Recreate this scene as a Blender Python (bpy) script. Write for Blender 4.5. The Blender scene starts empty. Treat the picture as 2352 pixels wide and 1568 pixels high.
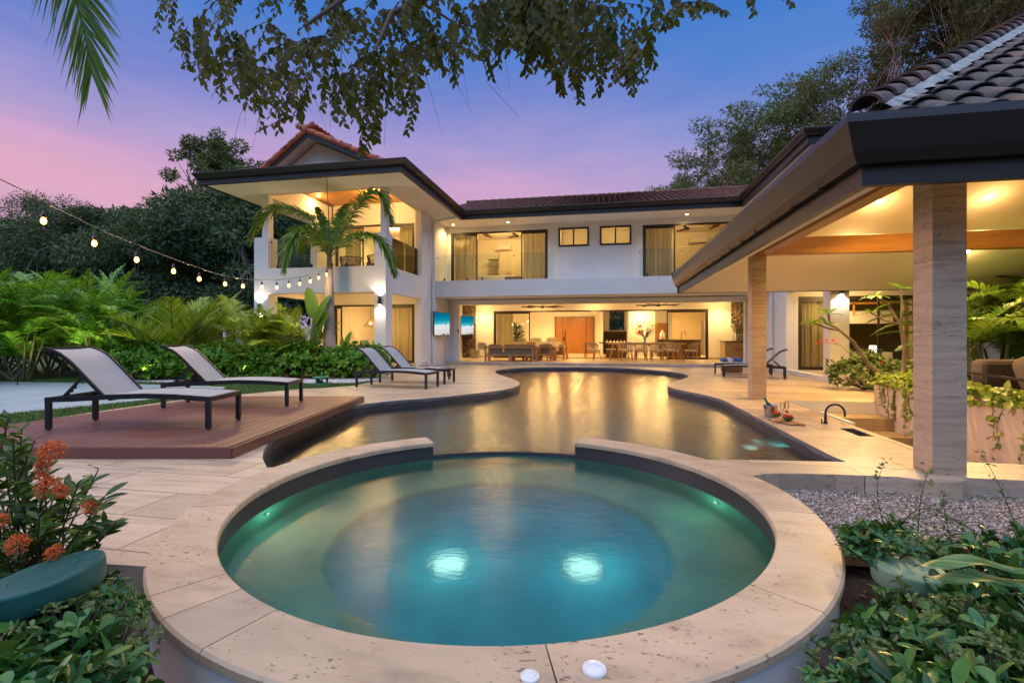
import bpy, math, random
import numpy as np
from mathutils import Vector, Matrix
from mathutils.geometry import delaunay_2d_cdt
R = math.radians
random.seed(7); rng = np.random.default_rng(11)
scene = bpy.context.scene
col = scene.collection

# ---------------------------------------------------------------- camera frame
H = 1.2; FPX = 1110.0; CX = 1176.0; HY = 772.0
AY = R(10.9); CA = math.cos(AY); SA = math.sin(AY)
def ray(px, py):
    dx = (px-CX)/FPX
    return Vector((dx*CA-SA, dx*SA+CA, (HY-py)/FPX))
def G(px, py, z=0.0):
    d = ray(px, py); t = (z-H)/d.z
    return Vector((d.x*t, d.y*t, z))
def ATY(px, py, Y):
    d = ray(px, py); t = Y/d.y
    return Vector((d.x*t, Y, H+d.z*t))
def ATD(px, py, d):
    r = ray(px, py); return Vector((r.x*d, r.y*d, H+r.z*d))
def XY(*pts): return [tuple(G(*p)[:2]) for p in pts]

# ---------------------------------------------------------------- mesh builder
class MB:
    def __init__(s): s.v = []; s.f = []; s.sm = []
    def add(s, vs, fs, smooth=False):
        o = len(s.v); s.v += [tuple(v) for v in vs]
        for f in fs: s.f.append(tuple(i+o for i in f)); s.sm.append(smooth)
        return s
    def box(s, x0, x1, y0, y1, z0, z1):
        if x0 > x1: x0, x1 = x1, x0
        if y0 > y1: y0, y1 = y1, y0
        v = [(x0,y0,z0),(x1,y0,z0),(x1,y1,z0),(x0,y1,z0),(x0,y0,z1),(x1,y0,z1),(x1,y1,z1),(x0,y1,z1)]
        return s.add(v, [(0,3,2,1),(4,5,6,7),(0,1,5,4),(1,2,6,5),(2,3,7,6),(3,0,4,7)])
    def cbox(s, c, sx, sy, sz, M=None):
        v = []
        for dz in (-1,1):
            for dx, dy in ((-1,-1),(1,-1),(1,1),(-1,1)):
                p = Vector((dx*sx/2, dy*sy/2, dz*sz/2))
                if M is not None: p = M @ p
                v.append(p+Vector(c))
        return s.add(v, [(0,3,2,1),(4,5,6,7),(0,1,5,4),(1,2,6,5),(2,3,7,6),(3,0,4,7)])
    def bar(s, a, b, w, h=None, up=(0,0,1)):
        a = Vector(a); b = Vector(b); h = h or w
        d = (b-a); L = d.length
        if L < 1e-6: return s
        d.normalize(); u = Vector(up)
        if abs(d.dot(u)) > .98: u = Vector((1,0,0))
        x = d.cross(u).normalized(); y = x.cross(d)
        M = Matrix((x, d, y)).transposed()
        return s.cbox((a+b)/2, w, L, h, M)
    def tube(s, path, rad, n=8, cap=True, smooth=True):
        path = [Vector(p) for p in path]; m = len(path)
        if not hasattr(rad, '__len__'): rad = [rad]*m
        vs = []; ref = None
        for i, p in enumerate(path):
            d = (path[min(i+1,m-1)]-path[max(i-1,0)]).normalized()
            if ref is None:
                ref = Vector((0,0,1)) if abs(d.z) < .9 else Vector((1,0,0))
                ref = (ref-d*ref.dot(d)).normalized()
            else:
                ref = ref-d*ref.dot(d)
                ref = ref.normalized() if ref.length > 1e-5 else d.orthogonal().normalized()
            b = d.cross(ref)
            for k in range(n):
                a = 2*math.pi*k/n
                vs.append(p+(ref*math.cos(a)+b*math.sin(a))*rad[i])
        fs = [(i*n+k, i*n+(k+1)%n, (i+1)*n+(k+1)%n, (i+1)*n+k) for i in range(m-1) for k in range(n)]
        s.add(vs, fs, smooth)
        if cap:
            s.add(vs[:n], [tuple(range(n))[::-1]]); s.add(vs[-n:], [tuple(range(n))])
        return s
    def lathe(s, prof, c=(0,0,0), n=24, smooth=True, M=None, a0=0, a1=2*math.pi):
        full = abs(a1-a0-2*math.pi) < 1e-6; k = n if full else n+1
        vs = []
        for r, z in prof:
            for i in range(k):
                a = a0+(a1-a0)*i/n
                p = Vector((r*math.cos(a), r*math.sin(a), z))
                if M is not None: p = M @ p
                vs.append(p+Vector(c))
        fs = []
        for j in range(len(prof)-1):
            for i in range(n):
                i2 = (i+1) % k
                fs.append((j*k+i, j*k+i2, (j+1)*k+i2, (j+1)*k+i))
        return s.add(vs, fs, smooth)
    def cyl(s, c, r, z0, z1, n=20):
        return s.lathe([(0,z0),(r,z0),(r,z1),(0,z1)], (c[0],c[1],0), n, False)
    def prism(s, poly, z0, z1):
        n = len(poly)
        v = [(p[0],p[1],z0) for p in poly]+[(p[0],p[1],z1) for p in poly]
        f = [tuple(range(n))[::-1], tuple(range(n,2*n))]+[(i,(i+1)%n,(i+1)%n+n,i+n) for i in range(n)]
        return s.add(v, f)
    def ext(s, poly, axis, a0, a1, smooth=False):
        # poly in the plane across axis ('x': (y,z), 'y': (x,z))
        n = len(poly)
        def P(p, a): return (a,p[0],p[1]) if axis == 'x' else (p[0],a,p[1])
        v = [P(p,a0) for p in poly]+[P(p,a1) for p in poly]
        return s.add(v, [tuple(range(n))[::-1], tuple(range(n,2*n))]+[(i,(i+1)%n,(i+1)%n+n,i+n) for i in range(n)], smooth)
    def ball(s, c, r, n=12, m=8, sc=(1,1,1), jit=0):
        vs = []; fs = []
        for j in range(m+1):
            th = math.pi*j/m
            for i in range(n):
                a = 2*math.pi*i/n; q = r*(1+random.uniform(-jit,jit))
                vs.append((c[0]+q*sc[0]*math.sin(th)*math.cos(a), c[1]+q*sc[1]*math.sin(th)*math.sin(a), c[2]+q*sc[2]*math.cos(th)))
        for j in range(m):
            for i in range(n):
                fs.append((j*n+i, (j+1)*n+i, (j+1)*n+(i+1)%n, j*n+(i+1)%n))
        return s.add(vs, fs, True)
    def cushion(s, c, sx, sy, sz, M=None, e=.35, n=10):
        # puffed pillow / cushion as a superellipsoid
        vs = []; fs = []
        def sp(v, p): return math.copysign(abs(v)**p, v)
        for j in range(n+1):
            th = -math.pi/2+math.pi*j/n
            for i in range(2*n):
                a = math.pi*i/n
                p = Vector((sx/2*sp(math.cos(th),e)*sp(math.cos(a),e), sy/2*sp(math.cos(th),e)*sp(math.sin(a),e), sz/2*sp(math.sin(th),e*1.6)))
                if M is not None: p = M @ p
                vs.append(p+Vector(c))
        for j in range(n):
            for i in range(2*n):
                fs.append((j*2*n+i, j*2*n+(i+1)%(2*n), (j+1)*2*n+(i+1)%(2*n), (j+1)*2*n+i))
        return s.add(vs, fs, True)
    def build(s, name, mat, parent=None, bevel=0, label=None, loc=None):
        me = bpy.data.meshes.new(name)
        me.from_pydata(s.v, [], s.f)
        me.polygons.foreach_set('use_smooth', s.sm)
        me.materials.append(mat); me.update()
        o = bpy.data.objects.new(name, me); col.objects.link(o)
        if parent: o.parent = parent
        if loc is not None: o.location = loc
        if label: o['label'] = label
        if bevel:
            b = o.modifiers.new('bevel', 'BEVEL'); b.width = bevel; b.segments = 2; b.limit_method = 'ANGLE'
        return o

def np_obj(name, V, F, mat, parent=None, smooth=True):
    V = np.asarray(V, dtype=np.float32).reshape(-1,3); F = np.asarray(F, dtype=np.int32)
    me = bpy.data.meshes.new(name); k = F.shape[1]
    me.vertices.add(len(V)); me.vertices.foreach_set('co', V.ravel())
    me.loops.add(F.size); me.loops.foreach_set('vertex_index', F.ravel())
    me.polygons.add(len(F)); me.polygons.foreach_set('loop_start', np.arange(0, F.size, k, dtype=np.int32))
    me.polygons.foreach_set('use_smooth', np.full(len(F), smooth, dtype=bool))
    me.materials.append(mat); me.update(calc_edges=True)
    o = bpy.data.objects.new(name, me); col.objects.link(o)
    if parent: o.parent = parent
    return o

def tag(o, label=None, cat=None, group=None, kind=None):
    if label: o['label'] = label
    if cat: o['category'] = cat
    if group: o['group'] = group
    if kind: o['kind'] = kind
    return o
def thing(name, label, cat, loc=(0,0,0), rz=0, group=None, scale=1):
    o = bpy.data.objects.new(name, None); col.objects.link(o)
    o.location = loc; o.rotation_euler = (0,0,rz); o.scale = (scale,)*3
    o.empty_display_size = .1
    return tag(o, label, cat, group)
def kids(o): return [c for c in bpy.data.objects if c.parent == o]
def dup(root, loc, rz=0, label=None, group=None, scale=None):
    r = root.copy(); col.objects.link(r); r.location = loc; r.rotation_euler = (0,0,rz)
    if scale is not None: r.scale = (scale,)*3 if not hasattr(scale,'__len__') else scale
    if label: r['label'] = label
    if group: r['group'] = group
    for ch in kids(root):
        c = ch.copy(); col.objects.link(c); c.parent = r
        for g in kids(ch):
            d = g.copy(); col.objects.link(d); d.parent = c
    return r

def pip(x, y, P):
    c = False; n = len(P); j = n-1
    for i in range(n):
        xi, yi = P[i][0], P[i][1]; xj, yj = P[j][0], P[j][1]
        if (yi > y) != (yj > y) and x < (xj-xi)*(y-yi)/(yj-yi)+xi: c = not c
        j = i
    return c
def region(outer, holes, z):
    """triangulated flat sheet: inside outer, outside every hole"""
    vs = []; es = []
    for P in [outer]+holes:
        o = len(vs); n = len(P)
        vs += [Vector((p[0],p[1])) for p in P]; es += [(o+i, o+(i+1)%n) for i in range(n)]
    v2, e2, f2, *_ = delaunay_2d_cdt(vs, es, [], 0, 1e-5)
    mb = MB(); fs = []
    for f in f2:
        cx = sum(v2[i].x for i in f)/len(f); cy = sum(v2[i].y for i in f)/len(f)
        if pip(cx, cy, outer) and not any(pip(cx, cy, h) for h in holes): fs.append(tuple(f))
    mb.add([(v.x,v.y,z) for v in v2], fs)
    return mb
def circle(c, r, n=96, a0=0, a1=2*math.pi):
    return [(c[0]+r*math.cos(a0+(a1-a0)*i/n), c[1]+r*math.sin(a0+(a1-a0)*i/n)) for i in range(n)]
def smooth_poly(P, it=2, closed=True):
    for _ in range(it):
        Q = []; n = len(P)
        for i in range(n if closed else n-1):
            a = P[i]; b = P[(i+1)%n]
            Q += [(a[0]*.75+b[0]*.25, a[1]*.75+b[1]*.25), (a[0]*.25+b[0]*.75, a[1]*.25+b[1]*.75)]
        if not closed: Q = [P[0]]+Q+[P[-1]]
        P = Q
    return P
def wall_strip(mb, P, z0, z1, closed=True, smooth=False):
    n = len(P); m = n if closed else n-1
    v = [(p[0],p[1],z0) for p in P]+[(p[0],p[1],z1) for p in P]
    return mb.add(v, [(i,(i+1)%n,(i+1)%n+n,i+n) for i in range(m)], smooth)
def clip(P, a, b, c):
    """keep a*x+b*y<=c"""
    Q = []; n = len(P)
    for i in range(n):
        p = P[i]; q = P[(i+1)%n]; dp = a*p[0]+b*p[1]-c; dq = a*q[0]+b*q[1]-c
        if dp <= 0: Q.append(p)
        if (dp < 0 < dq) or (dq < 0 < dp):
            t = dp/(dp-dq); Q.append((p[0]+(q[0]-p[0])*t, p[1]+(q[1]-p[1])*t))
    return Q

# ---------------------------------------------------------------- materials
def lin(c):
    return tuple(((x/255)/12.92 if x/255 <= .04045 else ((x/255+.055)/1.055)**2.4) for x in c)
class NT:
    def __init__(s, name):
        s.m = bpy.data.materials.new(name); s.m.use_nodes = True
        s.t = s.m.node_tree; s.t.nodes.clear(); s.out = s.n('ShaderNodeOutputMaterial')
        s._tc = None
    def n(s, ty, **kw):
        o = s.t.nodes.new(ty)
        for k, v in kw.items():
            if k in o.inputs: s.i(o, k, v)
            else: setattr(o, k, v)
        return o
    def i(s, node, k, v):
        if hasattr(v, 'is_output') or isinstance(v, bpy.types.NodeSocket): s.t.links.new(v, node.inputs[k])
        else:
            if isinstance(v, (tuple,list)) and len(v) == 3 and node.inputs[k].type == 'RGBA': v = (*v,1)
            node.inputs[k].default_value = v
    def tc(s, scale=(1,1,1), rot=0):
        c = s.n('ShaderNodeTexCoord')
        m = s.n('ShaderNodeMapping'); s.t.links.new(c.outputs['Object'], m.inputs['Vector'])
        m.inputs['Scale'].default_value = scale; m.inputs['Rotation'].default_value = (0,0,rot)
        return m.outputs[0]
    def noise(s, scale=5, detail=4, rough=.5, vec=None, out='Fac'):
        o = s.n('ShaderNodeTexNoise'); o.inputs['Scale'].default_value = scale
        o.inputs['Detail'].default_value = detail; o.inputs['Roughness'].default_value = rough
        s.t.links.new(vec if vec is not None else s.tc(), o.inputs['Vector'])
        return o.outputs[out]
    def ramp(s, fac, stops):
        o = s.n('ShaderNodeValToRGB'); s.t.links.new(fac, o.inputs[0]); e = o.color_ramp.elements
        while len(e) > 1: e.remove(e[-1])
        for k, (p, c) in enumerate(stops):
            el = e[0] if k == 0 else e.new(p)
            el.position = p; el.color = (*c,1) if len(c) == 3 else c
        return o.outputs[0]
    def mix(s, f, a, b, mode='MIX'):
        o = s.n('ShaderNodeMix', data_type='RGBA', blend_type=mode)
        for k, v in ((0,f),(6,a),(7,b)):
            if isinstance(v, bpy.types.NodeSocket): s.t.links.new(v, o.inputs[k])
            else: o.inputs[k].default_value = (*v,1) if isinstance(v, tuple) else v
        return o.outputs[2]
    def math(s, op, a, b=0.0):
        o = s.n('ShaderNodeMath', operation=op)
        for k, v in ((0,a),(1,b)):
            if isinstance(v, bpy.types.NodeSocket): s.t.links.new(v, o.inputs[k])
            else: o.inputs[k].default_value = v
        return o.outputs[0]
    def bump(s, h, st=.3, dist=.01):
        o = s.n('ShaderNodeBump'); o.inputs['Strength'].default_value = st; o.inputs['Distance'].default_value = dist
        s.t.links.new(h, o.inputs['Height']); return o.outputs[0]
    def pbr(s, col=(.5,.5,.5), rough=.5, normal=None, metal=0, spec=None, **kw):
        o = s.n('ShaderNodeBsdfPrincipled'); s.i(o,'Base Color',col); s.i(o,'Roughness',rough); s.i(o,'Metallic',metal)
        if normal is not None: s.i(o,'Normal',normal)
        if spec is not None: s.i(o,'Specular IOR Level',spec)
        for k, v in kw.items(): s.i(o, k.replace('_',' '), v)
        s.t.links.new(o.outputs[0], s.out.inputs[0]); return s.m
    def surf(s, sh): s.t.links.new(sh, s.out.inputs[0]); return s.m

M = {}
def simple(name, c, rough=.5, var=.12, nscale=6, bump=0, metal=0, spec=None, bscale=60, **kw):
    t = NT(name)
    n = t.noise(nscale, 4)
    cc = t.ramp(n, [(.25, tuple(x*(1-var) for x in c)), (.75, tuple(min(1,x*(1+var)) for x in c))])
    nm = t.bump(t.noise(bscale, 3), .4, bump) if bump else None
    M[name] = t.pbr(cc, rough, nm, metal, spec, **kw); return M[name]
simple('stucco', (.77,.75,.71), .85, .07, .9, .004, bscale=90)
simple('lamplit_stucco', (.70,.56,.42), .85, .08, 2, .004)  # planter stucco with the pavilion lamps' warm light put into its colour
simple('ceiling_paint', (.8,.76,.68), .9, .03, 1)
simple('dark_metal', (.038,.032,.032), .42, .12, 3, 0, .3)
simple('gutter_metal', (.05,.042,.04), .38, .1, 1.2, 0, .5)
simple('frame_metal', (.035,.026,.02), .4, .1)
simple('lounger_metal', (.04,.042,.048), .38, .15, 9, 0, .6)
simple('black', (.012,.012,.013), .35, .1)
simple('white_plastic', (.8,.8,.78), .3, .03)
simple('white_ceramic', (.8,.8,.79), .15, .02, Coat_Weight=.6)
simple('steel', (.55,.55,.56), .25, .08, 4, 0, 1)
simple('teal_plastic', (.015,.10,.085), .5, .25, 7, .002)
simple('green_plastic', (.03,.17,.11), .55, .2, 8, .001)
simple('cream_cloth', (.62,.56,.45), .9, .08, 20, .003, bscale=200)
simple('grey_cushion', (.30,.23,.16), .92, .08, 15, .003, bscale=220)
simple('taupe_cushion', (.16,.13,.10), .92, .1, 12, .003, bscale=200)
simple('yellow_cloth', (.75,.42,.06), .85, .25, 14, .003)
simple('mustard_velvet', (.62,.32,.05), .7, .12, 4)
simple('rope', (.42,.33,.22), .85, .2, 60, .004, bscale=120)
simple('dark_rope', (.06,.045,.035), .8, .2, 60, .004, bscale=120)
simple('leather', (.035,.02,.012), .5)
simple('red_flesh', (.75,.05,.02), .35, .3, 40)
simple('melon_rind', (.04,.16,.03), .4, .5, 25)
simple('berry', (.6,.01,.03), .3)
simple('terra_pot', (.3,.28,.2), .8)
simple('blue_towel', (.05,.14,.42), .9, .5, 25, .005, bscale=250)
simple('white_towel', (.75,.74,.7), .95, .05, 20, .006, bscale=250)
simple('wicker', (.2,.09,.04), .7, .4, 50, .008, bscale=110)
simple('straw', (.45,.38,.27), .85, .2, 40, .004, bscale=150)
simple('olive_paint', (.20,.17,.07), .9, .06, 2)
simple('bottle_glass', (.02,.10,.07), .12, .1)
simple('foil_blue', (.05,.25,.35), .3, .2, 30, 0, .6)
simple('shrimp', (.8,.35,.2), .5, .3, 40)
simple('orange_petal', (.85,.16,.03), .6, .45, 90)
simple('red_petal', (.55,.02,.03), .6, .3, 20)
simple('yellow_petal', (.75,.6,.05), .6, .3, 20)
simple('mortar', (.34,.36,.37), .9, .25, 9, .02, bscale=30)
simple('fridge', (.35,.35,.33), .35, .05, 2, 0, .8)
simple('bark_grey', (.22,.18,.15), .85, .35, 5, .03, bscale=14)
simple('twig', (.10,.065,.045), .8, .3, 6)
simple('pink_bark', (.30,.17,.12), .8, .3, 2)
simple('vase_green', (.02,.42,.30), .12, .1)
simple('door_olive', (.09,.08,.04), .8)
simple('soil', (.07,.042,.03), .95, .45, 9, .05, bscale=22)
simple('hat_band', (.25,.2,.14), .9)
simple('countertop', (.05,.045,.04), .3)
simple('rock_grey', (.3,.28,.25), .85, .3, 8, .02)

def wood(name, c1, c2, axis='x', rough=.45, plank=0, sc=1.0):
    t = NT(name)
    s = {'x':(1,14,14),'y':(14,1,14),'z':(14,14,1)}[axis]
    v = t.tc(tuple(k*sc for k in s))
    n = t.noise(2.2, 6, .6, v); n2 = t.noise(.8, 2, .5, t.tc())
    c = t.ramp(n, [(.3,c1),(.7,c2)]); c = t.mix(t.math('MULTIPLY', n2, .35), c, tuple(x*.55 for x in c1))
    M[name] = t.pbr(c, rough, t.bump(n, .3, .004)); return M[name]
wood('teak', (.52,.24,.07), (.72,.38,.13), 'x')
wood('teak_upright', (.52,.24,.07), (.72,.38,.13), 'z')
wood('door_wood', (.28,.105,.03), (.42,.18,.055), 'z', .35, sc=.8)
wood('beam_wood', (.42,.17,.035), (.62,.29,.07), 'x', .4, sc=.5)
wood('beam_wood_y', (.42,.17,.035), (.62,.29,.07), 'y', .4, sc=.5)
wood('walnut', (.06,.028,.014), (.13,.065,.03), 'x', .4)
wood('pale_oak', (.42,.30,.17), (.55,.42,.26), 'z', .5)
wood('wardrobe', (.52,.42,.28), (.62,.52,.36), 'z', .5)
wood('board_wood', (.25,.11,.05), (.38,.2,.1), 'y', .5)
wood('slat_ceiling', (.42,.17,.04), (.62,.30,.08), 'x', .45)

# travertine paving
def travertine(name, base, rough=.42, plank=None, rot=0, dirx=True, joint=.004, pit=1.0, rowh=.4):
    t = NT(name)
    st = (1.0,7.0,7.0) if dirx else (7.0,1.0,7.0)
    if dirx == 'z': st = (1.3,1.3,16.0)
    if dirx == 'c': st = (1.4,3.2,3.2)
    v = t.tc(st, rot)
    big = t.noise(.7, 3, .5, t.tc(rot=rot))
    vein = t.noise(1.6, 7, .62, v)
    c = t.ramp(vein, [(.28, tuple(x*.60 for x in base)), (.5, base), (.72, tuple(min(.9,x*1.2) for x in base))])
    c = t.mix(t.math('MULTIPLY', t.math('SUBTRACT', big, .35), .8), c, (base[0]*1.0,base[1]*.82,base[2]*.68))
    gi_ = t.n('ShaderNodeNewGeometry'); c = t.mix(1.0, c, t.ramp(gi_.outputs['Random Per Island'], [(0,(.84,.84,.85)),(.5,(1,.99,.97)),(1,(1.12,1.08,1.04))]), 'MULTIPLY')
    # pits: small elongated dark holes, gathered in patches
    st2 = (20,62,62) if dirx is True else ((62,20,62) if dirx is False else ((26,48,48) if dirx == 'c' else (24,24,70)))
    pv = t.noise(1.0, 3, .75, t.tc(st2, rot)); patch = t.noise(1.3, 3, .6, t.tc((1,2.5,2.5) if dirx is True else (2,2,2), rot))
    pm = t.math('MULTIPLY', t.ramp(pv, [(.60,(0,0,0)),(.65,(1,1,1))]), t.ramp(patch, [(.40,(0,0,0)),(.58,(1,1,1))]))
    c = t.mix(t.math('MULTIPLY', pm, .8*pit), c, (base[0]*.18,base[1]*.14,base[2]*.12))
    hgt = t.math('SUBTRACT', vein, t.math('MULTIPLY', pm, 1.5))
    if plank:
        b = t.n('ShaderNodeTexBrick'); t.t.links.new(t.tc(rot=rot), b.inputs['Vector'])
        b.inputs['Scale'].default_value = 1; b.inputs['Brick Width'].default_value = plank; b.inputs['Row Height'].default_value = rowh
        b.inputs['Mortar Size'].default_value = joint; b.inputs['Mortar Smooth'].default_value = .1; b.offset = .37
        b.inputs['Color1'].default_value = (.80,.80,.80,1); b.inputs['Color2'].default_value = (1.1,1.1,1.1,1); b.inputs['Mortar'].default_value = (.33,.3,.27,1)
        c = t.mix(1.0, c, b.outputs['Color'], 'MULTIPLY')
        hgt = t.math('SUBTRACT', hgt, t.math('MULTIPLY', b.outputs['Fac'], 2.0))
    r = t.ramp(vein, [(.3,(rough-.08,)*3),(.7,(rough+.14,)*3)])
    M[name] = t.pbr(c, r, t.bump(hgt, .35, .006)); return M[name]
travertine('deck_stone', (.54,.425,.305), .36, 1.35, 0, True, .006, 1.0, .45)
travertine('coping_stone', (.56,.42,.285), .45, None, R(20), 'c')
travertine('counter_stone', (.58,.42,.28), .4, 1.8, 0, False, .003, .8, .9)
travertine('pillar_stone', (.55,.41,.28), .5, None, 0, 'z', .004)
travertine('step_stone', (.50,.37,.2), .5, None, 0, True)
travertine('interior_floor', (.62,.52,.4), .3, 1.2, 0, True, .003, .1, .6)
travertine('kerb_stone', (.52,.47,.40), .5, 1.1, R(-12), True, .003, .6, .8)

# wet dark pool wall: splash line with its own ragged outline
def pool_wall(name, c, topband):
    t = NT(name)
    g = t.n('ShaderNodeNewGeometry'); sx = t.n('ShaderNodeSeparateXYZ'); t.t.links.new(g.outputs['Position'], sx.inputs[0])
    n = t.noise(2.2, 5, .6, t.tc((1,1,1)))
    zz = t.math('ADD', sx.outputs['Z'], t.math('ADD', t.math('MULTIPLY', t.math('SUBTRACT', n, .5), .13), t.math('MULTIPLY', t.math('SUBTRACT', t.noise(14, 4, .6), .5), .05)))
    f = t.ramp(zz, [(.0,(0,0,0)),(1,(0,0,0))])
    mr = t.n('ShaderNodeMapRange'); t.t.links.new(zz, mr.inputs[0]); mr.inputs[1].default_value = topband-.006; mr.inputs[2].default_value = topband+.006
    speck = t.noise(85, 2, .6)
    base = t.mix(t.math('MULTIPLY', speck, .55), c, tuple(x*1.7 for x in c))
    dry = t.mix(speck, tuple(min(1,x*2.3+.10) for x in c), tuple(min(1,x*1.7+.06) for x in c))
    cc = t.mix(mr.outputs[0], base, dry)
    M[name] = t.pbr(cc, .5, t.bump(speck, .3, .004)); return M[name]
pool_wall('pool_tile', (.040,.038,.046), -.05)
pool_wall('spa_wall_tile', (.035,.032,.034), -.05)
simple('pool_floor', (.07,.12,.11), .7, .2, 3)
simple('spa_plaster', (.24,.36,.26), .7, .25, 2.6)
simple('spa_plaster_deep', (.07,.34,.42), .7, .25, 2.2)

# deck boards
t = NT('ipe'); v = t.tc((20,1,20), R(-10.3)); n = t.noise(2.5, 6, .6, v)
gi = t.n('ShaderNodeNewGeometry')
c = t.ramp(n, [(.25,(.13,.045,.035)),(.75,(.25,.095,.07))])
c = t.mix(t.math('MULTIPLY', gi.outputs['Random Per Island'], .5), c, (.14,.055,.045))
wear = t.noise(1.2, 5, .65); c = t.mix(t.ramp(wear, [(.5,(0,0,0)),(.8,(.45,.45,.45))]), c, (.30,.17,.14))
M['ipe'] = t.pbr(c, .42, t.bump(n, .3, .003))

# terracotta
t = NT('roof_tile'); gi = t.n('ShaderNodeNewGeometry'); n = t.noise(5, 6, .65); n2 = t.noise(1.4, 3)
c = t.ramp(n, [(.28,(.09,.05,.045)),(.5,(.32,.13,.09)),(.72,(.55,.22,.14))])
c = t.mix(gi.outputs['Random Per Island'], c, t.ramp(n, [(.3,(.05,.035,.035)),(.7,(.22,.105,.08))]))
c = t.mix(t.ramp(n2, [(.5,(0,0,0)),(.75,(.6,.6,.6))]), c, (.13,.12,.12))
M['roof_tile'] = t.pbr(c, .8, t.bump(n, .5, .01))
t = NT('aged_tile'); gi = t.n('ShaderNodeNewGeometry'); n = t.noise(7, 7, .7); n2 = t.noise(2.3, 4, .6)
c = t.ramp(n, [(.3,(.035,.045,.055)),(.5,(.085,.085,.09)),(.75,(.20,.15,.13))])
c = t.mix(t.ramp(n2, [(.52,(0,0,0)),(.72,(.8,.8,.8))]), c, (.34,.13,.08))
c = t.mix(t.math('MULTIPLY', gi.outputs['Random Per Island'], .4), c, (.14,.10,.09))
M['aged_tile'] = t.pbr(c, .85, t.bump(n, .6, .012))
t = NT('sunset_tile'); gi = t.n('ShaderNodeNewGeometry'); n = t.noise(6, 6, .65)  # gable tiles, with the red of the sunset put into the clay
c = t.ramp(n, [(.35,(.20,.07,.05)),(.6,(.62,.17,.09))])
M['sunset_tile'] = t.pbr(c, .8, t.bump(n, .5, .01))

# stone cladding, rough and dark
t = NT('rock_cladding'); vo = t.n('ShaderNodeTexVoronoi'); t.t.links.new(t.tc((1,1,.8)), vo.inputs['Vector']); vo.inputs['Scale'].default_value = 9
n = t.noise(7, 8, .7); c = t.ramp(n, [(.3,(.035,.025,.018)),(.6,(.16,.12,.08)),(.8,(.32,.26,.18))])
M['rock_cladding'] = t.pbr(c, .9, t.bump(t.math('ADD', n, vo.outputs['Distance']), 1, .08))
# grass, pebbles, path
t = NT('grass_blade'); gi = t.n('ShaderNodeNewGeometry'); c = t.ramp(gi.outputs['Random Per Island'], [(0,(.04,.11,.02)),(.6,(.08,.19,.03)),(1,(.17,.24,.05))])
M['grass_blade'] = t.pbr(c, .6)
simple('lawn_ground', (.045,.09,.022), .95, .5, 3, .03, bscale=120)
t = NT('pebble'); gi = t.n('ShaderNodeNewGeometry'); c = t.ramp(gi.outputs['Random Per Island'], [(0,(.16,.10,.07)),(.5,(.40,.30,.23)),(.85,(.58,.48,.40)),(1,(.74,.68,.6))])
M['pebble'] = t.pbr(c, .7)
t = NT('white_pebble'); gi = t.n('ShaderNodeNewGeometry'); c = t.ramp(gi.outputs['Random Per Island'], [(0,(.4,.4,.42)),(.5,(.62,.62,.63)),(1,(.8,.8,.8))])
M['white_pebble'] = t.pbr(c, .7)
simple('gravel_bed', (.22,.18,.16), .95, .3, 30, .02)
t = NT('path_stone'); n = t.noise(1.5, 6, .6); b = t.n('ShaderNodeTexBrick'); t.t.links.new(t.tc(rot=R(12)), b.inputs['Vector'])
b.inputs['Scale'].default_value = 1; b.inputs['Brick Width'].default_value = 1.6; b.inputs['Row Height'].default_value = 1.6; b.inputs['Mortar Size'].default_value = .006
b.inputs['Color1'].default_value = (.9,.9,.9,1); b.inputs['Color2'].default_value = (1,1,1,1); b.inputs['Mortar'].default_value = (.5,.5,.5,1)
c = t.mix(1.0, t.ramp(n, [(.3,(.30,.38,.42)),(.7,(.40,.47,.50))]), b.outputs['Color'], 'MULTIPLY'); M['path_stone'] = t.pbr(c, .5)
# cloths
t = NT('curtain'); v = t.tc((1,1,.02)); n = t.noise(14, 3, .5, v)
c = t.ramp(n, [(.3,(.48,.42,.28)),(.7,(.72,.66,.48))])
d = t.n('ShaderNodeBsdfDiffuse'); t.i(d,'Color',c); tr = t.n('ShaderNodeBsdfTranslucent'); t.i(tr,'Color',c)
mx = t.n('ShaderNodeMixShader'); mx.inputs[0].default_value = .45; t.t.links.new(d.outputs[0], mx.inputs[1]); t.t.links.new(tr.outputs[0], mx.inputs[2]); M['curtain'] = t.surf(mx.outputs[0])
t = NT('sling'); w = t.noise(160, 2, .5); n = t.noise(5, 3)
M['sling'] = t.pbr(t.mix(t.math('MULTIPLY', w, .5), t.ramp(n, [(.3,(.36,.37,.39)),(.7,(.43,.44,.46))]), (.26,.27,.29)), .75, t.bump(w, .4, .002))
t = NT('pattern_cushion'); w = t.n('ShaderNodeTexVoronoi', feature='DISTANCE_TO_EDGE'); t.t.links.new(t.tc(), w.inputs['Vector']); w.inputs['Scale'].default_value = 8
M['pattern_cushion'] = t.pbr(t.ramp(w.outputs[0], [(.05,(.62,.55,.44)),(.09,(.30,.24,.16))]), .9)
# glass
def glass(name, tint=(.96,.99,.98), ior=1.45, k=1.0):
    t = NT(name); tr = t.n('ShaderNodeBsdfTransparent'); t.i(tr,'Color',tint); g = t.n('ShaderNodeBsdfGlossy'); g.inputs['Roughness'].default_value = .01
    f = t.n('ShaderNodeFresnel'); f.inputs[0].default_value = ior
    m = t.n('ShaderNodeMixShader'); t.t.links.new(t.math('MULTIPLY', f.outputs[0], k), m.inputs[0]); t.t.links.new(tr.outputs[0], m.inputs[1]); t.t.links.new(g.outputs[0], m.inputs[2])
    M[name] = t.surf(m.outputs[0])
glass('pane'); glass('rail_glass', (.90,.96,.94)); glass('clear_glass', (.95,.97,.96), 1.5, 1.2)
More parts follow.
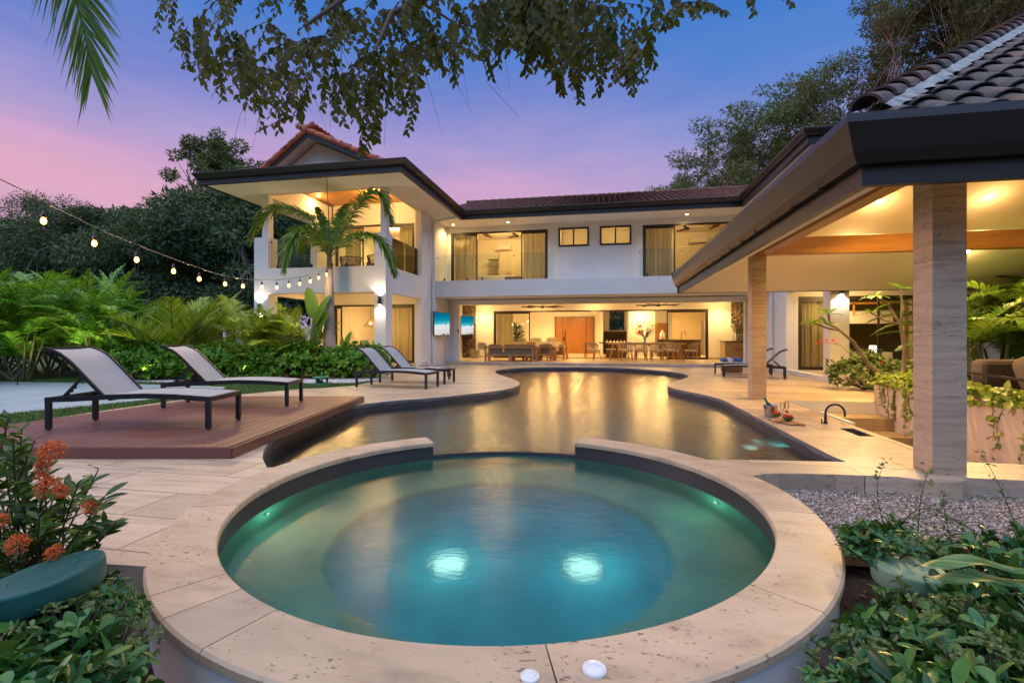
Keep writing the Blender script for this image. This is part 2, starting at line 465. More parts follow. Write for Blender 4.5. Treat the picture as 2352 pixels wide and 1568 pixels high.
# water
def water(name, tint, rough, grough, scale, st, boost=1.0):
    t = NT(name)
    v = t.tc((1,1.6,1), R(-10.9)); n1 = t.noise(scale, 2, .5, v); n2 = t.noise(scale*3.6, 3, .65, v)
    h = t.math('ADD', n1, t.math('MULTIPLY', n2, .45)); nm = t.bump(h, st, .02)
    rf = t.n('ShaderNodeBsdfRefraction'); t.i(rf,'Color',tint); rf.inputs['IOR'].default_value = 1.33; rf.inputs['Roughness'].default_value = rough; t.i(rf,'Normal',nm)
    gl = t.n('ShaderNodeBsdfGlossy'); gl.inputs['Roughness'].default_value = grough; t.i(gl,'Normal',nm)
    f = t.n('ShaderNodeFresnel'); f.inputs[0].default_value = 1.33
    m = t.n('ShaderNodeMixShader'); t.t.links.new(t.math('MINIMUM', t.math('MULTIPLY', f.outputs[0], boost), .97), m.inputs[0]); t.t.links.new(rf.outputs[0], m.inputs[1]); t.t.links.new(gl.outputs[0], m.inputs[2])
    M[name] = t.surf(m.outputs[0])
water('spa_water', (.66,.93,.90), .25, .15, 7, .30, 1.6)
water('pool_water', (.60,.86,.82), .10, .16, 6, .40, 1.8)
# emitters
def emit(name, c, s):
    t = NT(name); e = t.n('ShaderNodeEmission'); t.i(e,'Color',c); e.inputs[1].default_value = s; M[name] = t.surf(e.outputs[0])
emit('lamp_warm', (1,.78,.42), 30); emit('bulb_glow', (1,.48,.10), 8); emit('pool_lamp', (.6,1,.9), 1.15); emit('pool_lamp_warm', (1,.95,.7), 60)
emit('sconce_glow', (1,.85,.6), 25); emit('pendant_glow', (1,.7,.3), 12); emit('lamp_soft', (1,.8,.5), 3)
# TV picture: sea to sand, from above
t = NT('beach_screen'); sx = t.n('ShaderNodeSeparateXYZ'); t.t.links.new(t.tc(), sx.inputs[0]); n = t.noise(4, 5, .6)
h = t.math('ADD', sx.outputs['Z'], t.math('ADD', t.math('MULTIPLY', n, .12), t.math('MULTIPLY', sx.outputs['X'], -.06)))
c = t.ramp(h, [(.0,(.62,.60,.58)),(.44,(.78,.78,.80)),(.52,(.6,.8,.85)),(.58,(.05,.5,.6)),(.75,(.0,.24,.36)),(1,(.0,.14,.24))])
e = t.n('ShaderNodeEmission'); t.i(e,'Color',c); e.inputs[1].default_value = .75; M['beach_screen'] = t.surf(e.outputs[0])
# foliage
def leaf(name, stops, rough=.45, trans=.35, spec=.5, clump=1.2):
    t = NT(name); gi = t.n('ShaderNodeNewGeometry'); n = t.noise(clump, 3, .5)
    f = t.math('ADD', t.math('MULTIPLY', gi.outputs['Random Per Island'], .6), t.math('MULTIPLY', n, .4))
    c = t.ramp(f, stops)
    p = t.n('ShaderNodeBsdfPrincipled'); t.i(p,'Base Color',c); t.i(p,'Roughness',rough); t.i(p,'Specular IOR Level',spec)
    tr = t.n('ShaderNodeBsdfTranslucent'); t.i(tr,'Color', t.mix(.5, c, (.16,.22,.02)))
    m = t.n('ShaderNodeMixShader'); m.inputs[0].default_value = trans
    t.t.links.new(p.outputs[0], m.inputs[1]); t.t.links.new(tr.outputs[0], m.inputs[2]); M[name] = t.surf(m.outputs[0])
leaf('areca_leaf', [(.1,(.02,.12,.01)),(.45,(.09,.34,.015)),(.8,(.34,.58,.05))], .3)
leaf('areca_lit', [(.1,(.10,.22,.012)),(.45,(.30,.46,.025)),(.85,(.58,.62,.08))], .3)  # brighter copy of the areca leaf, lamplight put into its colour
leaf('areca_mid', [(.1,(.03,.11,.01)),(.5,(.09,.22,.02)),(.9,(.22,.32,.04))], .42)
leaf('palm_leaf', [(.1,(.04,.12,.015)),(.5,(.12,.26,.025)),(.9,(.30,.42,.06))], .4)
leaf('hedge_leaf', [(.1,(.025,.13,.008)),(.5,(.09,.30,.015)),(.9,(.30,.5,.04))], .36)
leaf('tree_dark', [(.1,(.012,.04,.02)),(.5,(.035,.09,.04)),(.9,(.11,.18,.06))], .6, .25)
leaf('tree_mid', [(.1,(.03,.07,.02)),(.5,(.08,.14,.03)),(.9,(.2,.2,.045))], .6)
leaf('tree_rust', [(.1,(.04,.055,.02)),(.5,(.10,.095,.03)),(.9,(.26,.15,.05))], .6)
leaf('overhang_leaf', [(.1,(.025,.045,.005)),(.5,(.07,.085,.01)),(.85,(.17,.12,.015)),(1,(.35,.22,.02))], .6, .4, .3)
leaf('ground_leaf', [(.1,(.012,.06,.016)),(.45,(.03,.13,.03)),(.70,(.08,.23,.04)),(.82,(.24,.32,.07)),(.95,(.55,.48,.20))], .26, .2)
leaf('ixora_leaf', [(.1,(.02,.08,.012)),(.5,(.045,.13,.018)),(.95,(.16,.28,.03))], .32, .3)
leaf('pothos_leaf', [(.1,(.12,.25,.02)),(.5,(.32,.42,.04)),(.9,(.55,.6,.12))], .35, .3)
leaf('banana_leaf', [(.1,(.05,.16,.015)),(.6,(.13,.28,.03)),(1,(.22,.38,.05))], .4, .45)
leaf('shrub_leaf', [(.1,(.05,.10,.03)),(.5,(.12,.2,.05)),(.9,(.25,.32,.12))], .5)
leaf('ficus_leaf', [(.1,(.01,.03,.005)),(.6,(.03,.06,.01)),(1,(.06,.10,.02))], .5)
leaf('litter', [(.1,(.05,.025,.012)),(.5,(.13,.07,.035)),(.9,(.32,.2,.10))], .8, .05)
t = NT('striped_leaf'); n = t.noise(1.0, 3, .5, t.tc((3,55,40), R(20)))
M['striped_leaf'] = t.pbr(t.ramp(n, [(.35,(.03,.10,.02)),(.5,(.07,.17,.03)),(.6,(.2,.26,.08)),(.7,(.06,.15,.03))]), .4)
# ================================================================ SETTING
SC = (-.80, 3.675)                       # spa centre
R_IN, R_OUT = 1.90, 2.21
ZW_SPA, ZW_POOL = -.19, -.15
# pool rim, anticlockwise-ish from the spa's left shoulder round the far end to the bar corner
pool_px = [(613,1073),(603,1052),(606,1030),(630,1003),(668,980),(730,955),(780,940),(820.5,930),(899,920),(984,914.5),(1068.5,905.8),(1130,899),(1165,893.5),(1187,887.5),
 (1195,881),(1190,875),(1170,867.2),(1149,860.8),(1137,855.5),(1138.5,850.6),(1162,846.4),(1217,843),(1302,842),(1408,843.7),(1492.5,848.1),(1556,854.9),(1584,862),
 (1577,868),(1545,876),(1531,884),(1538,889.5),(1571,897),(1615,906),(1648,913.7),(1668,921.4),(1703,940.1),(1747,963.2),(1791,985.2),(1835,1008.3),(1879,1030.3),(1912,1047.9),(1945,1060.3),(1802,1057),(1655,1055)]
P0 = XY(*pool_px)
POOL = P0[:2]+smooth_poly(P0[1:42], 1, False)[1:-1]+P0[41:]
spa_disc = circle(SC, R_OUT, 128)
spa_in = circle(SC, R_IN, 128)
PIT = [(3.25,5.35),(4.85,5.35),(4.85,9.86),(3.25,9.86)]
SINK = [(3.0,6.5),(3.17,6.5),(3.17,7.02),(3.0,7.02)]
deck = XY((335,1300),(-150,1270),(-200,1003),(0,979),(200,948),(414,918),(558,905),(700,892),(734,891.4),(814,885),(849,877.7),(871,873),(878,861.8))
deck += [(-7.12,14.05),(-7.12,20.4),(6.35,20.4),(6.35,13.86)]
deck += XY((1911,879),(1960,886),(2013,898))+[(5.0,9.95),(5.0,5.35),(12.0,5.35),(12.0,4.78),(2.95,4.76),(2.98,4.70),(2.9,4.62),(2.7,4.57)]+XY((2060,1094),(1919,1089),(1840,1087),(1790,1086.5),(1760,1088),(1725,1092))
deck_mb = region(deck, [POOL, circle(SC, R_OUT-.02, 96), PIT, SINK], 0)
for i in range(len(deck)):
    a_, b_ = deck[i], deck[(i+1)%len(deck)]
    if math.hypot((a_[0]+b_[0])/2-SC[0], (a_[1]+b_[1])/2-SC[1]) > R_OUT: wall_strip(deck_mb, [a_,b_], -.5, 0, False)
tag(deck_mb.build('pool_deck', M['deck_stone']), kind='structure')
# ground
FB = [(12,-9),(12,5.3),(3,5.3),(-.8,4.4)]+XY((335,1300),(-150,1270))+[(-12,.3),(-12,-9)]
path_px = XY((-320,872),(0,874.5),(300,880),(440,884),(520,887),(505,896),(420,908),(340,917),(150,936),(0,950),(-300,985))
tag(region([(-140,-60),(140,-60),(140,160),(-140,160)], [deck, FB], -.03).build('lawn', M['lawn_ground']), kind='structure')
tag(region([(-12.5,-9.5),(12.5,-9.5),(12.5,5.0),(-12.5,5.0)], [deck, circle(SC, R_OUT-.05, 64)], -.36).build('soil_bed', M['soil']), kind='structure')
path_mb = MB(); path_mb.prism(path_px, -.06, -.012)
tag(path_mb.build('garden_path', M['path_stone']), kind='structure')
peb = XY((262,868),(420,872),(700,871),(745,869),(860,866),(884,869),(872,872),(812,879),(730,880),(640,880),(420,878),(270,876))
tag(region(peb, [], -.02).build('pebble_strip', M['gravel_bed']), kind='structure')
bed2 = XY((1911,879),(1960,886),(2013,898))+[(5.0,9.95),(7.5,9.95),(7.5,13.8),(6.2,13.86)]
tag(region(bed2, [], -.012).build('shrub_bed', M['soil']), kind='structure')
bed3 = XY((255,868),(420,871),(700,870),(745,868),(884,866))+[(-7.15,14.0),(-11.0,14.0),(-16,12.5)]
tag(region(bed3, [], -.015).build('hedge_bed', M['soil']), kind='structure')
grav = XY((1748,1094),(1800,1092),(1950,1095),(2080,1098))+[(3.2,4.72),(9,4.75)]+[(9,3.3)]+XY((2352,1262),(2100,1252),(1900,1240),(1870,1190),(1815,1140))
grav = [(x,y) for x, y in grav]
grav_z = [G(1748,1094,-.16), G(1950,1097,-.16)]
GR = [(.95,4.9),(3.0,4.9),(9.5,4.9),(9.5,3.2)]+[tuple(G(*p, -.14)[:2]) for p in ((2352,1262),(2100,1250),(1915,1240))]+[(1.0,2.6)]
tag(region(GR, [deck, circle(SC, R_OUT-.02, 64)], -.15).build('gravel_bed', M['gravel_bed']), kind='structure')
e0 = G(1905,1243,-.14); e1 = G(2400,1265,-.14)
mb = MB(); mb.bar((e0.x-.1,e0.y-.02,-.2), (e1.x+.6,e1.y-.02,-.2), .035, .15)
tag(mb.build('timber_edging', M['board_wood']), 'brown timber board edging the gravel beside the leafy ground cover', 'garden edging')

# stones scattered as one mesh each
def stones(name, poly, n, z, r0, r1, mat, extra=None):
    xs = [p[0] for p in poly]; ys = [p[1] for p in poly]; pts = []
    while len(pts) < n:
        x = random.uniform(min(xs), max(xs)); y = random.uniform(min(ys), max(ys))
        if pip(x, y, poly) and (extra is None or extra(x, y)): pts.append((x,y))
    o = np.array([(1,0,0),(-1,0,0),(0,1,0),(0,-1,0),(0,0,1),(0,0,-1)], float)
    F = np.array([(0,2,4),(2,1,4),(1,3,4),(3,0,4),(2,0,5),(1,2,5),(3,1,5),(0,3,5)])
    P = np.array(pts); m = len(P)
    s = rng.uniform(r0, r1, (m,1,1))*rng.uniform(.55,1.25,(m,1,3)); s[...,2] *= .7
    V = o[None]*s+rng.normal(0,.12,(m,6,3))*s
    a = rng.uniform(0,6.28,m); b = rng.normal(0,.5,m); c_, s_ = np.cos(a), np.sin(a); cb, sb = np.cos(b), np.sin(b)
    V2 = V.copy(); V2[...,1] = V[...,1]*cb[:,None]-V[...,2]*sb[:,None]; V2[...,2] = V[...,1]*sb[:,None]+V[...,2]*cb[:,None]; V = V2
    X = V[...,0]*c_[:,None]-V[...,1]*s_[:,None]; Y = V[...,0]*s_[:,None]+V[...,1]*c_[:,None]
    Z = V[...,2]+z+rng.uniform(0,r1*.9,(m,1))
    W = np.stack([X+P[:,0:1], Y+P[:,1:2], Z], -1)
    return np_obj(name, W, (F[None]+np.arange(m)[:,None,None]*6).reshape(-1,3), mat, smooth=False)
okg = lambda x, y: (not pip(x, y, deck)) and math.hypot(x-SC[0], y-SC[1]) > R_OUT-.03 and math.hypot(x, y) < 8.2
tag(stones('gravel', GR, 46000, -.15, .006, .014, M['pebble'], okg), 'pale crushed gravel beside the raised spa rim', 'gravel', kind='stuff')
tag(stones('white_pebbles', peb, 9000, -.015, .014, .03, M['white_pebble']), 'white pebbles in a strip along the hedge', 'pebbles', kind='stuff')

# grass
def blades(name, polys, n, h, mat, z=-.03):
    pts = []
    areas = []
    for poly in polys:
        a = abs(sum(poly[i][0]*poly[(i+1)%len(poly)][1]-poly[(i+1)%len(poly)][0]*poly[i][1] for i in range(len(poly))))/2
        areas.append(a)
    for poly, a in zip(polys, areas):
        xs = [p[0] for p in poly]; ys = [p[1] for p in poly]; k = int(n*a/sum(areas))
        while k > 0:
            x = random.uniform(min(xs), max(xs)); y = random.uniform(min(ys), max(ys))
            if pip(x, y, poly): pts.append((x,y)); k -= 1
    P = np.array(pts); m = len(P); a = rng.uniform(0,6.28,m); hh = h*rng.uniform(.5,1.2,m); w = .007*rng.uniform(.7,1.5,m)
    l = rng.normal(0,.35,(m,2))*hh[:,None]
    z0 = np.full(m, z)
    A = np.stack([P[:,0]-np.cos(a)*w, P[:,1]-np.sin(a)*w, z0],-1); B = np.stack([P[:,0]+np.cos(a)*w, P[:,1]+np.sin(a)*w, z0],-1)
    C = np.stack([P[:,0]+l[:,0], P[:,1]+l[:,1], z0+hh],-1)
    V = np.stack([A,B,C],1).reshape(-1,3); F = np.arange(3*m).reshape(-1,3)
    return np_obj(name, V, F, mat)
g1 = XY((-150,1000),(0,979),(414,918),(558,905),(700,892),(734,891.4),(814,885),(849,877.7),(850,874),(812,879),(730,880),(640,880),(540,881),(522,888),(505,896),(420,908),(340,917),(150,936),(0,950),(-150,966))
g2 = XY((-200,872.5),(0,873.5),(300,879),(420,879),(270,876),(262,868),(100,858),(-200,855))
g3 = XY((300,880),(540,887),(560,881),(420,878),(270,876))
tag(blades('grass', [g1,g2,g3], 110000, .05, M['grass_blade']), 'short green grass between the stone path and the deck', 'grass', kind='stuff')

# ---------------------------------------------------------------- pool basin
mb = MB()
for i in range(len(POOL)):
    a_, b_ = POOL[i], POOL[(i+1)%len(POOL)]; n_ = 24 if i > len(POOL)-4 else 1
    for j in range(n_):
        p_ = (a_[0]+(b_[0]-a_[0])*j/n_, a_[1]+(b_[1]-a_[1])*j/n_); q_ = (a_[0]+(b_[0]-a_[0])*(j+1)/n_, a_[1]+(b_[1]-a_[1])*(j+1)/n_)
        if math.hypot((p_[0]+q_[0])/2-SC[0], (p_[1]+q_[1])/2-SC[1]) > R_OUT-.05: wall_strip(mb, [p_,q_], -1.45, 0, False)
wall_strip(mb, circle(SC, R_IN+.215, 128), -1.45, -.16)
pb = tag(mb.build('pool_wall', M['pool_tile']), kind='structure')
tag(region(POOL, [circle(SC, 2.1, 96)], -1.45).build('pool_floor', M['pool_floor']), kind='structure')
cop = smooth_poly(P0[1:42], 2, False)
gx = smooth_poly([(p[0],p[1]) for p in XY((600,1066),(590,1035),(598,1003))],1,False)
tag(region(POOL, [circle(SC, R_IN+.004, 128)], ZW_POOL).build('pool_water', M['pool_water']), kind='structure')
# ---------------------------------------------------------------- spa
wl = math.atan2(ATD(987,900,5.62).y-SC[1], ATD(987,900,5.62).x-SC[0])
wr = math.atan2(ATD(1330,900,5.62).y-SC[1], ATD(1330,900,5.62).x-SC[0])
spa = thing('spa', 'round raised stone spa with teal water at the near end of the pool', 'hot tub', (SC[0],SC[1],-.9))
def ring(mb, r0, r1, z0, z1, a0, a1, n=96, full=False):
    k = n+1; L = []
    for i in range(k):
        a = a0+(a1-a0)*i/n; c, s = math.cos(a), math.sin(a)
        L.append([(r0*c,r0*s,z0),(r1*c,r1*s,z0),(r1*c,r1*s,z1),(r0*c,r0*s,z1)])
    vs = [p for q in L for p in q]; fs = []
    for i in range(n):
        for j in range(4): fs.append((4*i+j, 4*i+(j+1)%4, 4*i+4+(j+1)%4, 4*i+4+j))
    if not full: fs += [(0,3,2,1),(4*n,4*n+1,4*n+2,4*n+3)]
    return mb.add(vs, fs)
zo = .9
A0 = wl; A1 = wr+2*math.pi
# coping slabs: separate stones with fine joints, slightly eased edge
joints = [A0, A0+.62, A0+1.30, A0+2.02, 3.60+.50, 4.38, 5.02, 5.62, 6.25, 6.80, A1]
joints = sorted([a for a in joints if A0 <= a <= A1])
mb = MB()
for i in range(len(joints)-1):
    a0, a1 = joints[i]+.0016, joints[i+1]-.0016
    n = max(6, int((a1-a0)*30)); prof = [(R_IN-.02,-.045),(R_IN-.02,-.01),(R_IN-.012,.001),(R_OUT-.012,.001),(R_OUT,-.011),(R_OUT,-.045)]
    vs = []
    for k in range(n+1):
        a = a0+(a1-a0)*k/n
        vs += [(r*math.cos(a), r*math.sin(a), z+zo) for r, z in prof]
    q = len(prof); fs = [(k*q+j, k*q+(j+1)%q, (k+1)*q+(j+1)%q, (k+1)*q+j) for k in range(n) for j in range(q)]
    fs += [tuple(range(q))[::-1], tuple(n*q+j for j in range(q))]
    mb.add(vs, fs)
mb.build('coping', M['coping_stone'], spa)
mb = MB(); ring(mb, R_IN, R_IN+.02, -.64+zo, -.05+zo, A0, A1, 128); mb.build('inner_wall', M['spa_wall_tile'], spa)
mb = MB(); ring(mb, R_IN+.02, R_OUT-.025, -.9+zo, -.05+zo, A0, A1, 128); mb.build('outer_wall', M['stucco'], spa)
mb = MB(); ring(mb, R_IN, R_IN+.21, -1.4+zo, -.158+zo, A1-2*math.pi-.02, A0+.02, 32); mb.build('spillway', M['pool_tile'], spa)
R_WELL = 1.28
mb = MB(); ring(mb, R_WELL, R_IN+.01, -.72+zo, -.62+zo, 0, 2*math.pi, 96, True); mb.build('bench', M['spa_plaster'], spa)
mb = MB(); mb.lathe([(R_IN-.001,-.62),(R_IN-.001,-.2)], (0,0,zo), 128); mb.build('tile_band', M['spa_plaster'], spa)
mb = MB(); mb.lathe([(R_WELL+.003,-.66),(R_WELL+.003,-1.12),(R_WELL-.06,-1.16),(0,-1.17)], (0,0,zo), 96); mb.build('well', M['spa_plaster_deep'], spa)
mb = MB(); mb.add([(x,y,ZW_SPA) for x,y in circle(SC, R_IN-.001, 128)], [tuple(range(128))])
tag(mb.build('spa_water', M['spa_water']), kind='structure')
def refr(px, py, z, zw):
    # where a sight line meets a depth z under still water whose surface lies at zw
    s = G(px, py, zw); d = ray(px, py).normalized(); h = math.hypot(d.x, d.y); sn = h/1.33; cs = math.sqrt(1-sn*sn); k = (zw-z)*sn/cs/h
    return Vector((s.x+d.x*k, s.y+d.y*k, z))
def pool_light(px, py, zz, nrm, label, r=.085, power=12, warm=False, c=(.22,.95,.85), apparent=None, name='underwater_light', off=.12):
    p = refr(px, py, zz, ZW_SPA if py > 1100 else ZW_POOL)
    return place_light(Vector((p.x,p.y,zz)), nrm, label, r, power, warm, c, name, off)
def place_light(p, nrm, label, r, power, warm, c, name='underwater_light', off=.12):
    t = thing(name, label, 'pool light', tuple(p), 0, 'lights under the water')
    nv = Vector(nrm).normalized(); Mx = nv.to_track_quat('Z','Y').to_matrix()
    a = MB(); a.lathe([(r*1.25,0),(r*1.25,.012),(r*1.02,.018)], (0,0,0), 20, True, Mx); a.build('trim_ring', M['steel'], t)
    a = MB(); a.lathe([(r,.006),(r*.7,.022),(0,.03)], (0,0,0), 20, True, Mx); a.build('lens', M['pool_lamp_warm' if warm else 'pool_lamp'], t)
    L = bpy.data.lights.new('lamp','POINT'); L.energy = power; L.color = c; L.shadow_soft_size = .05
    o = bpy.data.objects.new('lamp', L); col.objects.link(o); o.parent = t; o.location = nv*off; o.visible_transmission = False
    return t
pool_light(1031,1294,-1.16,(0,0,1),'left of the two round lights glowing on the spa floor', .135, 2.6, apparent=-.62)
pool_light(1338,1302,-1.16,(0,0,1),'right of the two round lights glowing on the spa floor', .135, 2.6, apparent=-.62)
for px, py, lab in ((665,1170,'small round light on the left spa wall just under the water'),(1600,1147,'small round light on the right spa wall just under the water')):
    p = G(px, py, ZW_SPA); a = math.atan2(p.y-SC[1], p.x-SC[0]); rr = R_IN-.004
    place_light(Vector((SC[0]+rr*math.cos(a), SC[1]+rr*math.sin(a), ZW_SPA-.11)), (-math.cos(a),-math.sin(a),0), lab, .028, 1.6, False, (.3,1,.7), 'underwater_light', .15)
pool_light(1725,1028,-.9,(0,0,1),'underwater light off the bar corner of the pool', .08, 12, apparent=-.7)
pool_light(1835,1047,-.9,(0,0,1),'underwater light closest to the pool corner by the gravel', .08, 14, apparent=-.7)
pool_light(1363,866,-.5,(0,0,1),'warm underwater light shining near the far end of the pool', .07, 5, True, (1,.9,.6), apparent=-.42)
p = G(1411,852,ZW_POOL); place_light(Vector((p.x,p.y-.1,-.33)), (0,-1,0.3), 'small bright underwater light on the far pool wall below the dining table', .07, 5, True, (1,.95,.75))
# submerged bar stools
zs = -.5
for i, (px, py) in enumerate(((1580,921),(1640,943),(1667,959),(1698,980),(1742,1001),(1780,1032))):
    p = refr(px, py, -.46, ZW_POOL)
    lab = ['farthest submerged stool along the pool bar, just past the stone pillar','second farthest submerged stool along the pool bar','third submerged stool along the bar, counted from the far end','fourth submerged stool along the bar, level with the fruit board','fifth submerged stool along the bar, past the fruit board','nearest submerged stool along the bar, by the underwater light'][i]
    if i == 0:
        st = thing('pool_stool', lab, 'stool', (p.x,p.y,-1.45), 0, 'stools under water along the swim-up bar')
        a = MB(); a.lathe([(0,.99),(.19,.99),(.21,.97),(.21,.93),(.19,.91),(0,.91)], n=24); a.build('seat', M['pool_tile'], st)
        a = MB(); a.lathe([(.14,0),(.11,.1),(.11,.91)], n=20); a.build('pedestal', M['pool_tile'], st)
    else: dup(st, (p.x,p.y,-1.45), 0, lab)

# ---------------------------------------------------------------- sunken bar
mb = MB()
mb.add([(3.25,5.35,-.85),(4.85,5.35,-.85),(4.85,9.86,-.85),(3.25,9.86,-.85)], [(0,1,2,3)])
tag(mb.build('bar_pit_floor', M['deck_stone']), kind='structure')
mb = MB(); wall_strip(mb, PIT, -.85, -.001)
tag(mb.build('bar_pit_wall', M['stucco']), kind='structure')
st = thing('stone_steps', 'three travertine steps going down into the sunken bar', 'steps', (3.95,9.86,-.85))
for i in range(3):
    z1 = .85-.21*(i+1)
    a = MB(); a.box(0,.9,-.55*(i+1),-.55*i-.002,0,z1); a.build('step', M['step_stone'], st, .006)
a = MB(); a.box(-.06,-.003,-1.2,-.002,0,.66); a.build('side_wall', M['stucco'], st)
# bar counter raised strip + edges
mb = MB(); mb.box(3.02,3.26,5.3,9.88,-.02,.006)
# split round the sink
mb = MB()
for (y0,y1) in ((5.37,6.49),(7.03,9.84)): mb.box(3.19,3.27,y0,y1,-.05,.004)
mb.box(3.19,3.27,6.49,7.03,-.05,.004)
tag(mb.build('counter_edge', M['counter_stone']), 'pale stone nosing along the back of the sunken bar counter', 'counter edge')
sk = thing('bar_sink', 'narrow steel sink sunk into the stone bar counter', 'sink', (3.0,6.5,-.2))
a = MB(); a.add([(0,0,0),(.17,0,0),(.17,.52,0),(0,.52,0),(0,0,.199),(.17,0,.199),(.17,.52,.199),(0,.52,.199)], [(0,1,2,3),(0,1,5,4),(1,2,6,5),(2,3,7,6),(3,0,4,7)])
a.build('basin', M['steel'], sk)
a = MB(); a.lathe([(0,.004),(.03,.006),(.035,.001)], (.085,.26,0), 16); a.build('drain', M['dark_metal'], sk)
fp = G(1896,972); fc = thing('faucet', 'black arched faucet on the stone bar counter', 'faucet', (fp.x,fp.y,0))
a = MB(); pts = [(0,0,0),(0,0,.13)]+[(.12-.12*math.cos(math.pi*k/12)+.0, 0, .14+.125*math.sin(math.pi*k/12)) for k in range(13)]+[(.24,0,.10)]
a.tube(pts, [.021,.015]+[.014]*13+[.013], 10); a.build('spout', M['black'], fc)
a = MB(); a.lathe([(.03,0),(.028,.012),(.02,.03)], n=16); a.build('base', M['black'], fc)
a = MB(); a.tube([(-.045,0,0),(-.045,0,.045)], .009, 8); a.tube([(-.045,0,.045),(-.06,0,.07)], .005, 6); a.build('handle', M['black'], fc)

# ---------------------------------------------------------------- ice bucket, glasses, fruit
bp = G(1770,957); bk = thing('ice_bucket', 'brushed steel ice bucket standing on the bar edge', 'ice bucket', (bp.x,bp.y,0))
a = MB(); a.lathe([(0,0),(.075,0),(.085,.015),(.1,.17),(.106,.178),(.1,.18),(.093,.172),(.08,.02),(0,.015)], n=32); a.build('pail', M['steel'], bk)
a = MB(); a.lathe([(0,.14),(.094,.15)], n=24); 
for i in range(14):
    q = random.uniform(0,6.28); r = random.uniform(0,.07); a.cbox((r*math.cos(q), r*math.sin(q), .15), .03,.03,.03, Matrix.Rotation(q,3,'X') @ Matrix.Rotation(q*2,3,'Z'))
a.build('ice', M['clear_glass'], bk)
Mb = Matrix.Rotation(R(-28),3,'Y') @ Matrix.Rotation(R(8),3,'X')
bt = thing('champagne_bottle', 'dark green bottle with blue foil neck leaning in the ice bucket', 'bottle', (bp.x+.04,bp.y,.03))
a = MB(); a.lathe([(0,0),(.042,0),(.044,.02),(.044,.15),(.03,.19),(.0165,.215)], n=20, M=Mb); a.build('body', M['bottle_glass'], bt)
a = MB(); a.lathe([(.0175,.205),(.0165,.27),(.019,.275),(.019,.295),(0,.30)], n=16, M=Mb); a.build('foil_neck', M['foil_blue'], bt)
for k, (px, py, lab) in enumerate(((1797,953,'left of the two champagne flutes behind the fruit'),(1807,951,'right of the two champagne flutes behind the fruit'))):
    p = G(px, py)
    if k == 0:
        fl = thing('champagne_flute', lab, 'glass', (p.x,p.y,0), 0, 'flutes on the bar')
        a = MB(); a.lathe([(.026,.09),(.03,.14),(.024,.20)], n=18); a.build('bowl', M['clear_glass'], fl)
        a = MB(); a.lathe([(.03,0),(.028,.004),(.004,.01),(.004,.07),(.026,.09)], n=18); a.build('stem', M['clear_glass'], fl)
    else: dup(fl, (p.x,p.y,0), 0, lab)
c0 = G(1768,962); c1 = G(1852,981); bc = (c0+c1)/2; ang = math.atan2(c1.y-c0.y, c1.x-c0.x)
bd = thing('cutting_board', 'brown wooden serving board on the bar, under the fruit', 'cutting board', (bc.x,bc.y,.002), ang)
a = MB(); a.box(-.25,.2,-.11,.11,0,.018); a.build('board', M['board_wood'], bd, .004)
a = MB(); a.tube([(.2,0,.012),(.27,.0,.014),(.30,.01,.014)], [.012,.01,.011], 8); a.build('grip', M['board_wood'], bd)
def melon(name, x, y, s, lab, fl):
    m = thing(name, lab, 'fruit', (x,y,.021), fl, 'fruit on the serving board')
    a = MB(); vs = []; n = 16; k = 7
    for j in range(k+1):
        th = math.pi/2*j/k
        for i in range(n): vs.append((s*math.cos(th)*math.cos(6.2832*i/n)*1.1, s*math.cos(th)*math.sin(6.2832*i/n), s*.8-s*.8*math.sin(th)))
    a.add(vs, [(j*n+i, j*n+(i+1)%n, (j+1)*n+(i+1)%n, (j+1)*n+i) for j in range(k) for i in range(n)], True); a.build('rind', M['melon_rind'], m)
    a = MB()
    for i in range(5):
        u = -.8+.4*i
        hw = s*.95*math.sqrt(max(.05,1-u*u*.85))
        a.cbox((u*s*.9, -s*.1, s*.95), s*.26, hw*1.7, s*.75, Matrix.Rotation(R(18),3,'Y'))
    a.build('flesh', M['red_flesh'], m)
    return m
for px, py, s, lab in ((1783,958,.062,'cut watermelon half of red wedges, nearer the ice bucket'),(1810,966,.066,'cut watermelon half of red wedges, at the right of the board')):
    p = G(px, py, .02); melon('watermelon_half', p.x, p.y, s, lab, R(-25))
for px, py, lab in ((1782,968,'pale sliced fruit at the front of the board'),):
    p = G(px, py, .02); a = MB()
    for i in range(9): a.ball((p.x+random.uniform(-.05,.06), p.y+random.uniform(-.03,.03), .035+random.uniform(0,.012)), .02, 8, 6, (1.4,.8,.6))
    tag(a.build('sliced_fruit', M['shrimp']), lab, 'fruit')
p = G(1806,957,.02); a = MB()
for i in range(7): a.ball((p.x+random.uniform(-.02,.02), p.y+random.uniform(-.02,.02), .09+random.uniform(0,.02)), .011, 8, 6)
tag(a.build('cherries', M['berry']), 'small heap of red cherries behind the watermelon', 'fruit')

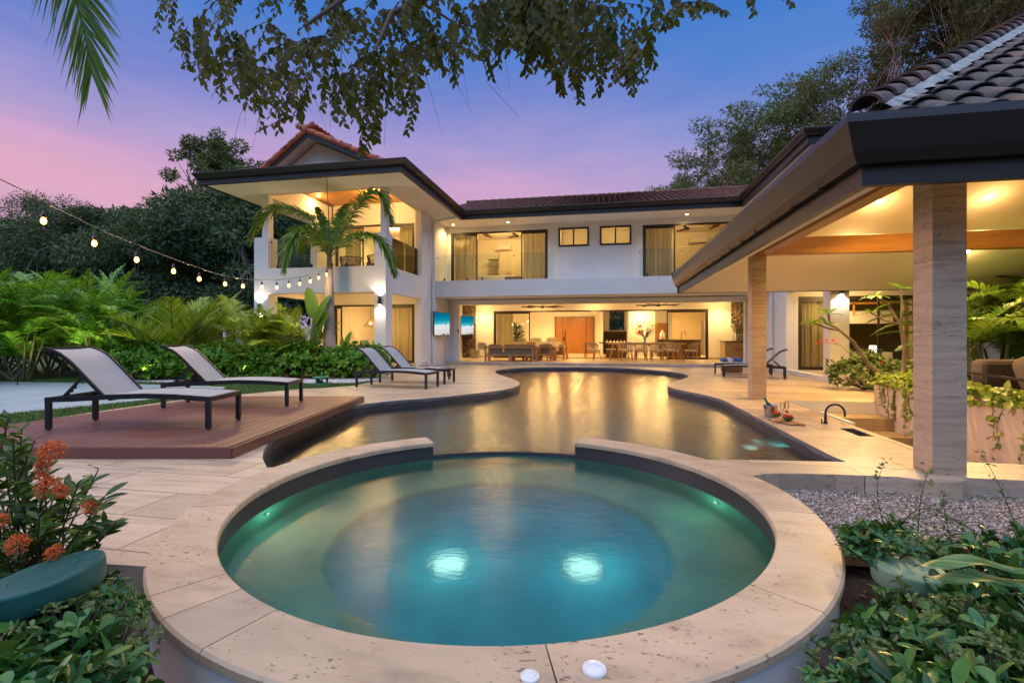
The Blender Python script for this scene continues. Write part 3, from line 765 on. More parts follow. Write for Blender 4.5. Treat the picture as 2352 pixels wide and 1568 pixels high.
# ---------------------------------------------------------------- knobs on the spa rim
p = G(1217,1556); k1 = thing('air_button', 'flat round white button on the spa rim', 'spa control', (p.x,p.y,.001))
a = MB(); a.lathe([(.033,0),(.035,.006),(.033,.011),(.024,.014)], n=32); a.build('ring', M['white_ceramic'], k1)
a = MB(); a.lathe([(.0235,.009),(.0235,.0155),(.02,.0165),(0,.017)], n=28); a.build('button', M['white_ceramic'], k1)
p = G(1365,1540); k2 = thing('diverter_knob', 'white domed knob with a curved grip on the spa rim', 'spa control', (p.x,p.y,.001), R(25))
a = MB(); a.lathe([(.043,0),(.045,.007),(.042,.014),(.030,.020),(0,.022)], n=32); a.build('dome', M['white_ceramic'], k2)
a = MB(); a.tube([(-.034,-.010,.014),(-.02,.010,.019),(.004,.008,.021),(.026,-.008,.019),(.036,-.018,.012)], [.004,.007,.009,.007,.003], 12); a.build('grip', M['white_ceramic'], k2)

# ---------------------------------------------------------------- timber platform
A=(-3.6,4.14); B=(-4.32,8.13); C=(-6.95,7.62); D=(-7.35,3.42)
pl = thing('timber_platform', 'low reddish timber platform under two loungers, jutting over the pool', 'platform', (A[0],A[1],0))
quad = [(x-A[0],y-A[1]) for x,y in (A,B,C,D)]
d = Vector((B[0]-A[0],B[1]-A[1])).normalized(); nx, ny = -d.y, d.x   # to the left of A->B
mb = MB(); w = .142; k = 0; cut = []
for i in range(30):
    c0_, c1_ = i*w+.003+.03, (i+1)*w-.003+.03
    P = clip(clip(quad, nx, ny, c1_), -nx, -ny, -c0_)
    if len(P) < 3: continue
    # butt joints
    for j in range(5):
        t0 = -3.4+j*2.1+(i%3)*.55; Q = clip(clip(P, d.x, d.y, t0+2.1-.0015), -d.x, -d.y, -(t0+.0015))
        if len(Q) >= 3: mb.prism([(x*1.0,y) for x,y in Q], .092, .112)
mb.build('boards', M['ipe'], pl, .0015)
mb = MB()
for a_, b_ in ((quad[0],quad[1]),(quad[3],quad[0]),(quad[1],quad[2]),(quad[2],quad[3])):
    mb.bar((a_[0],a_[1],.052), (b_[0],b_[1],.052), .028, .108)
mb.build('fascia_board', M['ipe'], pl)
mb = MB()
for f in (.15,.4,.65,.9):
    mb.bar((quad[0][0]*(1-f)+quad[1][0]*f-.05, quad[0][1]*(1-f)+quad[1][1]*f, .05),(quad[3][0]*(1-f)+quad[2][0]*f+.05, quad[3][1]*(1-f)+quad[2][1]*f, .05), .05,.07)
mb.build('joists', M['walnut'], pl)

# ---------------------------------------------------------------- loungers
def make_lounger(name, label):
    t = thing(name, label, 'sun lounger', (0,0,0), 0, 'grey mesh sun loungers')
    L = 1.84; W = .64
    rail = [(0,.345),(.3,.352),(.7,.375),(1.1,.385),(1.45,.375),(L,.345)]
    for sgn in (-1,1):
        y = sgn*W/2
        m = MB()
        vs = []; n = len(rail)
        for x, z in rail:
            vs += [(x,y-.018,z-.028),(x,y+.018,z-.028),(x,y+.018,z+.028),(x,y-.018,z+.028)]
        fs = [(4*i+j,4*i+(j+1)%4,4*i+4+(j+1)%4,4*i+4+j) for i in range(n-1) for j in range(4)]+[(0,1,2,3),(4*n-4,4*n-3,4*n-2,4*n-1)]
        m.add(vs, fs); m.build('side_rail', M['lounger_metal'], t)
    m = MB()
    for x in (.02,L-.02): m.box(x-.02,x+.02,-W/2+.018,W/2-.018,.318,.372)
    m.box(.68,.71,-W/2+.018,W/2-.018,.33,.355); m.build('cross_rail', M['lounger_metal'], t)
    for x in (.03,L-.028):
        for sgn in (-1,1):
            m = MB(); m.box(x-.026,x+.026,sgn*W/2-.022-.002*sgn,sgn*W/2+.022-.002*sgn,.012,.318)
            lg = m.build('leg', M['lounger_metal'], t, .002)
            m = MB(); m.cyl((x,sgn*W/2), .017, 0, .012, 12); m.build('foot_cap', M['black'], lg)
    # seat sling
    m = MB(); ns = 12; vs = []
    xs = [.56+(L-.04-.56)*i/ns for i in range(ns+1)]
    def rz(x):
        for (x0,z0),(x1,z1) in zip(rail, rail[1:]):
            if x0 <= x <= x1: return z0+(z1-z0)*(x-x0)/(x1-x0)
        return rail[-1][1]
    for x in xs:
        z = rz(x)+.026
        for j in range(7): 
            yy = -W/2+.02+(W-.04)*j/6; vs.append((x, yy, z-.012*math.sin(math.pi*j/6)))
    m.add(vs, [(7*i+j,7*i+j+1,7*i+8+j,7*i+7+j) for i in range(ns) for j in range(6)], True)
    m.build('seat_sling', M['sling'], t)
    # back: straight run then a bend and a curled head
    bp_ = [(.62,.385),(.50,.51),(.36,.66),(.24,.785),(.17,.845),(.09,.885),(-.02,.925)]
    m = MB(); vs = []; nb = []
    P = smooth_poly(bp_, 2, False)
    for x, z in P:
        for j in range(7):
            yy = -W/2+.03+(W-.06)*j/6; b = -.014*math.sin(math.pi*j/6); vs.append((x-b*.2, yy, z+b))
    k = len(P); m.add(vs, [(7*i+j,7*i+j+1,7*i+8+j,7*i+7+j) for i in range(k-1) for j in range(6)], True)
    m.build('back_sling', M['sling'], t)
    m = MB()
    for sgn in (-1,1):
        vs = []
        for i, (x, z) in enumerate(P):
            x2, z2 = P[min(i+1,k-1)]; x1, z1 = P[max(i-1,0)]; dd = Vector((x2-x1,z2-z1)).normalized(); nn = Vector((-dd.y,dd.x))
            y = sgn*(W/2-.02)
            for (a, b) in ((-.012,-.018),(-.012,.018),(.012,.018),(.012,-.018)): vs.append((x+nn.x*b, y+a, z+nn.y*b))
        m.add(vs, [(4*i+j,4*i+(j+1)%4,4*i+4+(j+1)%4,4*i+4+j) for i in range(k-1) for j in range(4)]+[(0,1,2,3),(4*k-4,4*k-3,4*k-2,4*k-1)])
    m.bar((-.02,-W/2+.02,.925),(-.02,W/2-.02,.925),.024,.03); m.build('back_frame', M['lounger_metal'], t)
    m = MB()
    for sgn in (-1,1):
        y = sgn*(W/2-.05)
        m.bar((.39,y,.62),(.14,y,.36),.018,.026)
        for q in (.55,.7,.85): 
            x, z = .39-.25*q, .62-.26*q; m.bar((x,y,z),(x+.035,y,z-.01),.014,.014); m.bar((x+.035,y,z-.01),(x+.04,y,z+.022),.014,.014)
    m.bar((.14,-W/2+.05,.365),(.14,W/2-.05,.365),.02,.02); m.build('support_strut', M['lounger_metal'], t)
    return t
def place(head, foot, z, label, first=None, sc=1.0):
    a = math.atan2(foot[1]-head[1], foot[0]-head[0])
    s = math.hypot(foot[0]-head[0], foot[1]-head[1])/1.782
    if first is None:
        t = make_lounger('sun_lounger', label); t.location = (head[0]-.03*math.cos(a)*s, head[1]-.03*math.sin(a)*s, z); t.rotation_euler = (0,0,a); t.scale = (s,s,s); return t
    return dup(first, (head[0]-.03*math.cos(a)*s, head[1]-.03*math.sin(a)*s, z), a, label, None, (s,s,s))
lg = place((-6.40,4.80),(-4.62,5.19), .112, 'grey mesh lounger closest to us on the timber platform')
place((-6.66,6.50),(-4.93,7.0), .112, 'grey mesh lounger farther back on the timber platform', lg)
place((-5.73,10.82),(-3.95,10.68), 0, 'empty grey mesh lounger on the deck right of the palm trunk', lg)
place((-5.68,11.92),(-3.90,11.80), 0, 'grey mesh lounger holding a straw hat, by the white villa wall', lg)
place((5.03,15.0),(3.50,15.42), 0, 'grey mesh lounger nearer us by the right wing, seen behind the far stone pillar', lg)
place((5.05,16.25),(3.50,16.60), 0, 'grey mesh lounger nearest the patio on the right, beside the towel basket', lg)
# hat and cloth on the second deck lounger
ht = thing('straw_hat', 'straw sun hat resting on the deck lounger by the wall', 'hat', (-4.55,11.72,.405))
a = MB(); a.lathe([(.27,-.012),(.2,.012),(.115,.02),(.11,.04),(.1,.13),(.08,.165),(.04,.18),(0,.182)], n=28); a.build('crown_and_brim', M['straw'], ht)
a = MB(); a.lathe([(.1165,.024),(.112,.055)], n=28); a.build('band', M['hat_band'], ht)
a = MB(); vs = []
for i in range(9):
    for j in range(7):
        u = i/8; v = j/6; x = -4.1+.2*u+.02*math.sin(9*v); y = 11.5+.5*v
        vs.append((x, y, .385+.012*math.sin(11*u+5*v)))
a.add(vs, [(7*i+j,7*i+j+1,7*i+8+j,7*i+7+j) for i in range(8) for j in range(6)], True)
for j in range(14): a.tube([(-3.86,11.5+j*.02,.38),(-3.85+random.uniform(-.02,.02),11.5+j*.02,.25),(-3.85+random.uniform(-.04,.04),11.49+j*.02,.08+random.uniform(0,.12))], .008, 5)
tag(a.build('fringed_shawl', M['leather']), 'dark fringed shawl hanging off the end of the deck lounger', 'shawl')
# towel basket
p = G(1684,855); bs = thing('towel_basket', 'brown wicker basket between the loungers and the patio', 'basket', (p.x,p.y+.2,0))
a = MB(); vs = []
a.cushion((0,0,.16), .62,.42,.33, e=.2); a.build('wicker_body', M['wicker'], bs)
for k in range(4):
    lab = ['blue rolled towel at the left end of the wicker basket','white rolled towel second from left in the wicker basket','blue rolled towel right of the white one in the wicker basket','blue rolled towel at the right end of the wicker basket'][k]
    x = p.x-.24+.16*k; a = MB(); a.tube([(x,p.y,.40),(x,p.y+.4,.40)], .078, 14); 
    tag(a.build('rolled_towel', M['white_towel' if k==1 else 'blue_towel']), lab, 'towel', 'towels in the wicker basket')
# rock by the wall (weathered stone at the foot of the downpipe is the hat's neighbour, so kept small)
# ---------------------------------------------------------------- garden speakers, path light
def speaker(name, c, r, tilt, label, mat):
    t = thing(name, label, 'garden speaker', (c[0],c[1],-.36))
    zc = c[2]+.36; Mt = Matrix.Rotation(tilt[0],3,'X') @ Matrix.Rotation(tilt[1],3,'Y')
    a = MB(); a.lathe([(0,.052),(r*.55,.052)], (0,0,zc), 48, True, Mt); a.lathe([(r*.55,.052),(r*.555,.047),(r*.56,.052)], (0,0,zc), 48, False, Mt); a.lathe([(r*.56,.052),(r*.965,.050)], (0,0,zc), 48, True, Mt); a.lathe([(r*.965,.050),(r*.99,.046),(r,.038)], (0,0,zc), 48, True, Mt); a.lathe([(r,.038),(r*.99,.0),(r*.95,-.04),(r*.9,-.05)], (0,0,zc), 48, True, Mt); a.lathe([(r*.9,-.05),(0,-.05)], (0,0,zc), 48, True, Mt); a.build('cap', mat, t)
    a = MB(); a.lathe([(r*.6,0),(r*.6,zc-.05)], n=28); a.build('body', M['black'], t)
    return t
c = ATD(108,1342,1.9); speaker('garden_speaker', c, .185, (R(4),R(-9)), 'dark teal round cap of a buried garden speaker, under the orange flowers', M['teal_plastic'])
c = ATD(2085,1322,2.35); speaker('garden_speaker', c, .15, (R(2),R(3)), 'pale green round cap of a buried garden speaker among the ground cover', simple('pale_green_plastic', (.17,.27,.17), .5, .15, 6))
p = G(737,882,-.02); pl2 = thing('path_light', 'low green mushroom path light in front of the palm trunk', 'garden light', (p.x,p.y,-.02))
a = MB(); a.lathe([(0,.20),(.19,.195),(.205,.18),(.205,.145),(.19,.135),(0,.135)], n=24); a.build('cap', M['green_plastic'], pl2)
for k in range(3):
    q = k*2.09+.4; a = MB(); a.bar((.15*math.cos(q),.15*math.sin(q),.03),(.15*math.cos(q),.15*math.sin(q),.137),.04,.04,(1,0,0)); a.build('post', M['green_plastic'], pl2)
a = MB(); a.lathe([(.2,0),(.2,.03),(.05,.04),(.05,.1),(0,.1)], n=24); a.build('base', M['green_plastic'], pl2)
# ================================================================ VILLA
villa = thing('villa', 'white two storey villa with lit rooms, dark gutters and clay tile roofs', 'house', (0,20,0))
VL = Vector((0,20,0))
def vb(mb, name, mat, bevel=0, parent=None, label=None):
    off = VL
    mb.v = [(v[0]-off.x, v[1]-off.y, v[2]-off.z) for v in mb.v]
    return mb.build(name, mat, parent or villa, bevel, label)
def wallY(mb, y0, y1, x0, x1, z0, z1, ops):
    xs = x0
    for (a,b,c,d) in sorted(ops):
        if a > xs: mb.box(xs, a, y0, y1, z0, z1)
        if c > z0: mb.box(a, b, y0, y1, z0, c)
        if d < z1: mb.box(a, b, y0, y1, d, z1)
        xs = b
    if xs < x1: mb.box(xs, x1, y0, y1, z0, z1)
ZF, ZB0, ZB1, ZS = .12, 2.78, 3.42, 5.9
LX0, LX1, LY = -11.4, -6.73, 14.08
# -------- left wing
m = MB()
m.box(LX0, -10.86, LY, LY+.45, 0, 2.59); m.box(LX0, -10.86, LY, LY+.45, ZB1, 4.45)         # left column
m.box(-7.12, LX1, LY, LY+.48, 0, 2.59); m.box(-7.12, LX1, LY, LY+.48, ZB1, 4.45)          # corner column
m.box(-11.2, -10.95, LY+.12, LY+.36, 4.45, ZS); m.box(-6.97, -6.76, LY+.12, LY+.36, 4.45, ZS)
m.box(LX0, LX1, LY, LY+.2, 2.59, ZB1)                                                       # front parapet beam
m.box(LX1-.2, LX1, LY+.2, 17.08, 2.59, ZB1)                                                 # side beam
m.box(LX1-.25, LX1, 17.08, 20.1, 0, ZS)                                                     # side wall
m.box(LX0, LX0+.2, LY+.2, 18.3, 2.59, ZB1)
m.box(LX0, LX0+.3, 17.2, 18.3, 0, ZS)
vb(m, 'wing_wall', M['stucco'], .008)
m = MB(); m.box(LX0+.2, LX1-.2, LY+.2, 18.3, 3.2, 3.38); vb(m, 'balcony_slab', M['interior_floor'])
m = MB(); m.box(LX0+.2, LX1-.2, LY+.2, 18.3, 2.95, 3.195); vb(m, 'porch_ceiling', M['ceiling_paint'])
m = MB(); m.box(LX0+.1, LX1-.26, LY-.02, 18.2, -.1, .115); m.box(-7.1, -6.5, 17.0, 18.3, -.1, .06); vb(m, 'porch_floor', M['deck_stone'])
m = MB()
wallY(m, 18.3, 18.5, LX0+.3, LX1-.25, ZF-.1, 2.94, [(-11.05,-7.51,ZF,2.49)])
wallY(m, 18.3, 18.5, LX0+.3, LX1-.25, 3.38, 6.7, [(-11.0,-7.51,3.45,5.75)])
vb(m, 'rear_wall', M['stucco'])
# tray ceiling with timber boards
m = MB(); m.box(-11.15,-6.97,14.35,18.3,6.6,6.66); tc_ = vb(m, 'boarded_ceiling', M['slat_ceiling'])
m = MB(); m.box(-11.25,-11.15,14.3,18.3,5.9,6.6); m.box(-6.97,-6.8,14.3,18.3,5.9,6.6); m.box(-11.25,-6.8,14.25,14.35,5.9,6.6); vb(m, 'ceiling_cove', M['ceiling_paint'])
# soffits (eave undersides)
m = MB(); m.box(-12.35,-5.7,12.95,14.26,5.9,5.95); m.box(-12.35,-11.24,14.26,21,5.9,5.95); m.box(-6.81,-5.7,14.26,18.70,5.9,5.95)
m.box(-6.81,6.0,18.70,20.12,5.9,5.95); vb(m, 'soffit', M['ceiling_paint'])
m = MB(); m.box(4.9,13,12.95,13.9,5.9,5.95); m.box(4.9,5.8,13.9,18.70,5.9,5.95); vb(m, 'soffit', M['ceiling_paint'])

# -------- gutters and fascias: swept profile
def sweep(mb, path, prof):
    # path: list of (x,y); outward normal to the right of travel
    n = len(path); rows = []
    for i, p in enumerate(path):
        def nrm(a, b):
            d = Vector((b[0]-a[0], b[1]-a[1])).normalized(); return Vector((d.y,-d.x))
        if i == 0: nn = nrm(path[0],path[1]); k = 1
        elif i == n-1: nn = nrm(path[-2],path[-1]); k = 1
        else:
            n1 = nrm(path[i-1],p); n2 = nrm(p,path[i+1]); nn = (n1+n2).normalized(); k = 1/max(.3,nn.dot(n1))
        rows.append([(p[0]+nn.x*o*k, p[1]+nn.y*o*k, z) for o, z in prof])
    q = len(prof); vs = [v for r in rows for v in r]
    fs = [(i*q+j, i*q+(j+1)%q, (i+1)*q+(j+1)%q, (i+1)*q+j) for i in range(n-1) for j in range(q)]
    fs += [tuple(range(q))[::-1], tuple((n-1)*q+j for j in range(q))]
    return mb.add(vs, fs)
gp = [(0,6.10),(.0,6.13),(.125,6.20),(.13,6.17),(.06,6.075),(.055,6.045),(-.02,6.045)]
gpath = [(-12.35,21),(-12.35,12.83),(-5.6,12.83),(-5.6,18.62),(4.8,18.62),(4.8,12.83),(13,12.83)]
# travel so that outward is to the right: going +Y along the left edge has outward -X -> reverse direction
m = MB(); sweep(m, gpath, [(-.03,6.19),(.12,6.215),(.13,6.205),(.125,6.165),(.06,6.075),(.05,6.04),(-.03,6.04)]); gut = vb(m, 'gutter', M['gutter_metal'])
m = MB(); sweep(m, gpath, [(-.135,6.038),(-.02,6.038),(-.02,5.875),(-.135,5.875)]); vb(m, 'fascia', M['dark_metal'])
# downpipes
for x, y, out in ((-6.66,18.2,1),):
    m = MB(); m.tube([(-5.66,18.35,6.02),(-5.8,18.32,5.88),(-6.3,18.2,5.80),(-6.58,18.16,5.74),(-6.66,18.15,5.6),(-6.66,18.15,.0)], .05, 10); vb(m, 'downpipe', M['stucco'])
m = MB(); m.tube([(4.9,18.35,6.02),(5.05,18.3,5.88),(5.5,18.2,5.8),(5.66,18.15,5.6),(5.66,18.15,0)], .05, 10); vb(m, 'downpipe', M['stucco'])

# -------- roofs with clay tiles
def tiles(mb, O, u, v, W, inside, step=.23, course=.36, r0=.085, r1=.068, lift=.03, jit=.006, seg=6, pan=True, thick=.014, hf=.85):
    O = Vector(O); u = Vector(u).normalized(); v = Vector(v).normalized(); nn = u.cross(v)
    if nn.z < 0: nn = -nn
    nu = int(W[0]/step); nv = int(W[1]/course)+1
    for i in range(nu+1):
        for j in range(nv):
            cu = i*step; cv = j*course
            if not inside(cu, cv+course*.5): continue
            a = O+u*(cu+random.uniform(-jit,jit))+v*(cv+random.uniform(-jit,jit)); b = a+v*(course*1.18)
            tw = random.uniform(-.02,.02)
            vs = []
            for (c, r, l) in ((a,r0,lift),(b,r1,.004)):
                for rr in (r, r-thick):
                    for k in range(seg+1):
                        th = math.pi*k/seg+tw
                        vs.append(c-u*math.cos(th)*rr+nn*(max(0,math.sin(th))*rr*hf+l))
            s1 = seg+1
            fs = [(k,k+1,2*s1+k+1,2*s1+k) for k in range(seg)]
            fl = [(k,k+1,s1+k+1,s1+k) for k in range(seg)]
            mb.add(vs, fs, True); mb.add(vs[:2*s1], fl)
    if pan:
        for i in range(nu):
            for j in range(nv):
                cu = (i+.5)*step; cv = j*course
                if not inside(cu, cv+course*.5): continue
                a = O+u*cu+v*cv; b = a+v*(course*1.15); vs = []
                for (c, r, l) in ((a,r1,.03),(b,r0,.012)):
                    for k in range(5):
                        th = math.pi*k/4; vs.append(c-u*math.cos(th)*r+nn*(-math.sin(th)*r*.55+l+.02))
                mb.add(vs, [(k,k+1,5+k+1,5+k) for k in range(4)], True)
p_ = .35; sl = Vector((0,1,p_)).normalized()
m = MB(); tiles(m, (-6.4,18.66,6.19), (1,0,0), (0,1,p_), (13.5,5.75), lambda a, b: True, .235, .34)
rt = MB(); rt.add([(-7.2,18.6,6.15),(7.2,18.6,6.15),(7.2,24.05,8.05),(-7.2,24.05,8.05)], [(0,1,2,3)]); rt.add([(-7.2,29.5,6.15),(7.2,29.5,6.15),(7.2,24.05,8.05),(-7.2,24.05,8.05)], [(0,1,2,3)])
rf = vb(rt, 'roof', M['roof_tile']); 
def vchild(mb, name, mat, par, bevel=0):
    mb.v = [(v[0]-VL.x, v[1]-VL.y, v[2]-VL.z) for v in mb.v]; return mb.build(name, mat, par, bevel)
vchild(m, 'tiles', M['roof_tile'], rf)
m = MB()
for i in range(34): 
    x = -7.0+i*.42; m.tube([(x,24.05,8.10),(x+.44,24.05,8.085)], [.1,.085], 10)
vchild(m, 'ridge_tiles', M['roof_tile'], rf)
# wing roofs (hipped, mostly hidden)
def hip(mb, x0, x1, y0, y1, z0, pitch):
    h = (x1-x0)/2*pitch; xm = (x0+x1)/2; ya = y0+(x1-x0)/2
    mb.add([(x0,y0,z0),(x1,y0,z0),(x1,y1,z0),(x0,y1,z0),(xm,ya,z0+h),(xm,y1,z0+h)], [(0,1,4),(1,2,5,4),(3,0,4,5)])
m = MB(); hip(m, -12.4,-5.6,12.85,24,6.17,.3); vb(m, 'roof', M['roof_tile']); m = MB(); hip(m, 4.75,13,12.85,24,6.17,.3); vb(m, 'roof', M['roof_tile'])
# little gabled vent on the left wing roof
gb = MB(); apex = ATY(704,300,15.0); bl = ATY(606,388,15.0); br = ATY(864,365,15.0)
ax, az = apex.x, apex.z; lx, lz = bl.x, bl.z-.35; rx, rz_ = br.x, br.z-.35
ex = lambda p, q, t: (p[0]+(q[0]-p[0])*t, p[1]+(q[1]-p[1])*t)
LP = ex((ax,az),(bl.x,bl.z),1.25); RP = ex((ax,az),(br.x,br.z),1.15)
m = MB(); m.ext([(LP[0]+.15,LP[1]-.1),(RP[0]-.2,RP[1]-.1),(ax,az-.22)], 'y', 15.6, 15.7); gab = vb(m, 'gable', M['stucco'])
m = MB()
for (P, s) in ((LP,-1),(RP,1)):
    m.add([(ax,15.05,az-.07),(P[0],15.05,P[1]-.07),(P[0],18.5,P[1]-.07),(ax,18.5,az-.07)], [(0,1,2,3)])
vchild(m, 'gable_soffit', M['stucco'], gab)
m = MB()
for P in (LP, RP):
    d = Vector((P[0]-ax, P[1]-az)).normalized(); n2 = Vector((-d.y,d.x)); n2 = n2 if n2.y < 0 else -n2
    m.add([(ax,15.0,az-.03),(P[0],15.0,P[1]-.03),(P[0]+n2.x*.17,15.0,P[1]-.03+n2.y*.17),(ax,15.0,az-.03-.2),
           (ax,15.05,az-.03),(P[0],15.05,P[1]-.03),(P[0]+n2.x*.17,15.05,P[1]-.03+n2.y*.17),(ax,15.05,az-.03-.2)], [(0,1,2,3),(4,5,6,7),(3,2,6,7),(0,1,5,4)])
vchild(m, 'barge_board', M['gutter_metal'], gab)
m = MB()
for P, s in ((LP,1),(RP,-1)):
    L_ = math.hypot(P[0]-ax, P[1]-az)
    tiles(m, (P[0],14.98,P[1]), (0,1,0), (ax-P[0],0,az-P[1]), (3.4,L_), lambda a, b: True, .235, .36, .10,.08, .03, pan=True)
    n = int(L_/.36)+1
    for i in range(n):   # rake tiles laid over the verge
        a = Vector((P[0]+(ax-P[0])*i*.36/L_, 14.99, P[1]+(az-P[1])*i*.36/L_)); b = a+Vector((ax-P[0],0,az-P[1])).normalized()*.40
        m.tube([a+Vector((0,0,.035)), b+Vector((0,0,.015))], [.105,.085], 12)
for i in range(8): m.tube([(ax,14.93+i*.36,az+.07),(ax,14.93+i*.36+.4,az+.055)], [.115,.095], 12)
vchild(m, 'gable_tiles', M['sunset_tile'], gab)

# -------- main block
m = MB()
wallY(m, 20.1, 20.32, LX1, 5.74, ZB1-.1, ZS, [(-6.57,-2.35,3.44,5.67),(-1.9,-.65,4.91,5.69),(-.21,1.04,4.91,5.69),(1.49,5.06,3.44,5.67)])
m.box(LX1+.002, -6.19, 20.1, 20.3, 0, ZB0); m.box(5.32, 5.74, 20.1, 20.3, 0, ZB0); m.box(-6.19, 5.32, 20.1, 20.3, 2.55, ZB0)
m.box(-6.45,-6.19,20.02,20.1,0,ZB0)
m.box(LX1+.002, 5.74, 18.55, 20.1, ZB0, ZB1)
vb(m, 'facade_wall', M['stucco'], .006)
m = MB(); m.box(-6.3, 5.2, 19.93, 20.09, 2.6, 2.74); m.box(-.9, -.35, 19.90, 19.93, 2.585, 2.755); vb(m, 'shutter_box', M['stucco'], .004)
m = MB(); m.box(-6.6, 5.6, 19.62, 20.12, -.1, ZF); m.box(-7.1, 6.4, 20.12, 23.7, -.1, ZF-.001); m.box(-7.3, 6.6, 23.7, 30.8, -.1, ZF+.001); vb(m, 'patio_floor', M['interior_floor'], .004)
m = MB(); m.box(-7.1, 6.4, 20.3, 23.7, 2.75, 2.85); m.box(-7.3, 6.6, 23.9, 30.8, 2.85, 2.95); vb(m, 'patio_ceiling', M['ceiling_paint'])
m = MB()
wallY(m, 23.7, 23.88, -7.1, 6.4, ZF, 2.75, [(-5.51,4.70,ZF,2.46)])
m.box(-7.25,-7.1,20.3,23.88,ZF,2.75); m.box(6.4,6.55,20.3,23.88,ZF,2.75)
vb(m, 'patio_wall', M['stucco'])
m = MB()
wallY(m, 30.6, 30.8, -7.3, 6.6, ZF, 2.9, [(.26,1.16,1.58,2.8)])
m.box(-7.45,-7.3,23.9,30.8,ZF,2.9); m.box(6.6,6.75,23.9,30.8,ZF,2.9)
m.box(1.3,2.55,27.6,27.75,ZF,2.85); m.box(2.55,2.7,27.6,30.6,ZF,2.85); m.box(-.28,-.12,29.6,30.6,ZF,2.85)
m.box(1.3,1.45,27.75,30.6,ZF,2.85)
vb(m, 'living_room_wall', M['stucco'])
m = MB(); m.box(-7.1,-5.51,23.68,23.7,ZF,.24); m.box(4.70,6.4,23.68,23.7,ZF,.24); m.box(-.70,-.3,30.57,30.6,ZF,.26); m.box(-6.73+.001,-6.2,20.075,20.1,0,.12); vb(m, 'skirting', M['kerb_stone'])
# rough stone strips
m = MB()
def rocky(mb, x0, x1, y, z0, z1, nx=10, nz=34, d=.06):
    vs = []
    for j in range(nz+1):
        for i in range(nx+1):
            vs.append((x0+(x1-x0)*i/nx+random.uniform(-.012,.012), y-random.uniform(0,d) if True else y, z0+(z1-z0)*j/nz))
    k = nx+1; mb.add(vs, [(j*k+i,j*k+i+1,(j+1)*k+i+1,(j+1)*k+i) for j in range(nz) for i in range(nx)])
    mb.box(x0,x1,y,y+.1,z0,z1)
rocky(m, -7.05,-6.42, 23.55, ZF, 2.74); vb(m, 'stone_cladding', M['rock_cladding']); m = MB(); rocky(m, 5.62,6.38, 23.35, 1.75, 2.74, 10, 16); vb(m, 'stone_cladding', M['rock_cladding'])

# glazed doors: frame with panes and curtains
def door_frame(x0, x1, y, z0, z1, leaves, name='sliding_door', curt=(), w=.07, d=.09):
    f = MB()
    f.box(x0,x1,y-d/2,y+d/2,z1-w,z1); f.box(x0,x0+w,y-d/2,y+d/2,z0,z1-w); f.box(x1-w,x1,y-d/2,y+d/2,z0,z1-w); f.box(x0+w,x1-w,y-d/2,y+d/2,z0,z0+.025)
    o = vb(f, name, M['frame_metal'], .003)
    for (a, b) in leaves:
        g = MB(); ww = .055; yy = y+.012
        g.box(a,b,yy-.02,yy+.02,z1-w-.075,z1-w-.003); g.box(a,b,yy-.02,yy+.02,z0+.027,z0+.1); g.box(a,a+ww,yy-.02,yy+.02,z0+.1,z1-w-.075); g.box(b-ww,b,yy-.02,yy+.02,z0+.1,z1-w-.075)
        vchild(g, 'leaf_frame', M['frame_metal'], o)
        g = MB(); g.add([(a+ww,yy,z0+.1),(b-ww,yy,z0+.1),(b-ww,yy,z1-w-.075),(a+ww,yy,z1-w-.075)], [(0,1,2,3)]); vchild(g, 'pane', M['pane'], o)
    for (a, b) in curt:
        g = MB(); n = int((b-a)/.025); vs = []
        for i in range(n+1):
            x = a+(b-a)*i/n; yy = y+.22+.045*math.sin(x*38+math.sin(x*7)*2)+.02*math.sin(x*17)
            vs += [(x,yy,z0+.03),(x,yy,z1+.02)]
        g.add(vs, [(2*i,2*i+2,2*i+3,2*i+1) for i in range(n)], True); vchild(g, 'curtain', M['curtain'], o)
    return o
door_frame(-5.51,4.70,23.74,ZF,2.46,[(-5.44,-3.66),(2.85,4.63)],'sliding_door',[(-5.4,-4.55)])
door_frame(-6.57,-2.35,20.16,3.44,5.67,[(-6.5,-5.40),(-3.49,-2.42)],'sliding_door',[(-6.47,-5.45),(-3.42,-2.45)])
door_frame(1.49,5.06,20.16,3.44,5.67,[(1.56,2.75)],'sliding_door',[(1.6,2.72)])
door_frame(-11.05,-7.51,18.36,ZF,2.49,[(-11.0,-10.72),(-8.75,-7.58)],'sliding_door',[(-8.7,-7.6)])
door_frame(-11.0,-7.51,18.36,3.45,5.75,[(-10.95,-9.75),(-8.72,-7.58)],'sliding_door',[(-10.7,-10.0),(-8.25,-7.6)])
for (x0,x1) in ((-1.9,-.65),(-.21,1.04)):
    f = MB(); w = .07; z0, z1 = 4.91, 5.69; y0, y1 = 20.07, 20.17
    f.box(x0,x1,y0,y1,z1-w,z1); f.box(x0,x1,y0,y1,z0,z0+w); f.box(x0,x0+w,y0,y1,z0+w,z1-w); f.box(x1-w,x1,y0,y1,z0+w,z1-w); xm=(x0+x1)/2; f.box(xm-.03,xm+.03,y0+.01,y1-.01,z0+w,z1-w)
    o = vb(f, 'window', M['frame_metal'], .003)
    g = MB(); g.add([(x0+w,20.13,z0+w),(x1-w,20.13,z0+w),(x1-w,20.13,z1-w),(x0+w,20.13,z1-w)], [(0,1,2,3)]); vchild(g, 'pane', M['pane'], o)
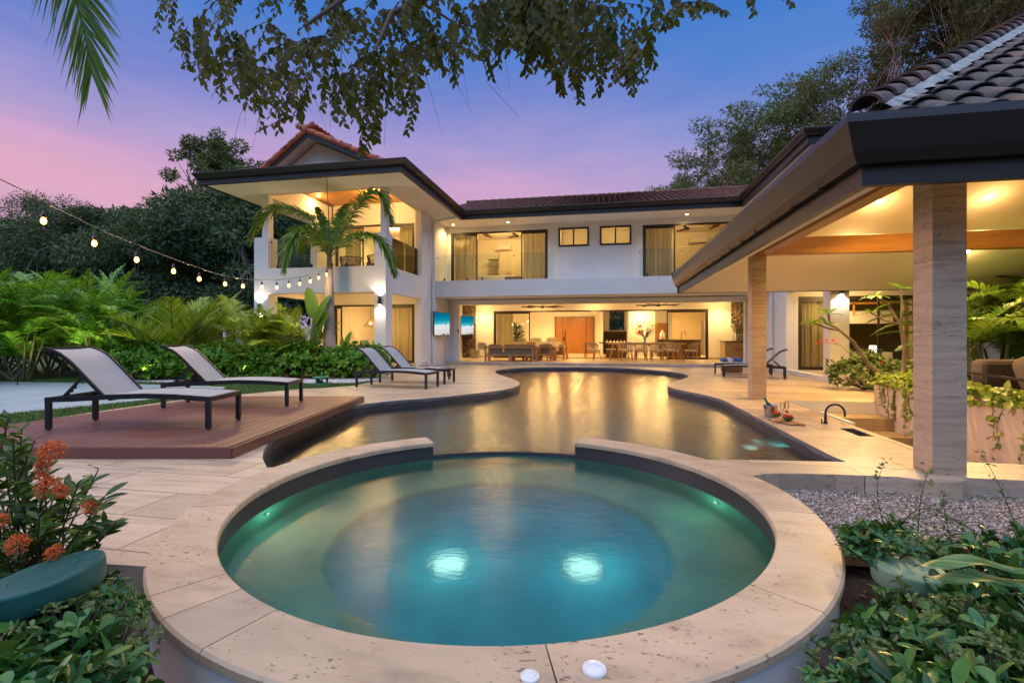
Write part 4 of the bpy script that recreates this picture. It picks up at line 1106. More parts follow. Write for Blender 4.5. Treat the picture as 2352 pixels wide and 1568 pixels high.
# upper rooms
m = MB()
m.box(-6.7,-2.0,20.33,25.0,3.3,3.43); m.box(-1.95,1.2,20.33,22.5,4.2,4.3); m.box(1.3,5.7,20.33,25.0,3.3,3.43)
vb(m, 'bedroom_floor', M['interior_floor'])
m = MB()
for (x0,x1,yy,zt) in ((-6.72,-2.05,25.0,6.3),(1.25,5.74,25.0,6.3)):
    m.box(x0,x1,yy,yy+.1,3.4,zt); m.box(x0-.1,x0,20.33,yy,3.4,zt); m.box(x1,x1+.1,20.33,yy,3.4,zt); m.box(x0,x1,20.33,yy,zt,zt+.08); m.box(x0,x1,20.32,20.40,ZS+.0,zt)
m.box(-1.93,1.13,22.4,22.5,4.3,5.98); m.box(-1.94,1.13,20.33,22.5,5.98,6.05); m.box(-.45,-.40,20.33,22.4,4.3,5.98)
vb(m, 'bedroom_wall', M['ceiling_paint'])
for (x0,x1) in ((-5.35,-2.2),(2.9,5.6)):
    m = MB(); n = int((x1-x0)/.45); w = (x1-x0)/n
    for i in range(n): m.box(x0+i*w+.004, x0+(i+1)*w-.004, 24.3, 24.6, 3.45, 5.5)
    m.box(x0,x1,24.32,24.99,5.5,5.53)
    o = vb(m, 'wardrobe', M['wardrobe'], .003)
    g = MB()
    for i in range(0,n-1,2): g.box(x0+(i+1)*w-.06, x0+(i+1)*w-.04, 24.27,24.3, 4.0,4.5); g.box(x0+(i+1)*w+.04, x0+(i+1)*w+.06, 24.27,24.3, 4.0,4.5)
    vchild(g, 'handles', M['dark_metal'], o)
m = MB()
for k in range(5): m.box(-6.0,-5.4,24.35,24.9,3.7+.37*k,3.73+.37*k)
m.box(-5.4,-5.37,24.3,24.9,3.45,5.5); vb(m, 'shelf', M['pale_oak'])

# glass railings
def railing(pts, zt, name='glass_railing', n=None):
    (xa,ya),(xb,yb) = pts
    m = MB(); L = math.hypot(xb-xa,yb-ya); k = n or max(1,round(L/1.4)); o = None
    dx, dy = (xb-xa)/L, (yb-ya)/L
    for i in range(k):
        a = i*L/k+.01; b = (i+1)*L/k-.01
        m.bar((xa+dx*a,ya+dy*a,(ZB1+zt)/2+.02),(xa+dx*b,ya+dy*b,(ZB1+zt)/2+.02),.012,zt-ZB1-.04)
    o = vb(m, name, M['rail_glass'])
    g = MB()
    for i in range(k):
        for t in (.2,.8):
            a = (i+t)*L/k; g.cbox((xa+dx*a,ya+dy*a,ZB1+.06),.05,.05,.12)
        g.cbox((xa+dx*(i*L/k+.02),ya+dy*(i*L/k+.02),zt-.12),.05,.05,.03)
    vchild(g, 'clamps', M['black'], o)
railing(((-10.84,LY+.1),(-7.14,LY+.1)), 4.42, n=3); railing(((LX1-.1,LY+.5),(LX1-.1,17.05)), 4.42, n=2)
railing(((-6.68,18.65),(-1.95,18.65)), 4.47, n=3); railing(((1.25,18.65),(5.7,18.65)), 4.47, n=3)

# -------- right wing
m = MB()
m.box(5.74,6.19,13.88,14.3,0,2.59); m.box(8.7,9.15,13.88,14.3,0,2.59); m.box(12.0,12.4,13.88,14.3,0,2.59)
m.box(5.74,12.4,13.88,14.08,2.59,ZB1); m.box(5.74,5.94,14.08,17.0,2.59,ZB1); m.box(5.74,5.98,17.0,20.1,0,ZS)
m.box(5.741,5.93,14.3,17.0,-.05,.13)
wallY(m, 17.0,17.2,5.98,12.4,ZF-.1,3.4,[(6.1,9.6,ZF,2.47)])
m.box(6.0,12.4,14.1,17.0,2.9,3.1)
vb(m, 'wing_wall', M['stucco'], .008)
m = MB(); m.box(5.95,12.4,13.9,22,-.1,ZF-.003); vb(m, 'porch_floor', M['deck_stone'])
m = MB(); m.box(5.98,12.4,21.9,22.0,ZF,2.9); m.box(5.98,12.4,17.2,22,2.9,3.0); m.box(12.3,12.4,17.2,22,ZF,2.9); m.box(5.98,6.0,17.2,22,ZF,2.9); vb(m, 'bunk_room_wall', M['olive_paint'])
door_frame(6.1,9.6,17.06,ZF,2.47,[(6.17,7.35),(8.4,9.53)],'sliding_door',[(6.25,6.95),(9.2,9.5)])
# -------- left ground floor room and upper room of the left wing
m = MB()
m.box(-11.1,-7.0,22.4,22.5,ZF,2.9); m.box(-11.2,-11.1,18.5,22.5,ZF,2.9); m.box(-7.25,-7.0,18.5,22.5,ZF,2.9); m.box(-11.1,-7.0,18.5,22.5,2.8,2.9)
m.box(-11.1,-7.0,22.4,22.5,3.4,6.2); m.box(-11.2,-11.1,18.5,22.5,3.4,6.2); m.box(-7.1,-7.0,18.5,22.5,3.4,6.2); m.box(-11.1,-7.0,18.5,22.5,6.1,6.2)
vb(m, 'wing_room_wall', M['ceiling_paint'])
m = MB(); m.box(-11.1,-7.0,18.5,22.4,0,ZF); m.box(-11.1,-7.0,18.5,22.4,3.3,3.42); vb(m, 'wing_room_floor', M['interior_floor'])
# entrance door
m = MB(); m.box(-3.07,-.72,30.50,30.56,ZF,2.37)
ed = vb(m, 'entrance_door', M['door_wood'])
m = MB(); m.box(-3.12,-3.07,30.46,30.6,ZF,2.42); m.box(-.72,-.67,30.46,30.6,ZF,2.42); m.box(-3.07,-.72,30.46,30.6,2.37,2.42); m.box(-2.63,-2.60,30.485,30.5,ZF,2.37); m.box(-1.16,-1.13,30.485,30.5,ZF,2.37); vchild(m, 'frame', M['walnut'], ed)
m = MB(); m.box(-2.48,-2.44,30.40,30.44,.55,1.55); m.box(-2.47,-2.45,30.44,30.5,.6,.64); m.box(-2.47,-2.45,30.44,30.5,1.46,1.5); m.box(-2.6,-2.53,30.46,30.5,.95,1.12); vchild(m, 'pull_handle', M['black'], ed)
f = MB(); x0,x1,z0,z1 = .26,1.16,1.58,2.8; f.box(x0,x1,30.55,30.62,z1-.04,z1); f.box(x0,x1,30.55,30.62,z0,z0+.04); f.box(x0,x0+.04,30.55,30.62,z0+.04,z1-.04); f.box(x1-.04,x1,30.55,30.62,z0+.04,z1-.04)
o = vb(f, 'window', M['frame_metal']); g = MB(); g.add([(x0,30.6,z0),(x1,30.6,z0),(x1,30.6,z1),(x0,30.6,z1)], [(0,1,2,3)]); vchild(g, 'pane', M['pane'], o)
m = MB()
for k in range(6): m.box(-.05,1.28,30.1,30.5,.35+.2*k,.375+.2*k)
m.box(-.08,-.05,30.1,30.5,.12,1.52); m.box(-.05,1.28,30.5,30.53,.12,1.5); m.box(1.27,1.3,30.1,30.5,.12,1.52)
tag(m.build('slatted_rack', M['walnut']), 'dark wooden rack of horizontal shelves below the window beyond the indoor table', 'shelf')
m = MB(); m.box(2.95,3.75,30.5,30.57,ZF,2.0); kd = vb(m, 'door', M['door_wood'])
# kitchen back wall with fluted panels
m = MB(); n = 70
for i in range(n): m.lathe([(.026,ZF+.02),(.026,2.82)], (3.9+i*.038,29.5,0), 8, True, None, math.pi, 2*math.pi)
m.box(3.85,6.6,29.5,29.6,ZF,2.84); vb(m, 'fluted_wall', M['pale_oak'])
# wall switch plates
m = MB()
for x,y in ((-5.85,23.69),(5.05,23.69),(-.55,30.59),(1.6,27.59),(1.75,27.59)): m.box(x,x+.08,y-.012,y,1.1,1.22)
vb(m, 'switch_plate', M['white_plastic'])

# ================================================================ lamps
LK = 1.75
def point(name, p, e, c=(1,.60,.20), r=.06, parent=None):
    L = bpy.data.lights.new(name,'POINT'); L.energy = e*LK; L.color = c; L.shadow_soft_size = r
    o = bpy.data.objects.new(name, L); col.objects.link(o); o.location = p
    if parent: o.parent = parent
    return o
def spot(name, p, e, ang=110, c=(1,.62,.22), r=.05, parent=None, d=(0,0,-1), blend=.6):
    L = bpy.data.lights.new(name,'SPOT'); L.energy = e*LK; L.color = c; L.shadow_soft_size = r; L.spot_size = R(ang); L.spot_blend = blend
    o = bpy.data.objects.new(name, L); col.objects.link(o); o.location = p
    o.rotation_euler = Vector(d).to_track_quat('-Z','Y').to_euler()
    if parent: o.parent = parent
    return o
DL = None
def downlight(p, label, e=25, ang=130, nrm=(0,0,-1), r=.055, lit=True, pt=0):
    global DL
    t = thing('downlight', label, 'ceiling light', tuple(p), 0, 'round lights recessed in the ceilings and soffits')
    Mx = Vector(nrm).to_track_quat('Z','Y').to_matrix()
    a = MB(); a.lathe([(r*1.35,-.002),(r*1.3,.008),(r,.010)], (0,0,0), 20, True, Mx); a.build('trim_ring', M['white_plastic'], t)
    a = MB(); a.lathe([(r,.004),(0,.006)], (0,0,0), 20, True, Mx); a.build('lens', M['lamp_warm'] if lit else M['white_plastic'], t)
    if lit and e: spot('lamp', Vector(nrm).normalized()*.03, e, ang, parent=t, d=nrm)
    if pt: point('lamp', Vector(nrm).normalized()*.25, pt, parent=t)
    return t
E = 1.0
# main soffit
for px, py, lab in ((1041,516,'lit soffit light in the inner corner by the left wing'),(1167,510,'lit soffit light above the first upper sliding door'),(1577.5,492,'lit soffit light above the right upper sliding door')):
    d = ray(px, py); t = (5.9-H)/d.z; downlight((d.x*t, d.y*t, 5.9), lab, 60*E, 150)
for px, py, lab in ((1296,507,'unlit soffit light above the small square windows, on the left'),(1433,500,'unlit soffit light above the small square windows, on the right')):
    d = ray(px, py); t = (5.9-H)/d.z; downlight((d.x*t, d.y*t, 5.9), lab, 0, lit=False)
for px, py, lab in ((527,440,'unlit soffit light nearest the outer left corner of the left wing'),(648,431.5,'unlit soffit light second from the outer left corner of the left wing'),(773,422.5,'unlit soffit light third along the front of the left wing'),(905,412.5,'unlit soffit light near the front right corner of the left wing'),(962,454.5,'unlit soffit light on the side eave of the left wing'),(1008,488,'unlit soffit light at the far end of the side eave of the left wing')):
    d = ray(px, py); t = (5.9-H)/d.z; downlight((d.x*t, d.y*t, 5.9), lab, 0, lit=False)
for px, py, lab in ((732,450.5,'bright light in the boarded ceiling of the upper terrace, behind the palm'),(856,441,'light in the boarded ceiling at the right of the upper terrace')):
    d = ray(px, py); t = (6.6-H)/d.z; downlight((d.x*t, d.y*t, 6.6), lab, 30*E, 150, pt=10 if px < 800 else 60)
for px, lab in ((667,''),):
    d = ray(716,463.5); t = (6.6-H)/d.z
    a = MB(); a.lathe([(.13,6.598),(.12,6.585),(0,6.585)], (d.x*t-.4, d.y*t, 0), 24); tag(a.build('ceiling_speaker', M['white_plastic']), 'round white speaker in the boarded terrace ceiling', 'speaker')
# patio ceiling
for x, y, lab in ((-6.0,22.9,'patio ceiling light over the stone strip on the left'),(-3.2,22.6,'patio ceiling light above the teak sofa'),(-.5,22.9,'patio ceiling light in the middle of the patio'),(2.3,22.6,'patio ceiling light over the long dining table'),(5.1,22.9,'patio ceiling light above the grill')):
    downlight((x,y,2.75), lab, 75*E, 150, pt=16)
for x, y, lab in ((-3.0,28.3,'living room ceiling light left of the entrance door'),(-1.6,28.3,'living room ceiling light in front of the entrance door'),(1.9,26.8,'living room ceiling light washing the plain wall'),(3.2,28.0,'kitchen ceiling light beside the fluted wall'),(5.3,27.2,'kitchen ceiling light farthest right'),(-5.3,26.5,'living room ceiling light behind the glass and curtain')):
    downlight((x,y,2.85), lab, 90*E, 160, pt=28)
# bedrooms
for x, y, lab in ((-5.2,22.8,'bedroom ceiling light nearest the left curtain upstairs'),(-3.6,22.8,'bedroom ceiling light beside the left upstairs fan'),(3.3,22.6,'bedroom ceiling light beside the right upstairs fan')):
    downlight((x,y,6.3), lab, 30*E, 160, pt=34)
point('lamp', (-1.3,21.3,5.6), 7, parent=None).name = 'bathroom_lamp'; point('lamp', (.4,21.3,5.6), 7).name = 'bathroom_lamp'
for x, y, z, lab in ((-9.2,16.2,2.95,'porch ceiling light beside the ground floor fan on the left'),(-9.4,20.6,6.1,'upper left room ceiling light'),(-9.0,20.2,2.8,'lower left room ceiling light')):
    downlight((x,y,z), lab, 70*E, 160, pt=30)
for x, y, z, lab in ((7.2,15.8,2.9,'right porch ceiling light'),(8.2,18.6,2.9,'bunk room ceiling light')):
    downlight((x,y,z), lab, 70*E, 160, pt=30)

# wall sconces
def sconce(p, face, label, up=True, first=None):
    t = thing('wall_sconce', label, 'wall lamp', tuple(p), 0, 'dark cylinder wall lamps on the white columns')
    fx, fy = face; c = (fx*.07, fy*.07)
    a = MB(); a.lathe([(.045,-.13),(.05,-.13),(.05,.13),(.045,.13)], (c[0],c[1],0), 20); a.build('body', M['dark_metal'], t)
    a = MB(); a.cbox((fx*.015,fy*.015,0), .06,.06,.1); a.build('bracket', M['dark_metal'], t)
    a = MB(); a.cyl(c, .044, -.128,-.124,16)
    if up: a.cyl(c, .044, .124,.128,16)
    a.build('lens', M['sconce_glow'], t)
    spot('lamp', (c[0],c[1],-.14), 19, 125, (1,.82,.6), .03, t, (0,0,-1), .4)
    if up: spot('lamp', (c[0],c[1],.14), 19, 125, (1,.82,.6), .03, t, (0,0,1), .4)
    return t
p = ATY(874,690,LY-.001); sconce(p, (0,-1), 'dark wall lamp shining up and down on the corner column of the left wing')
p = ATY(598,707,LY-.001); sconce(p, (0,-1), 'wall lamp on the outer left column, partly hidden by palm leaves')
p = ATY(1931,664,13.879); sconce(p, (0,-1), 'dark wall lamp on the white column of the right wing', False)
# ================================================================ fans, TVs, AC, furniture
def fan(p, r, blades, label, rz=0, mat='walnut', drop=.16, group='dark ceiling fans'):
    t = thing('ceiling_fan', label, 'ceiling fan', tuple(p), rz, group)
    a = MB(); a.lathe([(0,0),(.06,0),(.05,-.03),(.013,-.035),(.013,-drop),(.07,-drop-.01),(.085,-drop-.05),(.07,-drop-.1),(0,-drop-.11)], n=20); a.build('motor', M['dark_metal'], t)
    for k in range(blades):
        q = 2*math.pi*k/blades; m = MB(); c, s = math.cos(q), math.sin(q); vs = []
        n = 8
        for i in range(n+1):
            u = .06+(r-.06)*i/n; w = .035+.045*math.sin(math.pi*min(1,.15+i/n*.85))
            z = -drop-.05-.0*u
            for v, dz in ((-w,-.018),(w,.018)):
                for th in (-.005,.005): vs.append((u*c-v*s, u*s+v*c, z+dz+th))
        fs = []
        for i in range(n):
            b = 4*i; fs += [(b,b+2,b+6,b+4),(b+1,b+5,b+7,b+3),(b,b+4,b+5,b+1),(b+2,b+3,b+7,b+6)]
        fs += [(0,1,3,2),(4*n,4*n+2,4*n+3,4*n+1)]
        m.add(vs, fs, True); m.build('blade', M[mat], t)
    return t
fan(ATY(1245.7,688,21.9).xy.to_3d()+Vector((0,0,2.75)), .95, 8, 'dark many bladed fan above the teak sofa on the patio', .2, 'black', .16)
fan(ATY(1512,688,21.7).xy.to_3d()+Vector((0,0,2.75)), .95, 7, 'dark many bladed fan above the long dining table on the patio', .5, 'black', .16)
fan((-4.05,22.3,6.3), .65, 3, 'three bladed fan in the left upstairs bedroom', .4, 'walnut', .35)
fan((3.55,22.2,6.3), .65, 3, 'three bladed fan in the right upstairs bedroom', .1, 'walnut', .35)
fan((-8.75,15.3,2.95), .65, 3, 'wooden three bladed fan under the left porch ceiling', 1.9, 'walnut', .1)
fan((-7.9,19.5,6.1), .6, 3, 'three bladed fan behind the glass beside the upper terrace', .8, 'walnut', .35)

def ac(p, label):
    t = thing('air_conditioner', label, 'air conditioner', p, 0, 'white wall air conditioners')
    a = MB(); a.ext([(0,0),(0,.28),(-.19,.28),(-.2,.10),(-.12,0)], 'x', -.43,.43); a.build('case', M['white_plastic'], t, .012)
    a = MB(); a.box(-.36,.36,-.185,-.14,.025,.045); a.build('air_slot', M['dark_metal'], t)
    a = MB(); a.box(-.40,-.30,-.203,-.2,.12,.24); a.build('energy_sticker', simple('sticker_yellow', (.75,.6,.05), .6) if 'sticker_yellow' not in M else M['sticker_yellow'], t)
p = ATY(1156,560,24.99); ac((p.x,24.99,5.68), 'white air conditioner above the wardrobe in the left upstairs bedroom')
p = ATY(1601,547,24.99); ac((p.x,24.99,5.70), 'white air conditioner above the wardrobe in the right upstairs bedroom')

def tv(p, w, h, rz, label):
    t = thing('television', label, 'television', tuple(p), rz, 'screens showing a beach')
    a = MB(); a.box(-w/2,w/2,.0,.05,-h/2,h/2); a.build('case', M['black'], t, .004)
    s = MB(); s.add([(-w/2+.02,-.003,-.5*h+.02),(w/2-.02,-.003,-.5*h+.02),(w/2-.02,-.003,.5*h-.02),(-w/2+.02,-.003,.5*h-.02)], [(0,1,2,3)])
    # screen mesh in unit coordinates for its picture
    s.v = [(v[0]/h, v[1]/h, v[2]/h+.5) for v in s.v]
    o = s.build('screen', M['beach_screen'], t); o.scale = (h,h,h); o.location = (0,0,-.5*h)
    g = MB()
    def pal(x0, z0, H_):
        g.add([(x0-.006,-.005,z0),(x0+.006,-.005,z0),(x0+.03,-.005,z0+H_),(x0+.022,-.005,z0+H_)], [(0,1,2,3)])
        for k in range(9):
            a_ = -.5+k*.52; x1, z1 = x0+.026, z0+H_; r = .09
            g.add([(x1,-.005,z1),(x1+r*.5*math.cos(a_)-.01*math.sin(a_),-.005,z1+r*.5*math.sin(a_)+.012),(x1+r*math.cos(a_),-.005,z1+r*math.sin(a_)-.03),(x1+r*.5*math.cos(a_)+.012*math.sin(a_),-.005,z1+r*.5*math.sin(a_)-.012)], [(0,1,2,3)])
    pal(.22*w, -.3*h, .30*h)
    for k in range(24):
        x = -.05*w+random.random()*.5*w; z = -.5*h+.02; hh = random.uniform(.04,.13)*h; g.add([(x-.02,-.005,z),(x+.02,-.005,z),(x+random.uniform(-.03,.03),-.005,z+hh)], [(0,1,2)])
    g.build('palm_picture', M['ficus_leaf'], t)
    a = MB(); a.box(-.12,.12,.05,.16,-.12,.12); a.build('bracket', M['black'], t)
tv((-6.50,18.75,1.70), 1.42,.95, R(90-7), 'television showing a beach, on the outer wall beside the downpipe')
tv((-6.70,23.15,1.74), .95,.95, R(62), 'television showing a beach, on the stone strip inside the patio')
m = MB(); m.box(-6.24,-6.19,20.0,20.02,1.35,1.5); tag(m.build('wall_control', M['black']), 'small black control box on the pilaster beside the television', 'switch')

# ---- teak sofas on the patio (seen from behind)
def teak_sofa(name, label, n, loc, rz, cat='sofa'):
    t = thing(name, label, cat, loc, rz, 'teak patio seating'); W = .72*n+.16; D_ = .8
    a = MB(); a.box(-W/2,W/2,-.38,-.34,.56,.64); a.box(-W/2+.03,W/2-.03,-.37,-.335,.22,.30); a.box(-W/2+.03,W/2-.03,.34,.38,.20,.28); a.box(-W/2+.05,W/2-.05,-.34,.34,.22,.25); a.build('frame', M['teak'], t, .004)
    for x in (-W/2+.045,-W/2+.2,W/2-.2,W/2-.045):
        for y in (-.385,.385):
            if y > 0 and abs(x) < W/2-.1: continue
            a = MB(); a.box(x-.045,x+.045,y-.03,y+.03,0,.64 if y < 0 else .56); a.build('leg', M['teak_upright'], t, .003)
    if n > 2:
        a = MB(); a.box(-.08,.08,-.385,-.345,0,.22); a.build('leg', M['teak_upright'], t)
    a = MB(); a.box(-W/2,-W/2+.09,-.415,.415,.565,.60); a.box(W/2-.09,W/2,-.415,.415,.565,.60); a.build('armrest', M['teak'], t, .003)
    for i in range(n):
        x = -W/2+.08+.72*(i+.5)
        a = MB(); a.cushion((x,.03,.33), .70,.70,.15,e=.2); a.build('seat_cushion', M['grey_cushion'], t)
        a = MB(); a.cushion((x,-.2,.54), .66,.17,.38,Matrix.Rotation(R(10),3,'X'),e=.35); a.build('back_cushion', M['grey_cushion'], t)
    return t
def AF(px, py): return G(px, py, ZF)
q = AF(1175,829.5); teak_sofa('teak_sofa', 'long teak sofa with its back to the pool, left side of the patio', 3, (q.x-.05,q.y+.42,ZF), 0)
q = AF(1268,829.5); teak_sofa('teak_armchair', 'teak armchair with its back to the pool, right of the long teak sofa', 1, (-2.62,21.75,ZF), 0, 'armchair')
q = AF(1250,829); teak_sofa('teak_armchair', 'teak armchair in the corner between the long sofa and the coffee table', 1, (-3.75,21.55,ZF), R(-6), 'armchair')
teak_sofa('teak_armchair', 'teak armchair farther back beside the cream sofa', 1, (-2.2,22.8,ZF), R(80), 'armchair')
ct = thing('coffee_table', 'low round wooden coffee table between the teak seats', 'coffee table', (-3.2,22.6,ZF))
a = MB(); a.lathe([(0,.34),(.45,.34),(.46,.36),(.45,.38),(0,.38)], n=32); a.build('table_top', M['teak'], ct)
a = MB(); a.lathe([(.3,0),(.34,.2),(.2,.34)], n=28); a.build('base', M['wicker'], ct)
for x, y, z, mat, lab in ((-3.3,21.72,.78,'yellow_cloth','yellow patterned cushion on the corner armchair'),(-5.6,21.75,.75,'cream_cloth','cream cushion leaning at the left end of the long teak sofa'),(-2.55,21.72,.74,'cream_cloth','cream cushion on the teak armchair right of the sofa')):
    a = MB(); a.cushion((x,y,z), .46,.15,.36,Matrix.Rotation(R(10),3,'X'),e=.5); tag(a.build('cushion', M[mat]), lab, 'cushion')
pt = thing('clay_planter', 'square grey planter beside the stone strip', 'planter', (-6.25,22.9,ZF)); a = MB(); a.ext([(-.16,0),(.16,0),(.2,.42),(-.2,.42)], 'y', -.18,.18); a.build('pot', M['terra_pot'], pt)
# ---- cream sofa indoors
cs = thing('cream_sofa', 'large cream sofa inside, seen past the open doors', 'sofa', (-3.0,25.6,ZF))
a = MB(); a.box(-1.9,.75,-.3,.6,.02,.62); a.build('base', M['cream_cloth'], cs, .04)
a = MB(); a.box(-1.9,.75,-.42,-.31,.02,.80); a.build('backrest', M['cream_cloth'], cs, .03)
for x in (-1.4,-.6,.25):
    a = MB(); a.cushion((x,-.15,.82), .6,.2,.4,Matrix.Rotation(R(14),3,'X'),e=.45); a.build('back_cushion', M['cream_cloth'], cs)
# ---- chairs
def tub_chair(label):
    t = thing('dining_chair', label, 'chair', (0,0,0), 0, 'woven dining chairs round the patio table')
    for sx, sy in ((-1,-1),(1,-1),(-1,1),(1,1)):
        a = MB(); a.tube([(sx*.19,sy*.17,.42),(sx*.235,sy*.225,0)], [.021,.014], 8); a.build('leg', M['teak_upright'], t)
    a = MB(); a.cushion((0,.01,.45), .5,.48,.09,e=.35); a.build('seat', M['cream_cloth'], t)
    a = MB(); a.tube([(.26*math.cos(q),-.02+.26*math.sin(q),.41) for q in [2*math.pi*k/20 for k in range(21)]], .014, 6, False); a.build('seat_ring', M['teak'], t)
    a = MB(); n = 26; vs = []
    for i in range(n+1):
        q = math.pi+(-.12+(math.pi+.24)*(i/n)); top = .78 if .2 < i/n < .8 else .78-.9*(abs(i/n-.5)-.3)**1.2
        for j in range(7):
            u = j/6; r = .25+.05*u+.006*math.sin(i*3.0+j*0)
            vs.append((r*1.05*math.cos(q), -.02+r*math.sin(q), .41+(top-.41)*u))
    a.add(vs, [(7*i+j,7*i+7+j,7*i+8+j,7*i+1+j) for i in range(n) for j in range(6) if (i % 2 == 0 or j in (5,))], True)
    a.build('woven_back', M['rope'], t)
    a = MB(); a.tube([(.30*1.05*math.cos(math.pi+(-.12+(math.pi+.24)*(i/n))), -.02+.30*math.sin(math.pi+(-.12+(math.pi+.24)*(i/n))), .785 if .2<i/n<.8 else .78-.9*(abs(i/n-.5)-.3)**1.2) for i in range(n+1)], .013, 6); a.build('top_rail', M['rope'], t)
    return t
spots = [(1395,None,'')]
xs = [AF(px, 829).x for px in (1441,1475,1510,1544)]
tx0, tx1 = AF(1396,828).x, AF(1580,830).x
ty = 22.55
tc = tub_chair('woven dining chair leftmost in the pool side row')
tc.location = (xs[0], ty-.62, ZF); tc.rotation_euler = (0,0,0)
labs = ['woven dining chair second from left in the pool side row','woven dining chair third from left in the pool side row','woven dining chair rightmost in the pool side row']
for x, l in zip(xs[1:], labs): dup(tc, (x,ty-.62,ZF), random.uniform(-.06,.06), l)
dup(tc, (AF(1363,828).x, ty-.35, ZF), R(-48), 'woven dining chair angled at the left end of the long table')
dup(tc, (AF(1580,828).x+.1, ty-.2, ZF), R(62), 'woven dining chair at the right end of the long table')
for k, x in enumerate([xs[0]-.1, xs[1], xs[2]+.05, xs[3]]):
    dup(tc, (x, ty+.66, ZF), math.pi, ['woven dining chair on the far side of the long table, leftmost','woven dining chair on the far side of the table behind the vase','woven dining chair on the far side of the table, third from left','woven dining chair on the far side of the table, rightmost'][k])
dt = thing('dining_table', 'long wooden dining table under the patio fan', 'dining table', ((tx0+tx1)/2, ty, ZF)); W = tx1-tx0
a = MB(); a.box(-W/2,W/2,-.48,.48,.72,.76); a.build('table_top', M['teak'], dt, .006)
for sx in (-1,1):
    for sy in (-1,1):
        a = MB(); a.bar((sx*(W/2-.25),sy*.36,.72),(sx*(W/2-.1),sy*.38,0),.07,.07); a.build('leg', M['teak_upright'], dt)
vx = ATY(1481,800,ty).x
vs_ = thing('flower_vase', 'green glass vase of red and yellow tropical flowers on the dining table', 'vase', (vx,ty,ZF+.76))
a = MB(); a.lathe([(0,0),(.05,0),(.055,.02),(.045,.15),(.06,.26)], n=20); a.build('vase', M['vase_green'], vs_)
def stem_fl(par, n, mat, r0, z0, z1, s):
    a = MB(); b = MB()
    for i in range(n):
        q = random.uniform(-.3,3.4) if mat == 'yellow_petal' else random.uniform(2.2,3.6); r = random.uniform(.25,1)*r0; z = random.uniform(z0,z1)
        tip = Vector((r*math.cos(q), r*math.sin(q)*.5, z)); a.tube([(0,0,.2),(tip.x*.4,tip.y*.4,z*.6+.1),tip], .006, 5)
        for k in range(5):
            w = random.uniform(0,6.28); b.add([tip, tip+Vector((math.cos(w)*s*.5,math.sin(w)*s*.5,s*.6)), tip+Vector((math.cos(w)*s*1.2,math.sin(w)*s,s*1.0)), tip+Vector((math.cos(w+.5)*s*.5,math.sin(w+.5)*s*.5,s*.3))], [(0,1,2,3)])
    a.build('stems', M['shrub_leaf'], par); b.build('blooms', M[mat], par)
stem_fl(vs_, 16, 'red_petal', .45, .35, .75, .13); 
a = MB(); b = MB()
for i in range(22):
    tip = Vector((random.uniform(.05,.55), random.uniform(-.15,.15), random.uniform(.5,1.05))); a.tube([(0,0,.2),(tip.x*.4,tip.y*.4,tip.z*.6),tip], .006, 5)
    for k in range(6):
        w = random.uniform(0,6.28); s = .08; b.add([tip, tip+Vector((math.cos(w)*s*.5,math.sin(w)*s*.5,s*.6)), tip+Vector((math.cos(w)*s*1.2,math.sin(w)*s,s*1.0)), tip+Vector((math.cos(w+.5)*s*.5,math.sin(w+.5)*s*.5,s*.3))], [(0,1,2,3)])
a.build('stems', M['shrub_leaf'], vs_); b.build('blooms', M['yellow_petal'], vs_)
# indoor table with wishbone chairs
it = thing('indoor_table', 'dark wooden table indoors laid with napkins', 'dining table', (.55,25.6,ZF))
a = MB(); a.box(-.85,.85,-1.0,1.0,.72,.77); a.build('table_top', M['walnut'], it, .004)
a = MB(); a.box(-.5,.5,-.75,-.68,0,.72); a.box(-.5,.5,.68,.75,0,.72); a.build('pedestal', M['walnut'], it)
for k in range(6):
    a = MB(); x = .0+.17*k+.1; y = 24.75+.1*(k%2)
    a.lathe([(.09,0),(.03,.05),(0,.13)], (x+.0,y,ZF+.775), 4); tag(a.build('napkin', M['white_towel']), 'folded white napkin on the indoor table, number %s from the left' % ['one','two','three','four','five','six'][k], 'napkin', 'napkins on the indoor table')
def wishbone(label):
    t = thing('wishbone_chair', label, 'chair', (0,0,0), 0, 'dark wishbone chairs at the indoor table')
    a = MB(); a.box(-.22,.22,-.2,.22,.43,.46); a.build('seat', M['cream_cloth'], t, .01)
    for sx in (-1,1):
        a = MB(); a.tube([(sx*.22,.2,0),(sx*.21,.2,.45)], .016, 8); a.build('leg', M['walnut'], t)
        a = MB(); a.tube([(sx*.2,-.27,0),(sx*.2,-.2,.42),(sx*.14,-.23,.72)], .017, 8); a.build('leg', M['walnut'], t)
    a = MB(); a.tube([(-.27,.05,.69),(-.22,-.17,.73),(0,-.25,.76),(.22,-.17,.73),(.27,.05,.69)], .016, 8)
    a.tube([(0,-.18,.44),(0,-.21,.58),(-.07,-.24,.75)], .011, 6); a.tube([(0,-.18,.44),(0,-.21,.58),(.07,-.24,.75)], .011, 6); a.build('back', M['walnut'], t)
    return t
wc = wishbone('dark wishbone chair left of the indoor table'); wc.location = (-.75,25.0,ZF); wc.rotation_euler = (0,0,R(-80))
dup(wc, (1.75,25.3,ZF), R(85), 'dark wishbone chair right of the indoor table'); dup(wc, (.3,24.2,ZF), R(10), 'dark wishbone chair on the near side of the indoor table')
